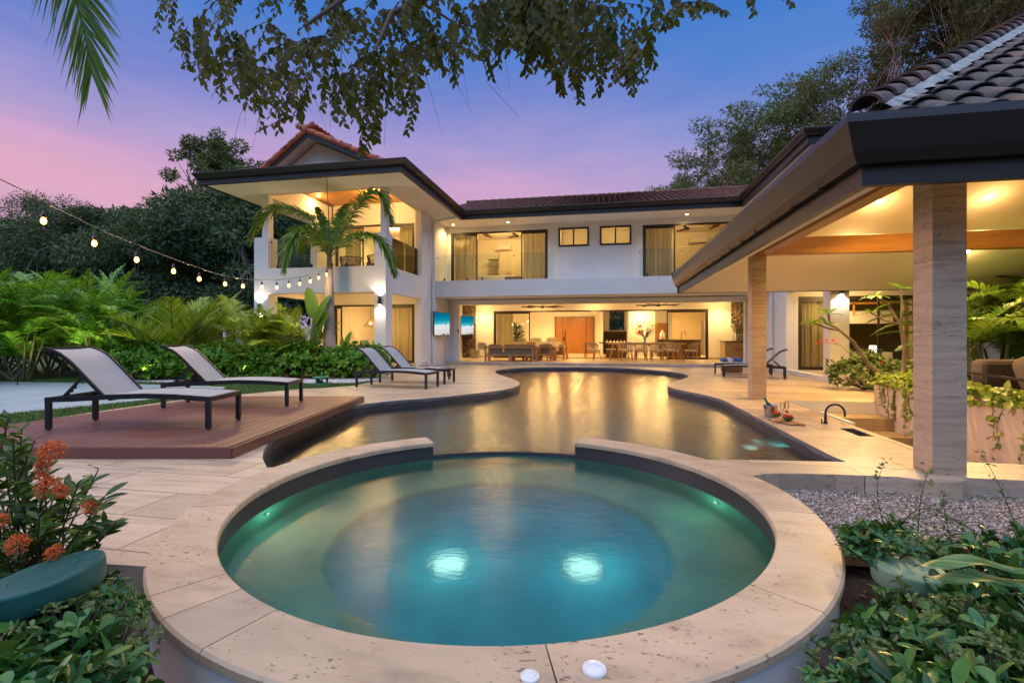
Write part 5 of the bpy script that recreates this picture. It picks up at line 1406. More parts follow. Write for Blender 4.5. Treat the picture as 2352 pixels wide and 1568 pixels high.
# kitchen island, tap, white vase, fridge
ki = thing('kitchen_island', 'kitchen island with a dark top behind the right glass door', 'kitchen island', (3.9,27.0,ZF))
a = MB(); a.box(-1.15,1.0,-.4,.4,0,.86); a.build('cabinet', M['walnut'], ki); a = MB(); a.box(-1.2,1.05,-.44,.44,.862,.9); a.build('counter', M['countertop'], ki)
a = MB(); a.tube([(.1,0,.9),(.1,0,1.2)]+[(.1+.11-.11*math.cos(math.pi*k/8),0,1.2+.12*math.sin(math.pi*k/8)) for k in range(9)]+[(.32,0,1.12)], .016, 8); a.build('tap', M['black'], ki)
a = MB(); a.lathe([(0,0),(.12,0),(.13,.03),(.13,.32),(.06,.42),(.05,.5),(.07,.52)], (3.0,26.9,ZF+.905), 24); tag(a.build('white_vase', M['white_ceramic']), 'tall white vase on the kitchen island left end', 'vase')
fr = thing('refrigerator', 'tall metal refrigerator at the back of the kitchen', 'refrigerator', (5.85,29.0,ZF)); a = MB(); a.box(-.4,.4,-.3,.3,0,1.9); a.build('body', M['fridge'], fr, .01); a = MB(); a.box(-.05,-.02,-.34,-.3,.7,1.5); a.box(.02,.05,-.34,-.3,.7,1.5); a.build('handle', M['dark_metal'], fr)
# grill station
gc = thing('grill_cabinet', 'pale oak outdoor cabinet under the steel grill', 'cabinet', (5.75,22.75,ZF))
a = MB(); a.box(-.62,.62,-.33,.6,.06,.82); a.build('body', M['pale_oak'], gc, .004); a = MB(); a.box(-.65,.64,-.36,.6,.825,.87); a.build('counter', M['countertop'], gc)
a = MB(); a.box(-.35,.1,-.345,-.33,.60,.605); a.box(-.25,.0,-.36,-.33,.48,.50); a.build('drawer_pull', M['black'], gc)
gr_ = thing('gas_grill', 'stainless steel gas grill on the outdoor cabinet', 'grill', (5.95,22.75,ZF+.87))
a = MB(); a.box(-.38,.38,-.38,.3,.002,.16); a.build('fire_box', M['steel'], gr_, .008)
a = MB(); a.ext([(-.33,.16),(-.30,.28),(-.15,.36),(.1,.38),(.28,.3),(.28,.16)], 'x', -.37,.37); a.build('lid', M['steel'], gr_, .01)
a = MB(); a.tube([(-.3,-.36,.25),(.3,-.36,.25)], .014, 8); a.build('lid_handle', M['steel'], gr_)
for k in range(4):
    a = MB(); a.lathe([(0,.03),(.025,.03),(.03,0)], (-.27+.18*k,-.385,.08), 14, True, Matrix.Rotation(R(90),3,'X')); a.build('knob', M['black'], gr_)
hd = thing('extractor_hood', 'brown tapered metal hood over the outdoor grill', 'extractor hood', (6.0,23.1,ZF+1.25)); a = MB()
a.add([(-.30,-.25,0),(.35,-.25,0),(.35,.25,0),(-.30,.25,0),(-.42,-.4,.35),(.4,-.4,.35),(.4,.3,.35),(-.42,.3,.35)], [(0,1,2,3),(4,5,6,7),(0,1,5,4),(1,2,6,5),(2,3,7,6),(3,0,4,7)]); a.build('canopy', M['terra_pot'], hd)
# bed upstairs
bd2 = thing('bed', 'bed with a white cover and grey throw in the left upstairs bedroom', 'bed', (-4.9,22.7,3.43))
a = MB(); a.box(-1.0,1.0,-.9,.9,.05,.3); a.build('base', M['walnut'], bd2); a = MB(); a.cushion((-.1,0,.42), 2.0,1.85,.34,e=.18); a.build('mattress_cover', M['white_towel'], bd2)
a = MB(); a.cushion((.75,0,.36), .75,1.95,.40,e=.3); a.build('throw', M['taupe_cushion'], bd2)
# left lower room: sofa, pendants
so = thing('mustard_sofa', 'curved mustard sofa in the lower left room', 'sofa', (-9.3,20.6,ZF))
a = MB(); a.cushion((0,0,.3), 2.4,.9,.45,e=.25); a.build('seat', M['mustard_velvet'], so)
for k in range(6):
    a = MB(); a.cushion((-1.05+.42*k,.36,.72), .42,.26,.75,e=.45); a.build('back_channel', M['mustard_velvet'], so)
a = MB(); a.cushion((-9.9,20.45,.92), .45,.18,.4,Matrix.Rotation(R(15),3,'X'),e=.5); tag(a.build('cushion', M['white_towel']), 'pale cushion on the mustard sofa', 'cushion')
def pendant(p, label):
    t = thing('pendant_lamp', label, 'pendant lamp', p, 0, 'woven pendant lamps in the lower left room')
    a = MB(); a.tube([(0,0,.28),(0,0,1.05)], .006, 5); a.build('cord', M['black'], t)
    a = MB()
    for k in range(24):
        q = k*math.pi/12; a.tube([(.26*math.cos(q),.26*math.sin(q),-.06),(.26*math.cos(q),.26*math.sin(q),.02),(.17*math.cos(q),.17*math.sin(q),.14),(.06*math.cos(q),.06*math.sin(q),.27)], .006, 4)
    for r, z in ((.26,-.06),(.265,.0),(.24,.06),(.17,.14),(.1,.21),(.06,.27)): a.tube([(r*math.cos(q),r*math.sin(q),z) for q in [2*math.pi*k/20 for k in range(21)]], .007, 5, False)
    a.build('woven_shade', M['rope'], t)
    a = MB(); a.ball((0,0,.1), .045, 12, 8); a.build('bulb', M['pendant_glow'], t); point('lamp', (0,0,.1), 12, parent=t, r=.05)
for px, py, lab in ((768,746,'woven pendant lamp left of the door frame, beside the palm trunk'),(851,748,'woven pendant lamp beside the lit corner column')):
    p = ATY(px, py, 19.9); pendant((p.x,19.9,p.z), lab)
# upper terrace chairs
def lounge_chair(label, mat='dark_rope'):
    t = thing('rope_armchair', label, 'armchair', (0,0,0), 0, 'dark rope armchairs')
    a = MB(); a.cushion((0,0,.36), .62,.62,.14,e=.3); a.build('seat', M['taupe_cushion'], t)
    a = MB(); n = 30
    for i in range(n+1):
        q = math.pi*.9+(math.pi*1.2)*i/n; a.tube([(.33*math.cos(q),.33*math.sin(q),.30),(.42*math.cos(q),.40*math.sin(q),.70-.0*abs(i/n-.5))], .010, 5)
    a.tube([(.42*math.cos(math.pi*.9+(math.pi*1.2)*i/n),.40*math.sin(math.pi*.9+(math.pi*1.2)*i/n),.70) for i in range(n+1)], .016, 6); a.build('rope_back', M[mat], t)
    for sx, sy in ((-1,-1),(1,-1),(-1,1),(1,1)):
        b = MB(); b.tube([(sx*.24,sy*.24,.31),(sx*.29,sy*.29,0)], .014, 6); b.build('leg', M['dark_metal'], t)
    return t
c1_ = lounge_chair('dark rope armchair with a thick cushion on the right porch'); p = ATY(1985,820,15.4); c1_.location = (p.x,15.4,ZF); c1_.rotation_euler = (0,0,R(160))
dup(c1_, (-8.05,16.3,3.38), R(10), 'dark armchair on the upper terrace, right of the palm fronds'); dup(c1_, (-9.2,16.4,3.38), R(-15), 'dark armchair on the upper terrace, behind the palm crown')
# bunk beds
bb = thing('bunk_bed', 'wooden bunk bed with bright mattresses in the olive room', 'bunk bed', (8.6,20.2,ZF))
a = MB(); a.box(-1.3,1.6,-.5,.6,1.55,1.85); a.build('upper_base', M['stucco'], bb); a = MB(); a.box(-1.3,1.6,-.45,.55,1.86,2.0); a.build('mattress', M['white_towel'], bb)
a = MB()
for x in (-1.25,-.5,.3,1.1): a.box(x,x+.06,-.5,-.46,1.85,2.3)
a.box(-1.3,1.6,-.5,-.46,2.24,2.32); a.build('guard_rail', M['teak'], bb)
a = MB(); a.box(-1.32,-1.2,-.52,.6,0,2.4); a.build('post', M['stucco'], bb); a = MB(); a.box(-1.2,1.6,-.45,.55,.1,.5); a.build('lower_bed', M['white_towel'], bb)
tl = thing('table_lamp', 'lit white table lamp beside the bunk bed', 'lamp', (9.35,19.3,ZF+.5)); a = MB(); a.lathe([(.1,.25),(.13,.0)], n=16); a.build('shade', M['lamp_soft'], tl); a = MB(); a.lathe([(.06,-.5),(.02,-.48),(.02,.02)], n=12); a.build('stand', M['dark_metal'], tl)
dk = thing('writing_desk', 'olive desk seen through the left pane of the right porch door', 'desk', (7.5,21.4,ZF)); a = MB(); a.box(-.8,.8,-.3,.3,.72,.76); a.build('desk_top', M['pale_oak'], dk); a = MB(); a.box(-.75,.75,-.25,.28,0,.715); a.build('cabinet', M['door_olive'], dk)
a = MB(); a.box(6.75,7.2,21.84,21.88,1.4,2.3); tag(a.build('wall_mirror', M['steel']), 'narrow mirror above the desk in the olive room', 'mirror')
# outdoor sofa behind the planter
sf = thing('outdoor_sofa', 'taupe outdoor sofa with a slatted metal arm behind the planter', 'sofa', (7.15,8.0,0), R(4))
a = MB(); a.box(-1.75,1.6,.32,.55,.35,.86); a.build('backrest', M['taupe_cushion'], sf, .07)
a = MB(); a.box(-1.6,1.5,-.5,.3,.2,.42); a.build('seat_cushion', M['taupe_cushion'], sf, .05)
for x, r_ in ((-1.2,-4),(-.45,-2)):
    a = MB(); a.cushion((x,-.12,.66), .75,.32,.62,Matrix.Rotation(R(-22),3,'X') @ Matrix.Rotation(R(r_),3,'Y'),e=.3); a.build('back_cushion', M['taupe_cushion'], sf)
a = MB()
for k in range(5): a.bar((-1.35+.16*k,-.62,.02),(-1.52+.16*k,-.62,.60),.03,.035)
a.bar((-1.75,-.62,.61),(.9,-.62,.61),.05,.03); a.bar((-1.72,-.62,0),(-1.72,-.62,.6),.035,.035); a.bar((-1.75,-.62,.61),(-1.8,.5,.66),.04,.03); a.build('arm_frame', M['dark_metal'], sf)
a = MB(); a.cushion((6.75,7.55,.70), .55,.2,.5,Matrix.Rotation(R(-25),3,'X'),e=.5); tag(a.build('cushion', M['pattern_cushion']), 'patterned cushion on the outdoor sofa', 'cushion')

# ================================================================ string lights
pa = Vector((-8.0,13.0)); pb_ = Vector((-6.76,4.3)); dv = pb_-pa
def on_line(px, py):
    d = ray(px, py)  # solve d.xy*t = pa+dv*s
    det = d.x*(-dv.y)-(-dv.x)*d.y
    t = (pa.x*(-dv.y)+dv.x*pa.y)/det
    return Vector((d.x*t, d.y*t, H+d.z*t))
sl_ = thing('string_lights', 'drooping string of warm bulbs tied to the palm trunk', 'string lights', (-8.0,13.0,3.0))
O = Vector((-8.0,13.0,3.0))
cable = [(-220,318),(0,412),(50,436),(100,465),(170,497),(237,531),(290,552),(342,573),(385,589),(424,604),(460,616),(492,627.5),(540,638.5),(575,642),(603,643.5),(636,643),(663,640.5),(689,637),(713,631.5),(732,625),(752,617)]
a = MB(); a.tube([on_line(*p)-O for p in cable], .0075, 6); a.build('cable', simple('cable_grey', (.16,.15,.13), .6), sl_)
bulbs = [(100,506.6,468),(216.6,558.4,531),(313.8,595.7,573),(398.5,622.3,604),(457.6,640,628),(517,651.5,641),(558,656.5,645),(601.3,659,643.5),(635.5,659.6,643),(663.3,655.4,640.5),(688.2,651.2,637),(712.6,645.6,631.5),(731.9,637.5,625),(750,630,620)]
bz = None
for i, (px, py, cy) in enumerate(bulbs):
    c = on_line(px, py)-O; top = on_line(px, cy)-O
    k = .030
    a = MB(); a.tube([top, (c.x,c.y,c.z+.10)], .004, 5); a.lathe([(0,.115),(.019,.11),(.022,.045),(.016,.035)], tuple(c), 12); s_ = a.build('socket', M['black'], sl_)
    a = MB(); a.lathe([(.015,.04),(.028,.01),(.031,-.012),(.024,-.035),(.010,-.046),(0,-.048)], tuple(c), 14); a.build('bulb', M['bulb_glow'], sl_)
    if i % 2 == 0: point('lamp', tuple(c+Vector((0,0,-.07))), 12, (1,.62,.25), .03, sl_)

# ================================================================ PAVILION
pav = thing('pavilion', 'open stone pillar pavilion with dark gutters and an aged clay tile roof', 'pavilion', (2.9,4.95,0))
PO = Vector((2.9,4.95,0))
def pv(mb, name, mat, bevel=0, parent=None):
    mb.v = [(v[0]-PO.x, v[1]-PO.y, v[2]-PO.z) for v in mb.v]; return mb.build(name, mat, parent or pav, bevel)
YF = 13.72
for (x0,x1,y0,y1) in ((2.79,3.05,4.81,5.08),(2.74,3.0,9.89,10.15),(9.6,9.86,4.81,5.08)):
    m = MB(); zz = 0
    for h in (.62,.62,.62,.62,.9):
        m.box(x0,x1,y0,y1,zz+.0012,min(zz+h,3.0)-.0012); zz += h
        if zz > 2.95: break
    pv(m, 'pillar', M['pillar_stone'], .003)
def pst(): pass
GP = [(1.92,YF+.02),(1.92,4.18),(12.2,4.18)]
m = MB(); sweep(m, [(1.92,YF),(1.92,4.16),(12.2,4.16)], [(-.05,2.83),(.0,2.84),(.135,2.865),(.14,2.80),(.072,2.60),(.05,2.56),(.03,2.52),(-.06,2.52)]); pgut = pv(m, 'gutter', M['gutter_metal'])
m = MB(); sweep(m, [(1.92,YF),(1.92,4.16),(12.2,4.16)], [(-.10,2.515),(-.035,2.515),(-.035,2.365),(-.10,2.365)]); pv(m, 'fascia', M['gutter_metal'])
for y in [4.75+.62*k for k in range(15)]:
    m = MB(); m.bar((1.865,y,2.512),(2.0,y,2.505),.010,.010); m.bar((1.867,y,2.51),(1.867,y,2.545),.010,.010); pv(m, 'gutter_bracket', M['black'])
m = MB(); m.box(1.93,12.2,YF-.02,YF+.1,2.36,2.85); pv(m, 'fascia', M['gutter_metal'])
pc = .5
def cz(d): return 2.37+pc*d
m = MB(); xa, ya, yb_, xb = 2.02, 4.26, YF-.02, 12.2
hm = (yb_-ya)/2; ym = (ya+yb_)/2
apx = xa+hm
V = [(xa,ya,cz(0)),(xa,yb_,cz(0)),(apx,ym,cz(hm)),(xb,ya,cz(0)),(xb,yb_,cz(0)),(xb,ym,cz(hm))]
m.add(V, [(0,1,2)]); m.add(V, [(0,3,5,2)]); m.add(V, [(1,4,5,2)]); pv(m, 'ceiling', M['ceiling_paint'])
m = MB(); m.box(3.0,12.2,9.92,10.12,2.745,3.06); pv(m, 'timber_beam', M['beam_wood'], .004)
m = MB(); m.box(2.81,3.0,5.08,9.89,2.72,3.0); pv(m, 'timber_beam', M['beam_wood_y'], .004)
# roof: plain planes with tiles laid over
pr = .70; z0 = 2.86; rx0, ry0, ry1 = 1.92, 4.18, YF
hm2 = (ry1-ry0)/2; ap = (rx0+hm2, ry0+hm2, z0+pr*hm2)
m = MB(); m.add([(rx0,ry0,z0),(rx0,ry1,z0),ap], [(0,1,2)]); m.add([(rx0,ry0,z0),(12.2,ry0,z0),(12.2,ry0+hm2,ap[2]),ap], [(0,1,2,3)]); m.add([(rx0,ry1,z0),(12.2,ry1,z0),(12.2,ry0+hm2,ap[2]),ap], [(0,1,2,3)])
prf = pv(m, 'roof', M['aged_tile'])
k = math.sqrt(1+pr*pr)
def pch(mb, name, mat, par): mb.v = [(v[0]-PO.x, v[1]-PO.y, v[2]-PO.z) for v in mb.v]; return mb.build(name, mat, par)
m = MB(); tiles(m, (rx0+.05,ry0+.02,z0-.035), (1,0,0), (0,1,pr), (9.5,hm2*k), lambda a, b: b/k < a-.12 and a < 9.5, .285, .33, .122, .10, .03, .012, 8, True, .018, .78)
pch(m, 'tiles', M['aged_tile'], prf)
m = MB(); tiles(m, (rx0+.3,ry0,z0+.21-.10), (0,1,0), (1,0,pr), (hm2*2,hm2*k), lambda a, b: b/k < min(a, hm2*2-a)-.55, .27, .34, .115, .092, .05, .012, 5, False, .02)
pch(m, 'tiles', M['aged_tile'], prf)
hd_ = Vector((1,1,pr)).normalized(); m = MB(); L_ = hm2*math.sqrt(2+pr*pr)
side = Vector((1,-1,0)).normalized(); up = hd_.cross(-side); up = up if up.z > 0 else -up
for i in range(1,int(L_/.33)):
    a0 = Vector((rx0-.02,ry0-.02,z0+.02))+hd_*(.33*i-.12); b0 = a0+hd_*.42; vs = []
    tw = random.uniform(-.03,.03)
    for c, r, l in ((a0,.12,.035),(b0,.098,.0)):
        for rr in (r, r-.022):
            for q in range(10): th = math.pi*q/9; vs.append(c-side*math.cos(th+tw)*rr+up*(math.sin(th)*rr*.9+l))
    m.add(vs, [(q,q+1,21+q,20+q) for q in range(9)], True); m.add(vs[:20], [(q,q+1,11+q,10+q) for q in range(9)])
pch(m, 'hip_tiles', M['aged_tile'], prf)
# mortar bed along the hip, rough white
m = MB(); vs = []; n = 260
for i in range(n+1):
    c = Vector((rx0,ry0,z0+.0))+hd_*(.25+(L_-.25)*i/n)
    wv = .02*math.sin(i*.9)+random.uniform(-.02,.02)
    for o_, u_ in ((.05,.0),(.09,.055),(.13,.04),(.185+wv,-.01)):
        vs.append(c+side*(o_+random.uniform(-.008,.008))+up*(u_+random.uniform(-.012,.012)))
m.add(vs, [(4*i+j,4*i+j+1,4*i+5+j,4*i+4+j) for i in range(n) for j in range(3)], True); pch(m, 'mortar_bed', M['mortar'], prf)
# ceiling lamps in the pavilion (on the sloping ceiling)
def hit_left(px, py):
    d = ray(px, py); best = None
    for nrm, dd in ((Vector((-pc,0,1)), 2.37-pc*xa), (Vector((0,pc,1)), 2.37+pc*yb_)):
        t = (dd-nrm.z*H)/(nrm.x*d.x+nrm.y*d.y+nrm.z*d.z)
        if t > 0 and (best is None or t < best[0]): best = (t, nrm)
    return Vector((d.x*best[0], d.y*best[0], H+d.z*best[0])), -best[1]
for px, py, lab in ((2019,462,'bright lamp in the pavilion ceiling left of the near stone pillar'),(2271,452,'bright lamp in the pavilion ceiling right of the near stone pillar')):
    p, nn = hit_left(px, py); nn.normalize(); downlight(p+nn*.004, lab, 200, 165, nn, .055, True, 6)
for x, y, lab in ((5.2,11.8,'lamp added to brighten the far slope of the pavilion ceiling'),(7.8,12.3,'lamp added to brighten the far right of the pavilion ceiling')):
    downlight((x,y,cz(yb_-y)-.006), lab, 95, 165, (0,-pc,-1), .05, True, 4)  # two extra lamps, added to warm the far ceiling
downlight((4.0,8.3,cz(4.0-xa)-.006), 'lamp added to brighten the sunken bar, high on the left slope of the pavilion ceiling', 170, 165, (pc,0,-1), .05, True, 4)  # added lamp, out of sight, to brighten the steps and pit
# ---- planter wall with pothos, right of the pit
plw = thing('planter_wall', 'smooth planter wall beside the sunken bar, topped with trailing vines', 'planter', (4.85,7.6,0))
a = MB(); a.box(-.014,.14,-2.25,2.35,-.85,.38); a.box(.14,2.6,2.21,2.35,-.1,.38); a.box(0,.14,-2.25-.14,-2.251,-.85,-.02); a.build('wall', M['lamplit_stucco'], plw, .01)
a = MB(); a.box(.141,.60,-2.24,2.2,.1,.3); a.build('planting_soil', M['soil'], plw)
for x, y, e in ((4.4,6.2,10),(4.4,8.8,8)): pass
# ================================================================ PLANTS
def unit(a): return a/np.maximum(np.linalg.norm(a,axis=-1,keepdims=True),1e-9)
def leafset(P, D, N, L, W, prof=((0,.1),(.3,.8),(.6,1),(.85,.6),(1,.04)), fold=.12, droop=.0, cols=3, zdroop=None):
    """leaves as folded strips. P base, D direction, N normal (n,3); L, W (n,)"""
    P = np.asarray(P,float); D = unit(np.asarray(D,float)); N = np.asarray(N,float)
    S = unit(np.cross(D,N)); N = unit(np.cross(S,D)); n = len(P); k = len(prof)
    t = np.array([p[0] for p in prof]); w = np.array([p[1] for p in prof])
    C = P[:,None]+D[:,None]*(t[None,:,None]*L[:,None,None])-N[:,None]*(droop*t[None,:,None]**2*L[:,None,None])
    if zdroop is not None: C[...,2] -= (zdroop*L)[:,None]*t[None]**2
    hw = (w[None]*W[:,None]*.5)[...,None]
    l = C-S[:,None]*hw+N[:,None]*hw*fold*2; r = C+S[:,None]*hw+N[:,None]*hw*fold*2
    if cols == 3:
        V = np.stack([l,C,r],2); c = 3
        q = [(c*i+j,c*i+j+1,c*i+c+j+1,c*i+c+j) for i in range(k-1) for j in range(2)]
    else:
        V = np.stack([l,r],2); c = 2
        q = [(c*i,c*i+1,c*i+3,c*i+2) for i in range(k-1)]
    F = (np.array(q)[None]+np.arange(n)[:,None,None]*(k*c)).reshape(-1,4)
    return V.reshape(-1,3), F
def cat(parts):
    V = []; F = []; o = 0
    for v, f in parts: V.append(v); F.append(f+o); o += len(v)
    return np.concatenate(V), np.concatenate(F)
LO = ((0,.15),(.45,1),(1,.05))
# ---- palm frond: returns leaflets (V,F) + rachis path
def frond(base, az, elev, length, arch, n=44, ll=.45, lw=.03, vee=.5, droop=.45, twist=0, prof=((0,.5),(.4,1),(1,.05)), tipcurl=0, hang=.0, cols=2):
    pts = []; p = np.array(base,float); el = elev; m = 16
    for i in range(m+1):
        pts.append(p.copy()); el2 = el-arch*(i/m)
        p = p+np.array([math.cos(az)*math.cos(el2), math.sin(az)*math.cos(el2), math.sin(el2)])*length/m
    pts = np.array(pts)
    s = np.linspace(.16,1,n)
    idx = s*m; i0 = np.minimum(idx.astype(int),m-1); fr = (idx-i0)[:,None]
    C = pts[i0]*(1-fr)+pts[i0+1]*fr; T = unit(pts[i0+1]-pts[i0])
    side = np.array([-math.sin(az), math.cos(az), 0.]); side = np.repeat(side[None],n,0)
    up = unit(np.cross(T, side)); up = np.where(up[:,2:3] < 0, -up, up) if False else unit(np.cross(side,T)*-1)
    up = np.where((up[:,2:3] < 0), -up, up)
    lens = ll*np.sin(np.clip(s*1.02,0,1)*math.pi*.86+.32)**.8
    out = []
    for sg in (-1,1):
        sw = .35+1.0*s[:,None]   # sweep forward more at the tip
        d = side*sg*(1.05-.5*s[:,None])+T*sw*.95+up*vee*1.3*(1-.4*s[:,None])+rng.normal(0,.06,(n,3))
        V, F = leafset(C, d, up+side*sg*-.2, lens*rng.uniform(.85,1.1,n), np.full(n,lw), prof, .1, 0, cols, np.full(n,droop))
        out.append((V,F))
    return cat(out), [tuple(q) for q in pts]
def add_palm_clump(name, label, loc, seed, nf, h, spread, ll, lw, mat, n=40, flen=(1.3,2.0), stems=6, group=None, elev=(.5,1.35), arch=(1.0,1.9), rz=0):
    st = random.getstate(); random.seed(seed)
    t = thing(name, label, 'palm', loc, rz, group)
    parts = []; mb = MB()
    bases = [(random.gauss(0,spread), random.gauss(0,spread)) for _ in range(stems)]
    for (x,y) in bases:
        hh = h*random.uniform(.10,.60); tip = (x*1.8, y*1.8, hh)
        mb.tube([(x*.5,y*.5,0),(x*1.2,y*1.2,hh*.55),tip], [.035,.028,.02], 6)
        for k in range(max(2,nf//stems)):
            az = random.uniform(0,6.283); L_ = random.uniform(*flen)
            (V,F), path = frond(tip, az, random.uniform(*elev), L_, random.uniform(*arch), n, ll, lw, random.uniform(.2,.6), random.uniform(.25,.6))
            parts.append((V,F)); mb.tube(path[::3]+[path[-1]], [.014,.012,.01,.008,.006,.004][:len(path[::3])+1] if len(path[::3])+1 <= 6 else .008, 4, False)
    V, F = cat(parts)
    np_obj('fronds', V, F, M[mat], t, False); mb.build('stems', M['areca_stem'], t)
    random.setstate(st); return t
simple('areca_stem', (.09,.10,.025), .6, .3, 4)
simple('areca_dry', (.45,.28,.08), .8, .3, 4)
def gp(px, d, z=0):
    r = ray(px, 800); return (r.x*d, r.y*d, z)
# left wall of areca palms
arec = []
seeds = [(21,44),(22,50),(23,46),(24,48)]
A_ = [add_palm_clump('areca_palm', '', (0,0,0), s, nf, 3.0, .3, .50, .042, 'areca_leaf', 30, (1.3,2.1), 8, 'areca palms along the left edge of the garden', (.85,1.45), (.7,1.5)) for s, nf in seeds]
lst = [(-140,12.5,.95,'areca palm clump mostly outside the left edge, nearest the path'),(-40,13.6,.95,'areca palm clump at the far left edge of the view, by the lawn'),(50,13.0,.92,'areca palm clump second from the left edge, behind the path'),(130,14.2,1.0,'areca palm clump behind the headrest of the closest lounger'),
 (215,13.6,.9,'areca palm clump behind the hedge end, left of the young coconut palm'),(-90,15.8,1.1,'tall areca palm clump in the second row at the far left'),(10,16.4,1.12,'tall areca palm clump in the second row, left, below the first string bulb'),(95,16.2,1.15,'tall areca palm clump in the second row below the second string bulb'),(185,17.0,1.15,'tall areca palm clump in the second row below the third string bulb'),
 (265,16.5,1.0,'areca palm clump in the second row left of the bright young palm'),(330,17.5,.95,'shaded areca palm clump behind the bright young palm'),(292,14.9,.5,'small areca palm clump just behind the hedge at its left part')]
for k, (px, d, s, lab) in enumerate(lst):
    p = gp(px, d)
    if k < 4: A_[k].location = p; A_[k].scale = (s,)*3; A_[k]['label'] = lab; A_[k].rotation_euler = (0,0,k*1.3)
    else: dup(A_[k%4], p, k*1.9, lab, None, s)
# bright lit palms in the middle (some as coconut seedlings, some arecas in front of the wing)
def young_palm(loc, label, seed, nf, L_, ll, lw, mat, elev=(.75,1.4), arch=(.5,1.2), rz=0, group=None):
    st = random.getstate(); random.seed(seed)
    t = thing('young_palm', label, 'palm', loc, rz, group); parts = []; mb = MB()
    for k in range(nf):
        az = 6.283*k/nf+random.uniform(-.3,.3)
        (V,F), path = frond((0,0,.35), az, random.uniform(*elev), L_*random.uniform(.8,1.1), random.uniform(*arch), 46, ll, lw, .35, .12)
        o = np_obj('frond', V, F, M[mat], t, False)
        mb.tube(path[::2]+[path[-1]], [.03-.0026*i for i in range(len(path[::2])+1)], 5, False)
    mb.tube([(0,0,0),(0,0,.4)], [.09,.06], 10); mb.build('stems', M['areca_stem'], t)
    random.setstate(st); return t
young_palm(gp(398,14.0), 'bright young coconut palm with upright fronds behind the hedge', 5, 9, 2.3, .85, .05, 'areca_lit', (.9,1.45),(.5,1.0))
Bq = [add_palm_clump('areca_palm', '', (0,0,0), s, 26, 2.6, .3, .50, .042, 'areca_lit', 30, (1.2,1.9), 6, 'lit areca palms in front of the left wing', (.8,1.45), (.7,1.6)) for s in (31,32)]
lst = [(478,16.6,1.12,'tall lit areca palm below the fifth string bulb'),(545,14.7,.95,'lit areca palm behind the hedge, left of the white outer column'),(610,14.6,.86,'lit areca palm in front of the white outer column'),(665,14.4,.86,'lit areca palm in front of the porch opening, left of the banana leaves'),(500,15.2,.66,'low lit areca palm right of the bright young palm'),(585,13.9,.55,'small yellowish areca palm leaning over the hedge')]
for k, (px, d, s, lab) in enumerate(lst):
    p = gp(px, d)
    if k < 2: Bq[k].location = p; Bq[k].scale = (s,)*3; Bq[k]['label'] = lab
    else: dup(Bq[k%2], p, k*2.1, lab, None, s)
def garden_spot(loc, aim, label, e=38):
    t = thing('garden_spotlight', label, 'garden light', loc, 0, 'black spotlights on stakes in the planting')
    Mx = Vector(aim).normalized().to_track_quat('Z','Y').to_matrix()
    a = MB(); a.lathe([(.0,-.07),(.035,-.07),(.04,.06),(.036,.06),(.034,.045)], (0,0,.22), 16, True, Mx); a.build('housing', M['black'], t)
    a = MB(); a.lathe([(.034,.046),(0,.046)], (0,0,.22), 16, True, Mx); a.build('lens', M['lamp_warm'], t)
    a = MB(); a.tube([(0,0,-.1),(0,0,.17)], .012, 6); a.build('stake', M['black'], t)
    spot('lamp', Vector((0,0,.22))+Vector(aim).normalized()*.08, e, 100, (1,.86,.5), .03, t, Vector(aim), .5)
for px, d, aim, lab, e in ((327,12.95,(-.1,.5,1),'black garden spotlight at the foot of the hedge near its left end',25),(430,13.3,(0,.25,1),'black garden spotlight hidden in the hedge below the bright young palm',40),(560,13.4,(-.1,.3,1),'black garden spotlight hidden in the hedge below the lit areca palms',40),(190,12.4,(-.2,.6,.9),'black garden spotlight among the areca palms left of the hedge',40),(40,12.0,(-.2,.7,.9),'black garden spotlight at the foot of the leftmost areca palms',30)):
    garden_spot(gp(px, d), aim, lab, e)
# banana-like broad leaves
def paddle(loc, label, leaves, seed):
    t = thing('banana_plant', label, 'plant', loc, 0, None); mb = MB()
    for (lean, az, h, L_, w) in leaves:
        b = np.array([[.05*math.cos(az), .05*math.sin(az), h]]); D = np.array([[math.sin(lean)*math.cos(az), math.sin(lean)*math.sin(az), math.cos(lean)]])
        N = np.array([[-math.cos(az)*math.cos(lean)+.5, -.9, math.sin(lean)]])
        V, F = leafset(b, D, N, np.array([L_]), np.array([w]), ((0,.15),(.08,.6),(.2,.92),(.4,1),(.6,.98),(.8,.8),(.93,.45),(1,.05)), .14, .12)
        np_obj('leaf', V, F, M['banana_leaf'], t, True); mb.tube([(0,0,0),(b[0][0],b[0][1],h*.6),tuple(b[0])], [.035,.025,.014], 6)
    mb.build('stems', M['areca_stem'], t); return t
paddle(gp(722,14.0), 'tall plant with broad banana like leaves left of the palm trunk', [(.15,2.9,1.7,.95,.40),(.35,.2,1.55,.95,.34),(.2,1.2,1.2,.9,.36),(-.1,.6,.75,.85,.36),(.45,.0,1.2,.8,.38)], 1)
paddle(gp(455,14.3), 'broad leaved plant among the palms behind the hedge', [(.1,2.9,1.35,.65,.26),(.5,.2,1.1,.65,.26),(-.35,.3,1.0,.55,.30),(.3,3.3,.9,.5,.28)], 2)
paddle(gp(790,13.9), 'small broad leaved plant right of the palm trunk', [(.2,.2,.8,.55,.26),(-.3,.4,.7,.5,.24)], 3)

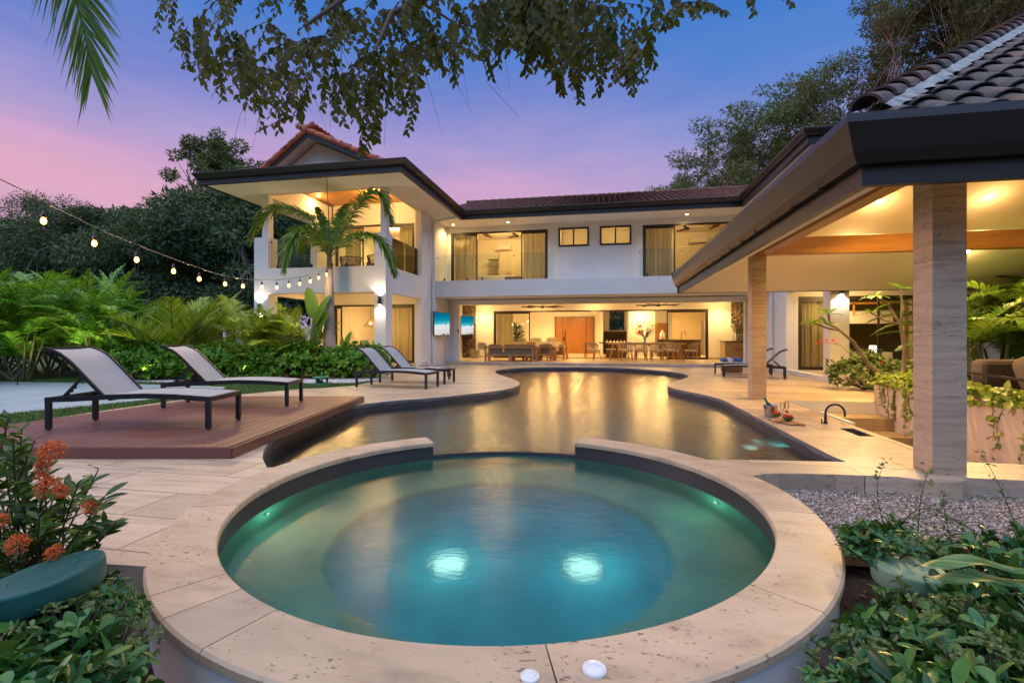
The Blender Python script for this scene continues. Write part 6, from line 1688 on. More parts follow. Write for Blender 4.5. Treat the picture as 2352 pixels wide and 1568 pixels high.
# ---- hedge shrubs: rosettes of rounded leaves on a rough dome
def rosettes(C, A, nl, L_, W_, prof, spread=(.7,1.3), seed=0):
    """C centres (n,3), A axis (n,3)"""
    r = np.random.default_rng(seed); n = len(C); A = unit(A)
    ref = np.where(np.abs(A[:,2:3]) < .9, np.array([[0,0,1.]]), np.array([[1.,0,0]])); U = unit(np.cross(A,ref)); Vv = np.cross(A,U)
    az = (np.arange(nl)[None]*2.399+r.uniform(0,6.28,(n,1))); th = np.linspace(spread[1],spread[0],nl)[None]+r.normal(0,.12,(n,nl))
    D = A[:,None]*np.cos(th)[...,None]+(U[:,None]*np.cos(az)[...,None]+Vv[:,None]*np.sin(az)[...,None])*np.sin(th)[...,None]
    N = A[:,None]*np.sin(th)[...,None]-(U[:,None]*np.cos(az)[...,None]+Vv[:,None]*np.sin(az)[...,None])*np.cos(th)[...,None]+r.normal(0,.15,(n,nl,3))
    P = C[:,None]+A[:,None]*(-.012*np.arange(nl)[None,:,None]*L_/.07)*.6
    m = n*nl; return leafset(np.broadcast_to(P,D.shape).reshape(m,3), D.reshape(m,3), N.reshape(m,3), L_*r.uniform(.45,1.25,m), W_*r.uniform(.65,1.2,m), prof, .14, .12)
SPAT = ((0,.12),(.3,.45),(.62,1),(.85,.85),(.97,.4),(1,.1))
def dome_pts(n, rx, ry, h, seed, z0=.1):
    r = np.random.default_rng(seed); a = r.uniform(0,6.28,n); q = np.sqrt(r.uniform(0,1,n)); rad = r.uniform(.72,1.03,n)
    z = np.sqrt(np.clip(1-q**2*.9,0,1)); bumps = 1+.16*np.sin(a*3+seed)+.12*np.sin(a*5+2*seed+q*6)
    P = np.stack([np.cos(a)*q*rx*rad*bumps, np.sin(a)*q*ry*rad*bumps, z0+(h-z0)*z*rad*(1+.10*np.sin(a*4+q*9+seed))],-1)
    low = r.uniform(0,1,n) < .35; P[low,2] = r.uniform(z0,h*.75,low.sum()); P[low,0] = np.cos(a[low])*rx*r.uniform(.8,1.05,low.sum()); P[low,1] = np.sin(a[low])*ry*r.uniform(.8,1.05,low.sum())
    A = np.stack([P[:,0]/rx*.8, P[:,1]/ry*.8, np.full(n,.75)],-1)+r.normal(0,.35,(n,3)); return P, A
def hedge(name, label, seed, rx, ry, h, n, L_, W_, mat, group, nl=8):
    t = thing(name, label, 'shrub', (0,0,0), 0, group)
    P, A = dome_pts(n, rx, ry, h, seed); V, F = rosettes(P, A, nl, L_, W_, SPAT, (.5,1.35), seed); np_obj('foliage', V, F, M[mat], t, True)
    mb = MB(); r = np.random.default_rng(seed+1)
    for i in range(16):
        q = P[r.integers(len(P))]; b = (q[0]*.35+r.normal(0,.05), q[1]*.35+r.normal(0,.05), 0); mb.tube([b,(q[0]*.6,q[1]*.6,q[2]*.5),tuple(q)], [.012,.009,.004], 5, False)
    mb.build('stems', M['twig'], t); return t
Hs = [hedge('hedge_shrub', '', s, .82, .55, .95, 420, .105, .055, 'hedge_leaf', 'round leaved shrubs forming the clipped hedge') for s in (3,4,5)]
hl = [(290,13.3,'hedge shrub at the left end of the hedge'),(345,13.35,'hedge shrub second from the left end of the hedge'),(405,13.5,'hedge shrub below the bright young palm'),(462,13.6,'hedge shrub behind the farther platform lounger'),(520,13.7,'hedge shrub fifth from the left end of the hedge'),(578,13.75,'hedge shrub below the lit areca palms'),(634,13.85,'hedge shrub second to the left of the palm trunk'),(690,13.9,'hedge shrub just left of the palm trunk'),(742,14.3,'hedge shrub directly behind the palm trunk'),(800,13.9,'hedge shrub just right of the palm trunk'),(838,14.0,'hedge shrub at the right end of the hedge by the deck')]
for k, (px, d, lab) in enumerate(hl):
    p = gp(px, d, -.01); sc = (1,1,1.02+.08*math.sin(k*2.1)) if px > 280 else (1,1,1)
    if k < 3: Hs[k].location = p; Hs[k]['label'] = lab; Hs[k].rotation_euler = (0,0,R(12)); Hs[k].scale = sc
    else: dup(Hs[k%3], p, R(12)+math.pi*(k%2), lab, None, sc)

# ---- foreground palm with smooth grey trunk
fpalm = thing('foxtail_palm', 'single palm with a swollen grey trunk, string lights tied to it', 'palm', (-8.0,13.0,0))
d0 = 14.3; px2m = d0/FPX
a = MB(); prof = [(.33,0),(.30,.08),(.235,.4),(.18,.95),(.15,1.6),(.132,2.3),(.118,3.0),(.105,3.3),(.09,3.62)]
pp = []
for i in range(len(prof)-1):
    (r0,z0_),(r1,z1_) = prof[i],prof[i+1]
    for k in range(6):
        u = k/6; pp.append((r0+(r1-r0)*u+(.004 if k%2 else 0), z0_+(z1_-z0_)*u))
pp = [(r_,z_*.89) for r_,z_ in pp]; a.lathe(pp, n=24); simple('palm_bark', (.36,.31,.27), .8, .3, 3, .02, bscale=18); a.build('trunk', M['palm_bark'], fpalm)
a = MB(); a.tube([(0,0,3.15),(0,0,3.45),(0,.0,3.75)], [.09,.075,.045], 14); a.build('crownshaft', M['areca_stem'], fpalm)
def dirpx(dx, dz): return dx, dz
# fronds follow their arching midribs
def frond_path(q, n, ll, lw, vees=(.15,.8), droop=.55, sweep=.8):
    m = 24; P = []
    for i in range(m+1):
        t = i/m*(len(q)-1); k = min(int(t), len(q)-2); u = t-k
        a = q[max(k-1,0)]; b = q[k]; c = q[k+1]; d = q[min(k+2,len(q)-1)]
        P.append(.5*((2*b)+(c-a)*u+(2*a-5*b+4*c-d)*u*u+(3*b-a-3*c+d)*u**3))
    C0 = np.array([tuple(p) for p in P]); s_ = np.linspace(.14,1,n); idx = s_*m; i0 = np.minimum(idx.astype(int),m-1); fr = (idx-i0)[:,None]
    C = C0[i0]*(1-fr)+C0[i0+1]*fr; T = unit(C0[i0+1]-C0[i0]); out = []
    lens = ll*np.sin(np.clip(s_,0,1)*math.pi*.8+.45)**.7
    for v in vees:
        for sg in (-1,1):
            side = unit(np.cross(T, np.array([[0,0,1.]]))+1e-6)*sg; up = unit(np.cross(side*sg, T))
            d = side*(1.1-.6*s_[:,None])+T*sweep*(.6+.8*s_[:,None])+up*v+rng.normal(0,.12,(n,3))
            out.append(leafset(C, d, up+rng.normal(0,.3,(n,3)), lens*rng.uniform(.8,1.1,n), np.full(n,lw), ((0,.5),(.35,1),(.7,.7),(1,.05)), .1, 0, 2, np.full(n,droop)))
    return cat(out), P
FO = Vector((-8.0,13.0,0))
for pts, dd, ll in (([(757,590),(795,520),(838,455),(872,448),(896,505)],(0,-.1,-.3,-.5,-.6),.48),([(755,588),(712,505),(655,478),(608,497),(578,548)],(0,-.1,-.3,-.4,-.5),.46),([(758,592),(800,552),(848,540),(883,568),(904,628)],(0,-.3,-.6,-.8,-.9),.42),
    ([(755,592),(728,545),(695,528),(668,560),(656,618)],(0,-.4,-.8,-1.1,-1.2),.46),([(757,588),(748,545),(738,505),(728,478)],(0,.5,.9,1.3),.42),([(758,588),(775,530),(786,492),(800,470)],(0,.4,.9,1.5),.42),([(757,590),(735,560),(712,548),(690,575)],(0,.5,1.0,1.3),.4)):
    q = [ATD(x,y,14.3+z)-FO for (x,y), z in zip(pts, dd)]
    (V,F), path = frond_path(q, 80, ll*1.12, .045); o = np_obj('frond', V, F, M['palm_leaf'], fpalm, False)
    a = MB(); a.tube(path, [.022-.0007*i for i in range(len(path))], 5, False); a.build('midrib', M['areca_stem'], o)
a = MB(); a.tube([(0,0,3.6),(-.02,0,4.8),(-.08,0,5.8),(-.2,.0,6.6)], [.02,.016,.01,.004], 6); a.build('spear_leaf', M['areca_stem'], fpalm)

# ---- trees
def crown_mesh(seed, blobs, n, L_, W_, mat, name='crown', prof=LO, hang=.3):
    r = np.random.default_rng(seed); parts = []; w = np.array([b[3]**2 for b in blobs]); w = w/w.sum(); cnt = (w*n).astype(int)
    for (x,y,z,rad,sq), k in zip(blobs, cnt):
        if k < 1: continue
        D = unit(r.normal(0,1,(k,3))); q = rad*r.uniform(.45,1.05,(k,1))**.6
        P = np.array([x,y,z])+D*q*np.array([1,1,sq]); d = D*.8+r.normal(0,.6,(k,3)); d[:,2] -= hang
        N = D+r.normal(0,.5,(k,3)); N[:,2] += .6
        parts.append(leafset(P, d, N, L_*r.uniform(.6,1.3,k), W_*r.uniform(.7,1.2,k), prof, .1, .1, 2))
    return cat(parts)
def tree(name, label, loc, seed, h, r, n, L_, W_, mat, bark='bark_grey', nb=60, group=None, flat=.75, low=.15, br=.13, trunk=.22, open_=False, rz=0, cat='tree'):
    rnd = random.Random(seed); t = thing(name, label, cat, loc, rz, group); mb = MB(); blobs = []
    hb = h*.3
    mb.tube([(0,0,-.2),(rnd.uniform(-.2,.2),0,hb*.5),(rnd.uniform(-.3,.3),rnd.uniform(-.3,.3),hb)], [trunk,trunk*.8,trunk*.65], 8)
    nl = 9
    limbs = []
    for i in range(nl):
        az = 6.283*i/nl+rnd.uniform(-.3,.3); rr = r*rnd.uniform(.35,.8); zz = h*rnd.uniform(.5,.92)*(1-.25*(rr/r)**2)
        e = Vector((rr*math.cos(az), rr*math.sin(az), zz)); m_ = Vector((e.x*.45, e.y*.45, hb+(zz-hb)*.55)); mb.tube([(0,0,hb*.8),m_,e], [trunk*.5,trunk*.3,trunk*.12], 6); limbs.append((m_,e))
    for i in range(nb):
        az = rnd.uniform(0,6.283); el = rnd.uniform(-.2,1.57)**1; q = rnd.uniform(.55,1.0) if rnd.random() < .8 else rnd.uniform(.2,.6)
        zc = h*(low+(1-low)*.5); hz = h*(1-low)*.5
        c = Vector((r*q*math.cos(az)*math.cos(el), r*q*math.sin(az)*math.cos(el), zc+hz*q*math.sin(el)*1.0-(hz*.35*math.cos(el) if el < .3 else 0)))
        b = r*br*rnd.uniform(.7,1.4); blobs.append((c.x,c.y,c.z,b,flat))
        m_, e = min(limbs, key=lambda l: (l[1]-c).length); s = m_.lerp(e, rnd.uniform(.5,1)); mid = s.lerp(c,.5)+Vector((rnd.uniform(-.1,.1),rnd.uniform(-.1,.1),rnd.uniform(.0,.15)))*r*.3
        mb.tube([s,mid,c], [trunk*.11,trunk*.07,trunk*.03], 5, False)
        if open_:
            for _ in range(4): 
                w = c+Vector((rnd.gauss(0,b*.7),rnd.gauss(0,b*.7),rnd.gauss(0,b*.5))); mb.tube([c,w], [trunk*.04,trunk*.015], 4, False)
    V, F = crown_mesh(seed, blobs, n, L_, W_, mat); np_obj('crown', V, F, M[mat], t, False); mb.build('trunk', M[bark], t)
    return t
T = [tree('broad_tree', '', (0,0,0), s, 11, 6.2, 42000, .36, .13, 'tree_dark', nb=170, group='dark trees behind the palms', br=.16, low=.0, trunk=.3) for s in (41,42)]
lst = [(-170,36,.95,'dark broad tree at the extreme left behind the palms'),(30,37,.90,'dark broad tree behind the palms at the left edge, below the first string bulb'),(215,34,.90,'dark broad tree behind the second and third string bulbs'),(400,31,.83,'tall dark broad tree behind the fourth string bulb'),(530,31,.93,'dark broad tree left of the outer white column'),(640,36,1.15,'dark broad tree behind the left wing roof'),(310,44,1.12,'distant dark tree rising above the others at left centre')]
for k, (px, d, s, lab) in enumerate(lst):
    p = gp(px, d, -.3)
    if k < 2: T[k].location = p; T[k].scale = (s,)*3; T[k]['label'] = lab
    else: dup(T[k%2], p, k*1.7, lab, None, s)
tall = tree('leafy_tree', 'taller lighter tree above the dark ones, behind the left roof corner', gp(505,38,-.3), 51, 17.2, 4.9, 22000, .30, .10, 'tree_mid', nb=120, br=.10, low=.25, trunk=.3)
sp_ = tree('feathery_tree', 'thin feathery tree with bare twigs at the left edge against the pink sky', gp(90,48,-.3), 52, 15.3, 9.0, 9000, .34, .08, 'tree_dark', 'twig', nb=130, br=.08, low=.55, trunk=.28, open_=True)
# right hand trees behind the roof
rt = [tree('acacia_tree', '', (0,0,0), s, 15, 6.6, 24000, .24, .07, 'tree_mid', 'pink_bark', nb=190, group='airy trees behind the main roof', br=.085, low=.3, trunk=.17, open_=True, flat=.45) for s in (61,62)]
lst = [(1575,38,.92,'low airy tree just above the main roof at its left, with pinkish limbs'),(1705,37,1.15,'airy tree with pinkish limbs above the middle right of the main roof'),(1835,34,1.30,'tall airy tree with pinkish limbs left of the pavilion gutter corner')]
for k, (px, d, s, lab) in enumerate(lst):
    p = gp(px, d, -.3)
    if k < 2: rt[k].location = p; rt[k].scale = (s,)*3; rt[k]['label'] = lab
    else: dup(rt[k%2], p, k*1.7, lab, None, s)
p = gp(2180,26,-.3); rust = tree('large_tree', 'large rusty green tree behind the pavilion roof', p, 63, 21.5, 7.4, 85000, .24, .065, 'tree_rust', 'pink_bark', nb=330, br=.085, low=.2, trunk=.2, open_=True, flat=.6)
p = gp(2480,27,-.3); dup(rust, p, 2.2, 'large rusty green tree at the far right edge above the pavilion roof', None, 1.04)

# ---- overhanging tree: trunk behind the viewer, limbs overhead, drooping leafy twigs
ov = thing('overhanging_tree', 'tree whose drooping leafy twigs hang across the top of the view', 'tree', (2.6,-3.2,-.36))
OO = Vector((2.6,-3.2,-.36))
mb = MB(); mb.tube([(0,0,0),(-.1,.1,2.2),(-.4,.6,4.4)], [.26,.2,.16], 12); mb.build('trunk', M['bark_grey'], ov)
env = [(360,70),(400,110),(430,150),(470,190),(510,230),(560,215),(600,290),(640,300),(690,290),(740,250),(790,285),(830,345),(865,320),(890,255),(935,305),(960,200),(1000,130),(1045,190),(1090,115),(1130,180),(1180,90),(1215,170),(1255,150),(1290,215),(1335,235),(1370,215),(1410,180),(1450,215),(1490,160),(1520,60),(1560,38),(1650,18),(1690,26),(1745,22),(1800,8)]
ex_, ey_ = [e[0] for e in env], [e[1] for e in env]
def env_y(x): return float(np.interp(x, ex_, ey_))
lm = MB(); tw = MB(); LPs = [];
limbs_px = [[(1500,-260),(1200,-160),(950,-60),(800,-10),(700,60)],[(1500,-260),(1350,-150),(1200,-90),(1060,-40),(900,30),(860,120)],[(1500,-260),(1420,-120),(1390,-30),(1350,40)],[(950,-60),(720,-90),(560,-60),(470,10)],[(1500,-260),(1650,-170),(1750,-80)],[(880,-40),(1000,25),(1070,70),(1110,140),(1122,180)],[(1040,-60),(930,40),(880,160),(850,260)]]
limb3 = []
for k, L_ in enumerate(limbs_px):
    q = [ATD(x, y, 5.0+.25*k-.3*i) if i else ATD(x, y, 4.9) for i, (x,y) in enumerate(L_)]; limb3.append(q)
    r0 = .06 if k < 3 else .022
    lm.tube([p-OO for p in smooth3(q)] if False else [p-OO for p in q], [max(.006, r0*(1-.8*i/(len(q)-1))) for i in range(len(q))], 7)
lm.tube([Vector((-.4,.6,4.4)), Vector((-.3,2.6,5.6))+Vector((0,0,.3)), ATD(1500,-260,4.9)-OO], [.16,.11,.06], 10)
lm.build('branch', M['twig'], ov)
rr = random.Random(5); P_=[]; D_=[]; N_=[]; L__=[]; W__=[]
def twig(x0, y0, x1, y1, d, n, sc=1.0):
    a = ATD(x0,y0,d); b = ATD(x1,y1,d+rr.uniform(-.25,.25)); mid = a.lerp(b,.5)+Vector((rr.uniform(-.05,.05),rr.uniform(-.05,.05),rr.uniform(0,.10)))
    pts = [a.lerp(mid,t)*(1-t)+mid.lerp(b,t)*t for t in [i/8 for i in range(9)]]
    tw.tube([p-OO for p in pts], [.004]*5+[.003]*4, 4, False)
    for i in range(n):
        t = i/(n-1)*.92+.08; p = a.lerp(mid,t)*(1-t)+mid.lerp(b,t)*t; dr = (b-a).normalized(); s = 1 if i % 2 else -1
        sd = Vector((rr.uniform(-1,1),rr.uniform(-1,1),0)).normalized()*.25+Vector((CA,SA,0))*s*.75
        D_.append(tuple(dr*.6+sd+Vector((0,0,-.5)))); P_.append(tuple(p-OO)); N_.append((rr.uniform(-.7,.7),-1+rr.uniform(-.6,.6),rr.uniform(-.2,.9)))
        l = rr.uniform(.06,.098)*sc*(1-.3*abs(t-.5)); L__.append(l); W__.append(l*rr.uniform(.5,.66))
# twigs hang in bunches with gaps of sky between
hubs = []
for k in range(84):
    x = rr.choice([rr.gauss(700,130), rr.gauss(830,90), rr.gauss(1330,90), rr.gauss(1180,110), rr.uniform(370,1540)])
    if not (360 < x < 1560): continue
    by = env_y(x); hubs.append((x, rr.uniform(-60, by*.62)))
for k in range(60):
    hx, hy = rr.uniform(420,1500), rr.uniform(-420,-110)
    d = rr.uniform(3.9,5.4)
    for j in range(4): an = rr.gauss(0,.9); ln = rr.uniform(70,120); twig(hx, hy, hx+math.sin(an)*ln, hy+math.cos(an)*ln, d, 11)
for (hx, hy) in hubs:
    d = rr.uniform(3.9,5.8); by = env_y(hx)
    for j in range(rr.randint(3,6)):
        ln = rr.uniform(60,125); an = rr.gauss(0,.75); ex = hx+math.sin(an)*ln; ey = hy+math.cos(an)*ln
        ey = min(ey, env_y(ex)+8); 
        if ey < hy-20: continue
        twig(hx, hy, ex, ey, d, max(5,int(ln/9)))
for x, y in env:
    if y > 30: twig(x+rr.uniform(-25,25), y-rr.uniform(70,110), x, y, rr.uniform(4.2,5.4), rr.randint(11,16))
    if y > 100:
        for _ in range(2): x2 = x+rr.uniform(-25,25); twig(x2+rr.uniform(-30,30), env_y(x2)-rr.uniform(120,180), x2, env_y(x2)-rr.uniform(20,70), rr.uniform(4.2,5.6), rr.randint(12,18))
for x0,y0,x1,y1 in ((700,262,600,300),(1030,0,1065,60),(1560,-40,1548,52),(1600,-60,1625,14),(1725,-40,1732,30),(1760,-50,1820,12),(1440,110,1505,150),(1430,150,1472,188),(860,290,830,350)): twig(x0,y0,x1,y1,4.6,13)
for k in range(26):
    x = rr.uniform(560,1140); y = rr.uniform(0,200); a = ATD(x,y,4.9); b = ATD(x+rr.uniform(-60,90), y+rr.uniform(70,190), 5.0); tw.tube([a-OO,a.lerp(b,.5)-OO+Vector((rr.uniform(-.03,.03),0,.03)),b-OO], [.003,.002,.0012], 3, False)
tw.build('twigs', M['twig'], ov)
V, F = leafset(np.array(P_), np.array(D_), np.array(N_), np.array(L__), np.array(W__), ((0,.2),(.2,.8),(.45,1),(.75,.7),(1,.04)), .12, .1)
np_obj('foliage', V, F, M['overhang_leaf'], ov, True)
# ---- hanging palm frond tip top left (its palm stands outside the frame)
hp = thing('leaning_palm', 'palm standing out of frame with one frond tip hanging in at the top left', 'palm', (-5.6,1.6,-.03)); HO = Vector((-5.6,1.6,-.03))
a = MB(); a.tube([(0,0,0),(.1,.1,3),(.35,.25,5.6)], [.16,.12,.1], 12); a.build('trunk', M['bark_grey'], hp)
tip = ATD(210,168,4.4)-HO; st_ = Vector((.35,.25,5.6)); m1 = ATD(196,-110,4.2)-HO+Vector((0,0,.1)); pathp = []
q0, q1, q2 = st_, m1+Vector((-.1,-.1,.75)), tip
for i in range(29):
    t = i/28; pathp.append(q0.lerp(q1,t)*(1-t)+q1.lerp(q2,t)*t)
C = np.array([tuple(pathp[0].lerp(pathp[0],0))]*0+[tuple(p) for p in pathp]); 
tt = np.linspace(.25,1,120); idx = tt*28; i0 = np.minimum(idx.astype(int),27); fr = (idx-i0)[:,None]; Cc = C[i0]*(1-fr)+C[i0+1]*fr; Tt = unit(C[i0+1]-C[i0])
parts = []
for sg in (-1,1):
    side = np.array([[CA*sg, SA*sg, 0]]); d = side*(2.3-1.8*tt[:,None])+Tt*(.75+.5*tt[:,None])+rng.normal(0,.07,(120,3))
    parts.append(leafset(Cc, d, np.array([[SA,-CA,.2]])+rng.normal(0,.3,(120,3)), .74*(1.15-tt*.62)*rng.uniform(.7,1.1,120), np.full(120,.021), ((0,.5),(.3,1),(.7,.8),(1,.05)), .1, 0, 2, np.full(120,.22)))
V, F = cat(parts); fo = np_obj('frond', V, F, M['palm_leaf'], hp, False); a = MB(); a.tube(pathp, [.02-.00055*i for i in range(29)], 6); a.build('midrib', M['areca_stem'], fo)
for az in (2.2,3.0,-1.2,-2.3,4.0):
    (V,F), path = frond((.35,.25,5.6), az, .9, 2.2, 1.6, 50, .5, .03); fo = np_obj('frond', V, F, M['palm_leaf'], hp, False); a = MB(); a.tube(path, .014, 5, False); a.build('midrib', M['areca_stem'], fo)

# ---- ground cover shrubs in the foreground
def gshrub(seed, n, r, h, L_=.105, W_=.043):
    t = thing('pittosporum_shrub', '', 'shrub', (0,0,0), 0, 'low glossy shrubs in the foreground beds')
    rg = np.random.default_rng(seed); a = rg.uniform(0,6.28,n); q = np.sqrt(rg.uniform(0,1,n))*r
    P = np.stack([np.cos(a)*q, np.sin(a)*q, h*(.55+.45*rg.uniform(0,1,n))*(1-.5*(q/r)**2)],-1); A = np.stack([np.cos(a)*q/r*.7, np.sin(a)*q/r*.7, np.full(n,.9)],-1)+rg.normal(0,.28,(n,3))
    V, F = rosettes(P, A, 11, L_, W_, SPAT, (.45,1.45), seed); np_obj('foliage', V, F, M['ground_leaf'], t, True)
    mb = MB()
    for p_, a_ in zip(P, A): mb.tube([(p_[0]*.3,p_[1]*.3,0),(p_[0]*.75,p_[1]*.75,p_[2]*.55),tuple(p_)], [.008,.006,.004], 5, False)
    mb.build('stems', M['twig'], t); return t
GS = [gshrub(s, 26, .27, .32) for s in (71,72,73)]
gl = [  # px, py, distance along the view, scale, label
 (20,1500,1.55,1.0,'low glossy shrub in the bottom left corner'),(140,1475,1.62,.85,'low glossy shrub left of the spa wall at the bottom left'),(225,1375,1.95,.6,'low glossy shrub against the left outside wall of the spa'),(-40,1440,1.7,1.0,'low glossy shrub at the left edge under the teal speaker cap'),(70,1565,1.38,.85,'low glossy shrub cut by the bottom edge at the left'),(185,1545,1.5,.7,'low glossy shrub at the foot of the spa wall, bottom left'),(205,1322,2.2,.5,'low glossy shrub right of the teal speaker cap'),(-60,1560,1.4,1,'low glossy shrub at the very left of the bottom edge'),
 (2015,1215,2.5,.65,'low glossy shrub between the gravel and the spa, farthest back'),(2040,1200,2.85,.6,'small glossy shrub poking up at the gravel edge'),(2210,1255,2.6,.9,'low glossy shrub right of the pale speaker cap'),(2330,1230,2.7,.95,'low glossy shrub at the right edge by the gravel'),(2140,1380,2.1,.95,'low glossy shrub in front of the pale speaker cap'),(2270,1360,2.1,1.0,'low glossy shrub at the right edge, level with the spa side'),(2060,1430,2.0,.75,'low glossy shrub near the right outside wall of the spa'),(2120,1480,1.8,1.0,'low glossy shrub in the middle of the right foreground bed'),(2240,1470,1.75,1.0,'low glossy shrub right of centre in the right foreground bed'),(2350,1450,1.75,1.0,'low glossy shrub cut by the right edge, lower part'),(2090,1550,1.55,.8,'low glossy shrub at the bottom of the right bed near the spa wall'),(2180,1570,1.5,1.0,'low glossy shrub on the bottom edge at the right'),(2310,1575,1.45,1.0,'low glossy shrub in the bottom right corner'),(2400,1330,2.2,1.0,'low glossy shrub half outside the right edge'),(1915,1560,1.6,.4,'small sprig of glossy leaves at the bottom by the spa wall')]
for k, (px, py, d, s, lab) in enumerate(gl):
    p = ATD(px, py, d); loc = (p.x, p.y, p.z-.26*s)
    zs = max(.9, 1)
    if k < 3: GS[k].location = loc; GS[k].scale = (s,)*3; GS[k]['label'] = lab
    else: dup(GS[k%3], loc, k*1.1, lab, None, s)
fw = hedge('leafy_weed', '', 91, .26, .24, .30, 95, .036, .020, 'shrub_leaf', 'small leafed weeds among the low glossy shrubs', 6)
for k, (px, py, d, s, lab) in enumerate([(2105,1268,2.5,.9,'small leafed weed behind the pale speaker cap'),(1995,1500,1.85,.8,'small leafed weed against the spa wall on the right'),(2200,1420,1.95,1.0,'small leafed weed in the middle of the right foreground bed'),(2330,1520,1.6,.8,'small leafed weed near the bottom right corner'),(150,1400,1.8,.7,'small leafed weed in front of the teal speaker cap'),(265,1460,1.75,.6,'small leafed weed at the foot of the spa wall on the left')]):
    p = ATD(px, py, d); loc = (p.x, p.y, p.z-.22*s)
    if k == 0: fw.location = loc; fw['label'] = lab; fw.scale = (s,)*3
    else: dup(fw, loc, k*1.3, lab, None, s)
# dry leaf litter on the bare soil
rl = np.random.default_rng(44); n_ = 5200; xy = np.stack([rl.uniform(-3.6,4.6,n_), rl.uniform(.2,4.4,n_)],-1)
ok_ = np.array([math.hypot(x-SC[0],y-SC[1]) > R_OUT+.02 and not pip(x,y,deck) and not pip(x,y,GR) for x, y in xy]); xy = xy[ok_]; n_ = len(xy)
V, F = leafset(np.c_[xy, rl.uniform(-.355,-.33,n_)], np.c_[rl.normal(0,1,(n_,2)), rl.normal(0,.2,n_)], np.c_[rl.normal(0,.3,(n_,2)), np.ones(n_)], rl.uniform(.02,.075,n_), rl.uniform(.008,.03,n_), LO, .1, .2)
tag(np_obj('leaf_litter', V, F, M['litter']), 'brown dry leaf litter over the dark soil around the spa', 'leaf litter', kind='stuff')
# weedy stems rising over the gravel
wd = thing('weed_stems', 'thin weedy stems with tiny leaves rising over the gravel', 'weed', tuple(G(2060,1300,-.3))); WO = wd.location.copy()
mb = MB(); P_=[];D_=[];N_=[];L__=[];W__=[]
rr = random.Random(9)
for path in ([(2050,1260),(2015,1170),(2000,1110),(2035,1060)],[(2110,1250),(2105,1180),(2120,1110),(2135,1075)],[(2060,1230),(2090,1150),(2140,1145),(2240,1230)],[(2352,1270),(2330,1200),(2300,1100),(2245,1030)],[(2200,1300),(2180,1220),(2160,1170),(2170,1120)],[(2250,1290),(2280,1220),(2200,1190),(2120,1175)],[(2090,1290),(2080,1210),(2180,1200),(2280,1240)]):
    q = [ATD(x,y,2.9-.0*i) for i, (x,y) in enumerate(path)]; pts = []
    for i in range(19):
        t = i/18; a_ = [q[j].lerp(q[j+1],t) for j in range(3)]; b_ = [a_[j].lerp(a_[j+1],t) for j in range(2)]; pts.append(b_[0].lerp(b_[1],t))
    mb.tube([p-WO for p in pts], [.0042-.00018*i for i in range(19)], 5, False)
    for i in range(3,19):
        for _ in range(3):
            P_.append(tuple(pts[i]-WO+Vector((rr.gauss(0,.02),rr.gauss(0,.02),rr.gauss(0,.02))))); D_.append((rr.gauss(0,1),rr.gauss(0,1),rr.gauss(.2,.6))); N_.append((rr.gauss(0,.5),rr.gauss(0,.5),1)); L__.append(rr.uniform(.018,.036)); W__.append(rr.uniform(.012,.02))
mb.build('stems', M['twig'], wd); V, F = leafset(np.array(P_),np.array(D_),np.array(N_),np.array(L__),np.array(W__)); np_obj('leaflets', V, F, M['shrub_leaf'], wd)
# broad striped leaves lying over the right bed
sv = thing('striped_leaf_plant', 'long wavy striped leaves crossing the right foreground bed', 'plant', tuple(ATD(2450,1330,2.0)-Vector((0,0,.2)))); SO = sv.location.copy()
for pts in ([(2420,1335),(2330,1290),(2200,1275),(2100,1300)],[(2420,1345),(2330,1330),(2220,1320),(2120,1325)],[(2352,1600),(2330,1530),(2270,1470),(2160,1400)]):
    q = [ATD(x,y,1.95) for x,y in pts]; a = MB(); vs = []; n = 24
    for i in range(n+1):
        t = i/n; a_ = [q[j].lerp(q[j+1],t) for j in range(3)]; b_ = [a_[j].lerp(a_[j+1],t) for j in range(2)]; c = b_[0].lerp(b_[1],t)-SO; w = .027*math.sin(math.pi*(1-t)**.7*.9+.15)
        vs += [c+Vector((0,-w,-w*.35+.01*math.sin(t*14))), c, c+Vector((0,w,w*.3+.01*math.sin(t*11+1)))]
    a.add(vs, [(3*i+j,3*i+j+1,3*i+4+j,3*i+3+j) for i in range(n) for j in range(2)], True); a.build('leaf', M['striped_leaf'], sv)

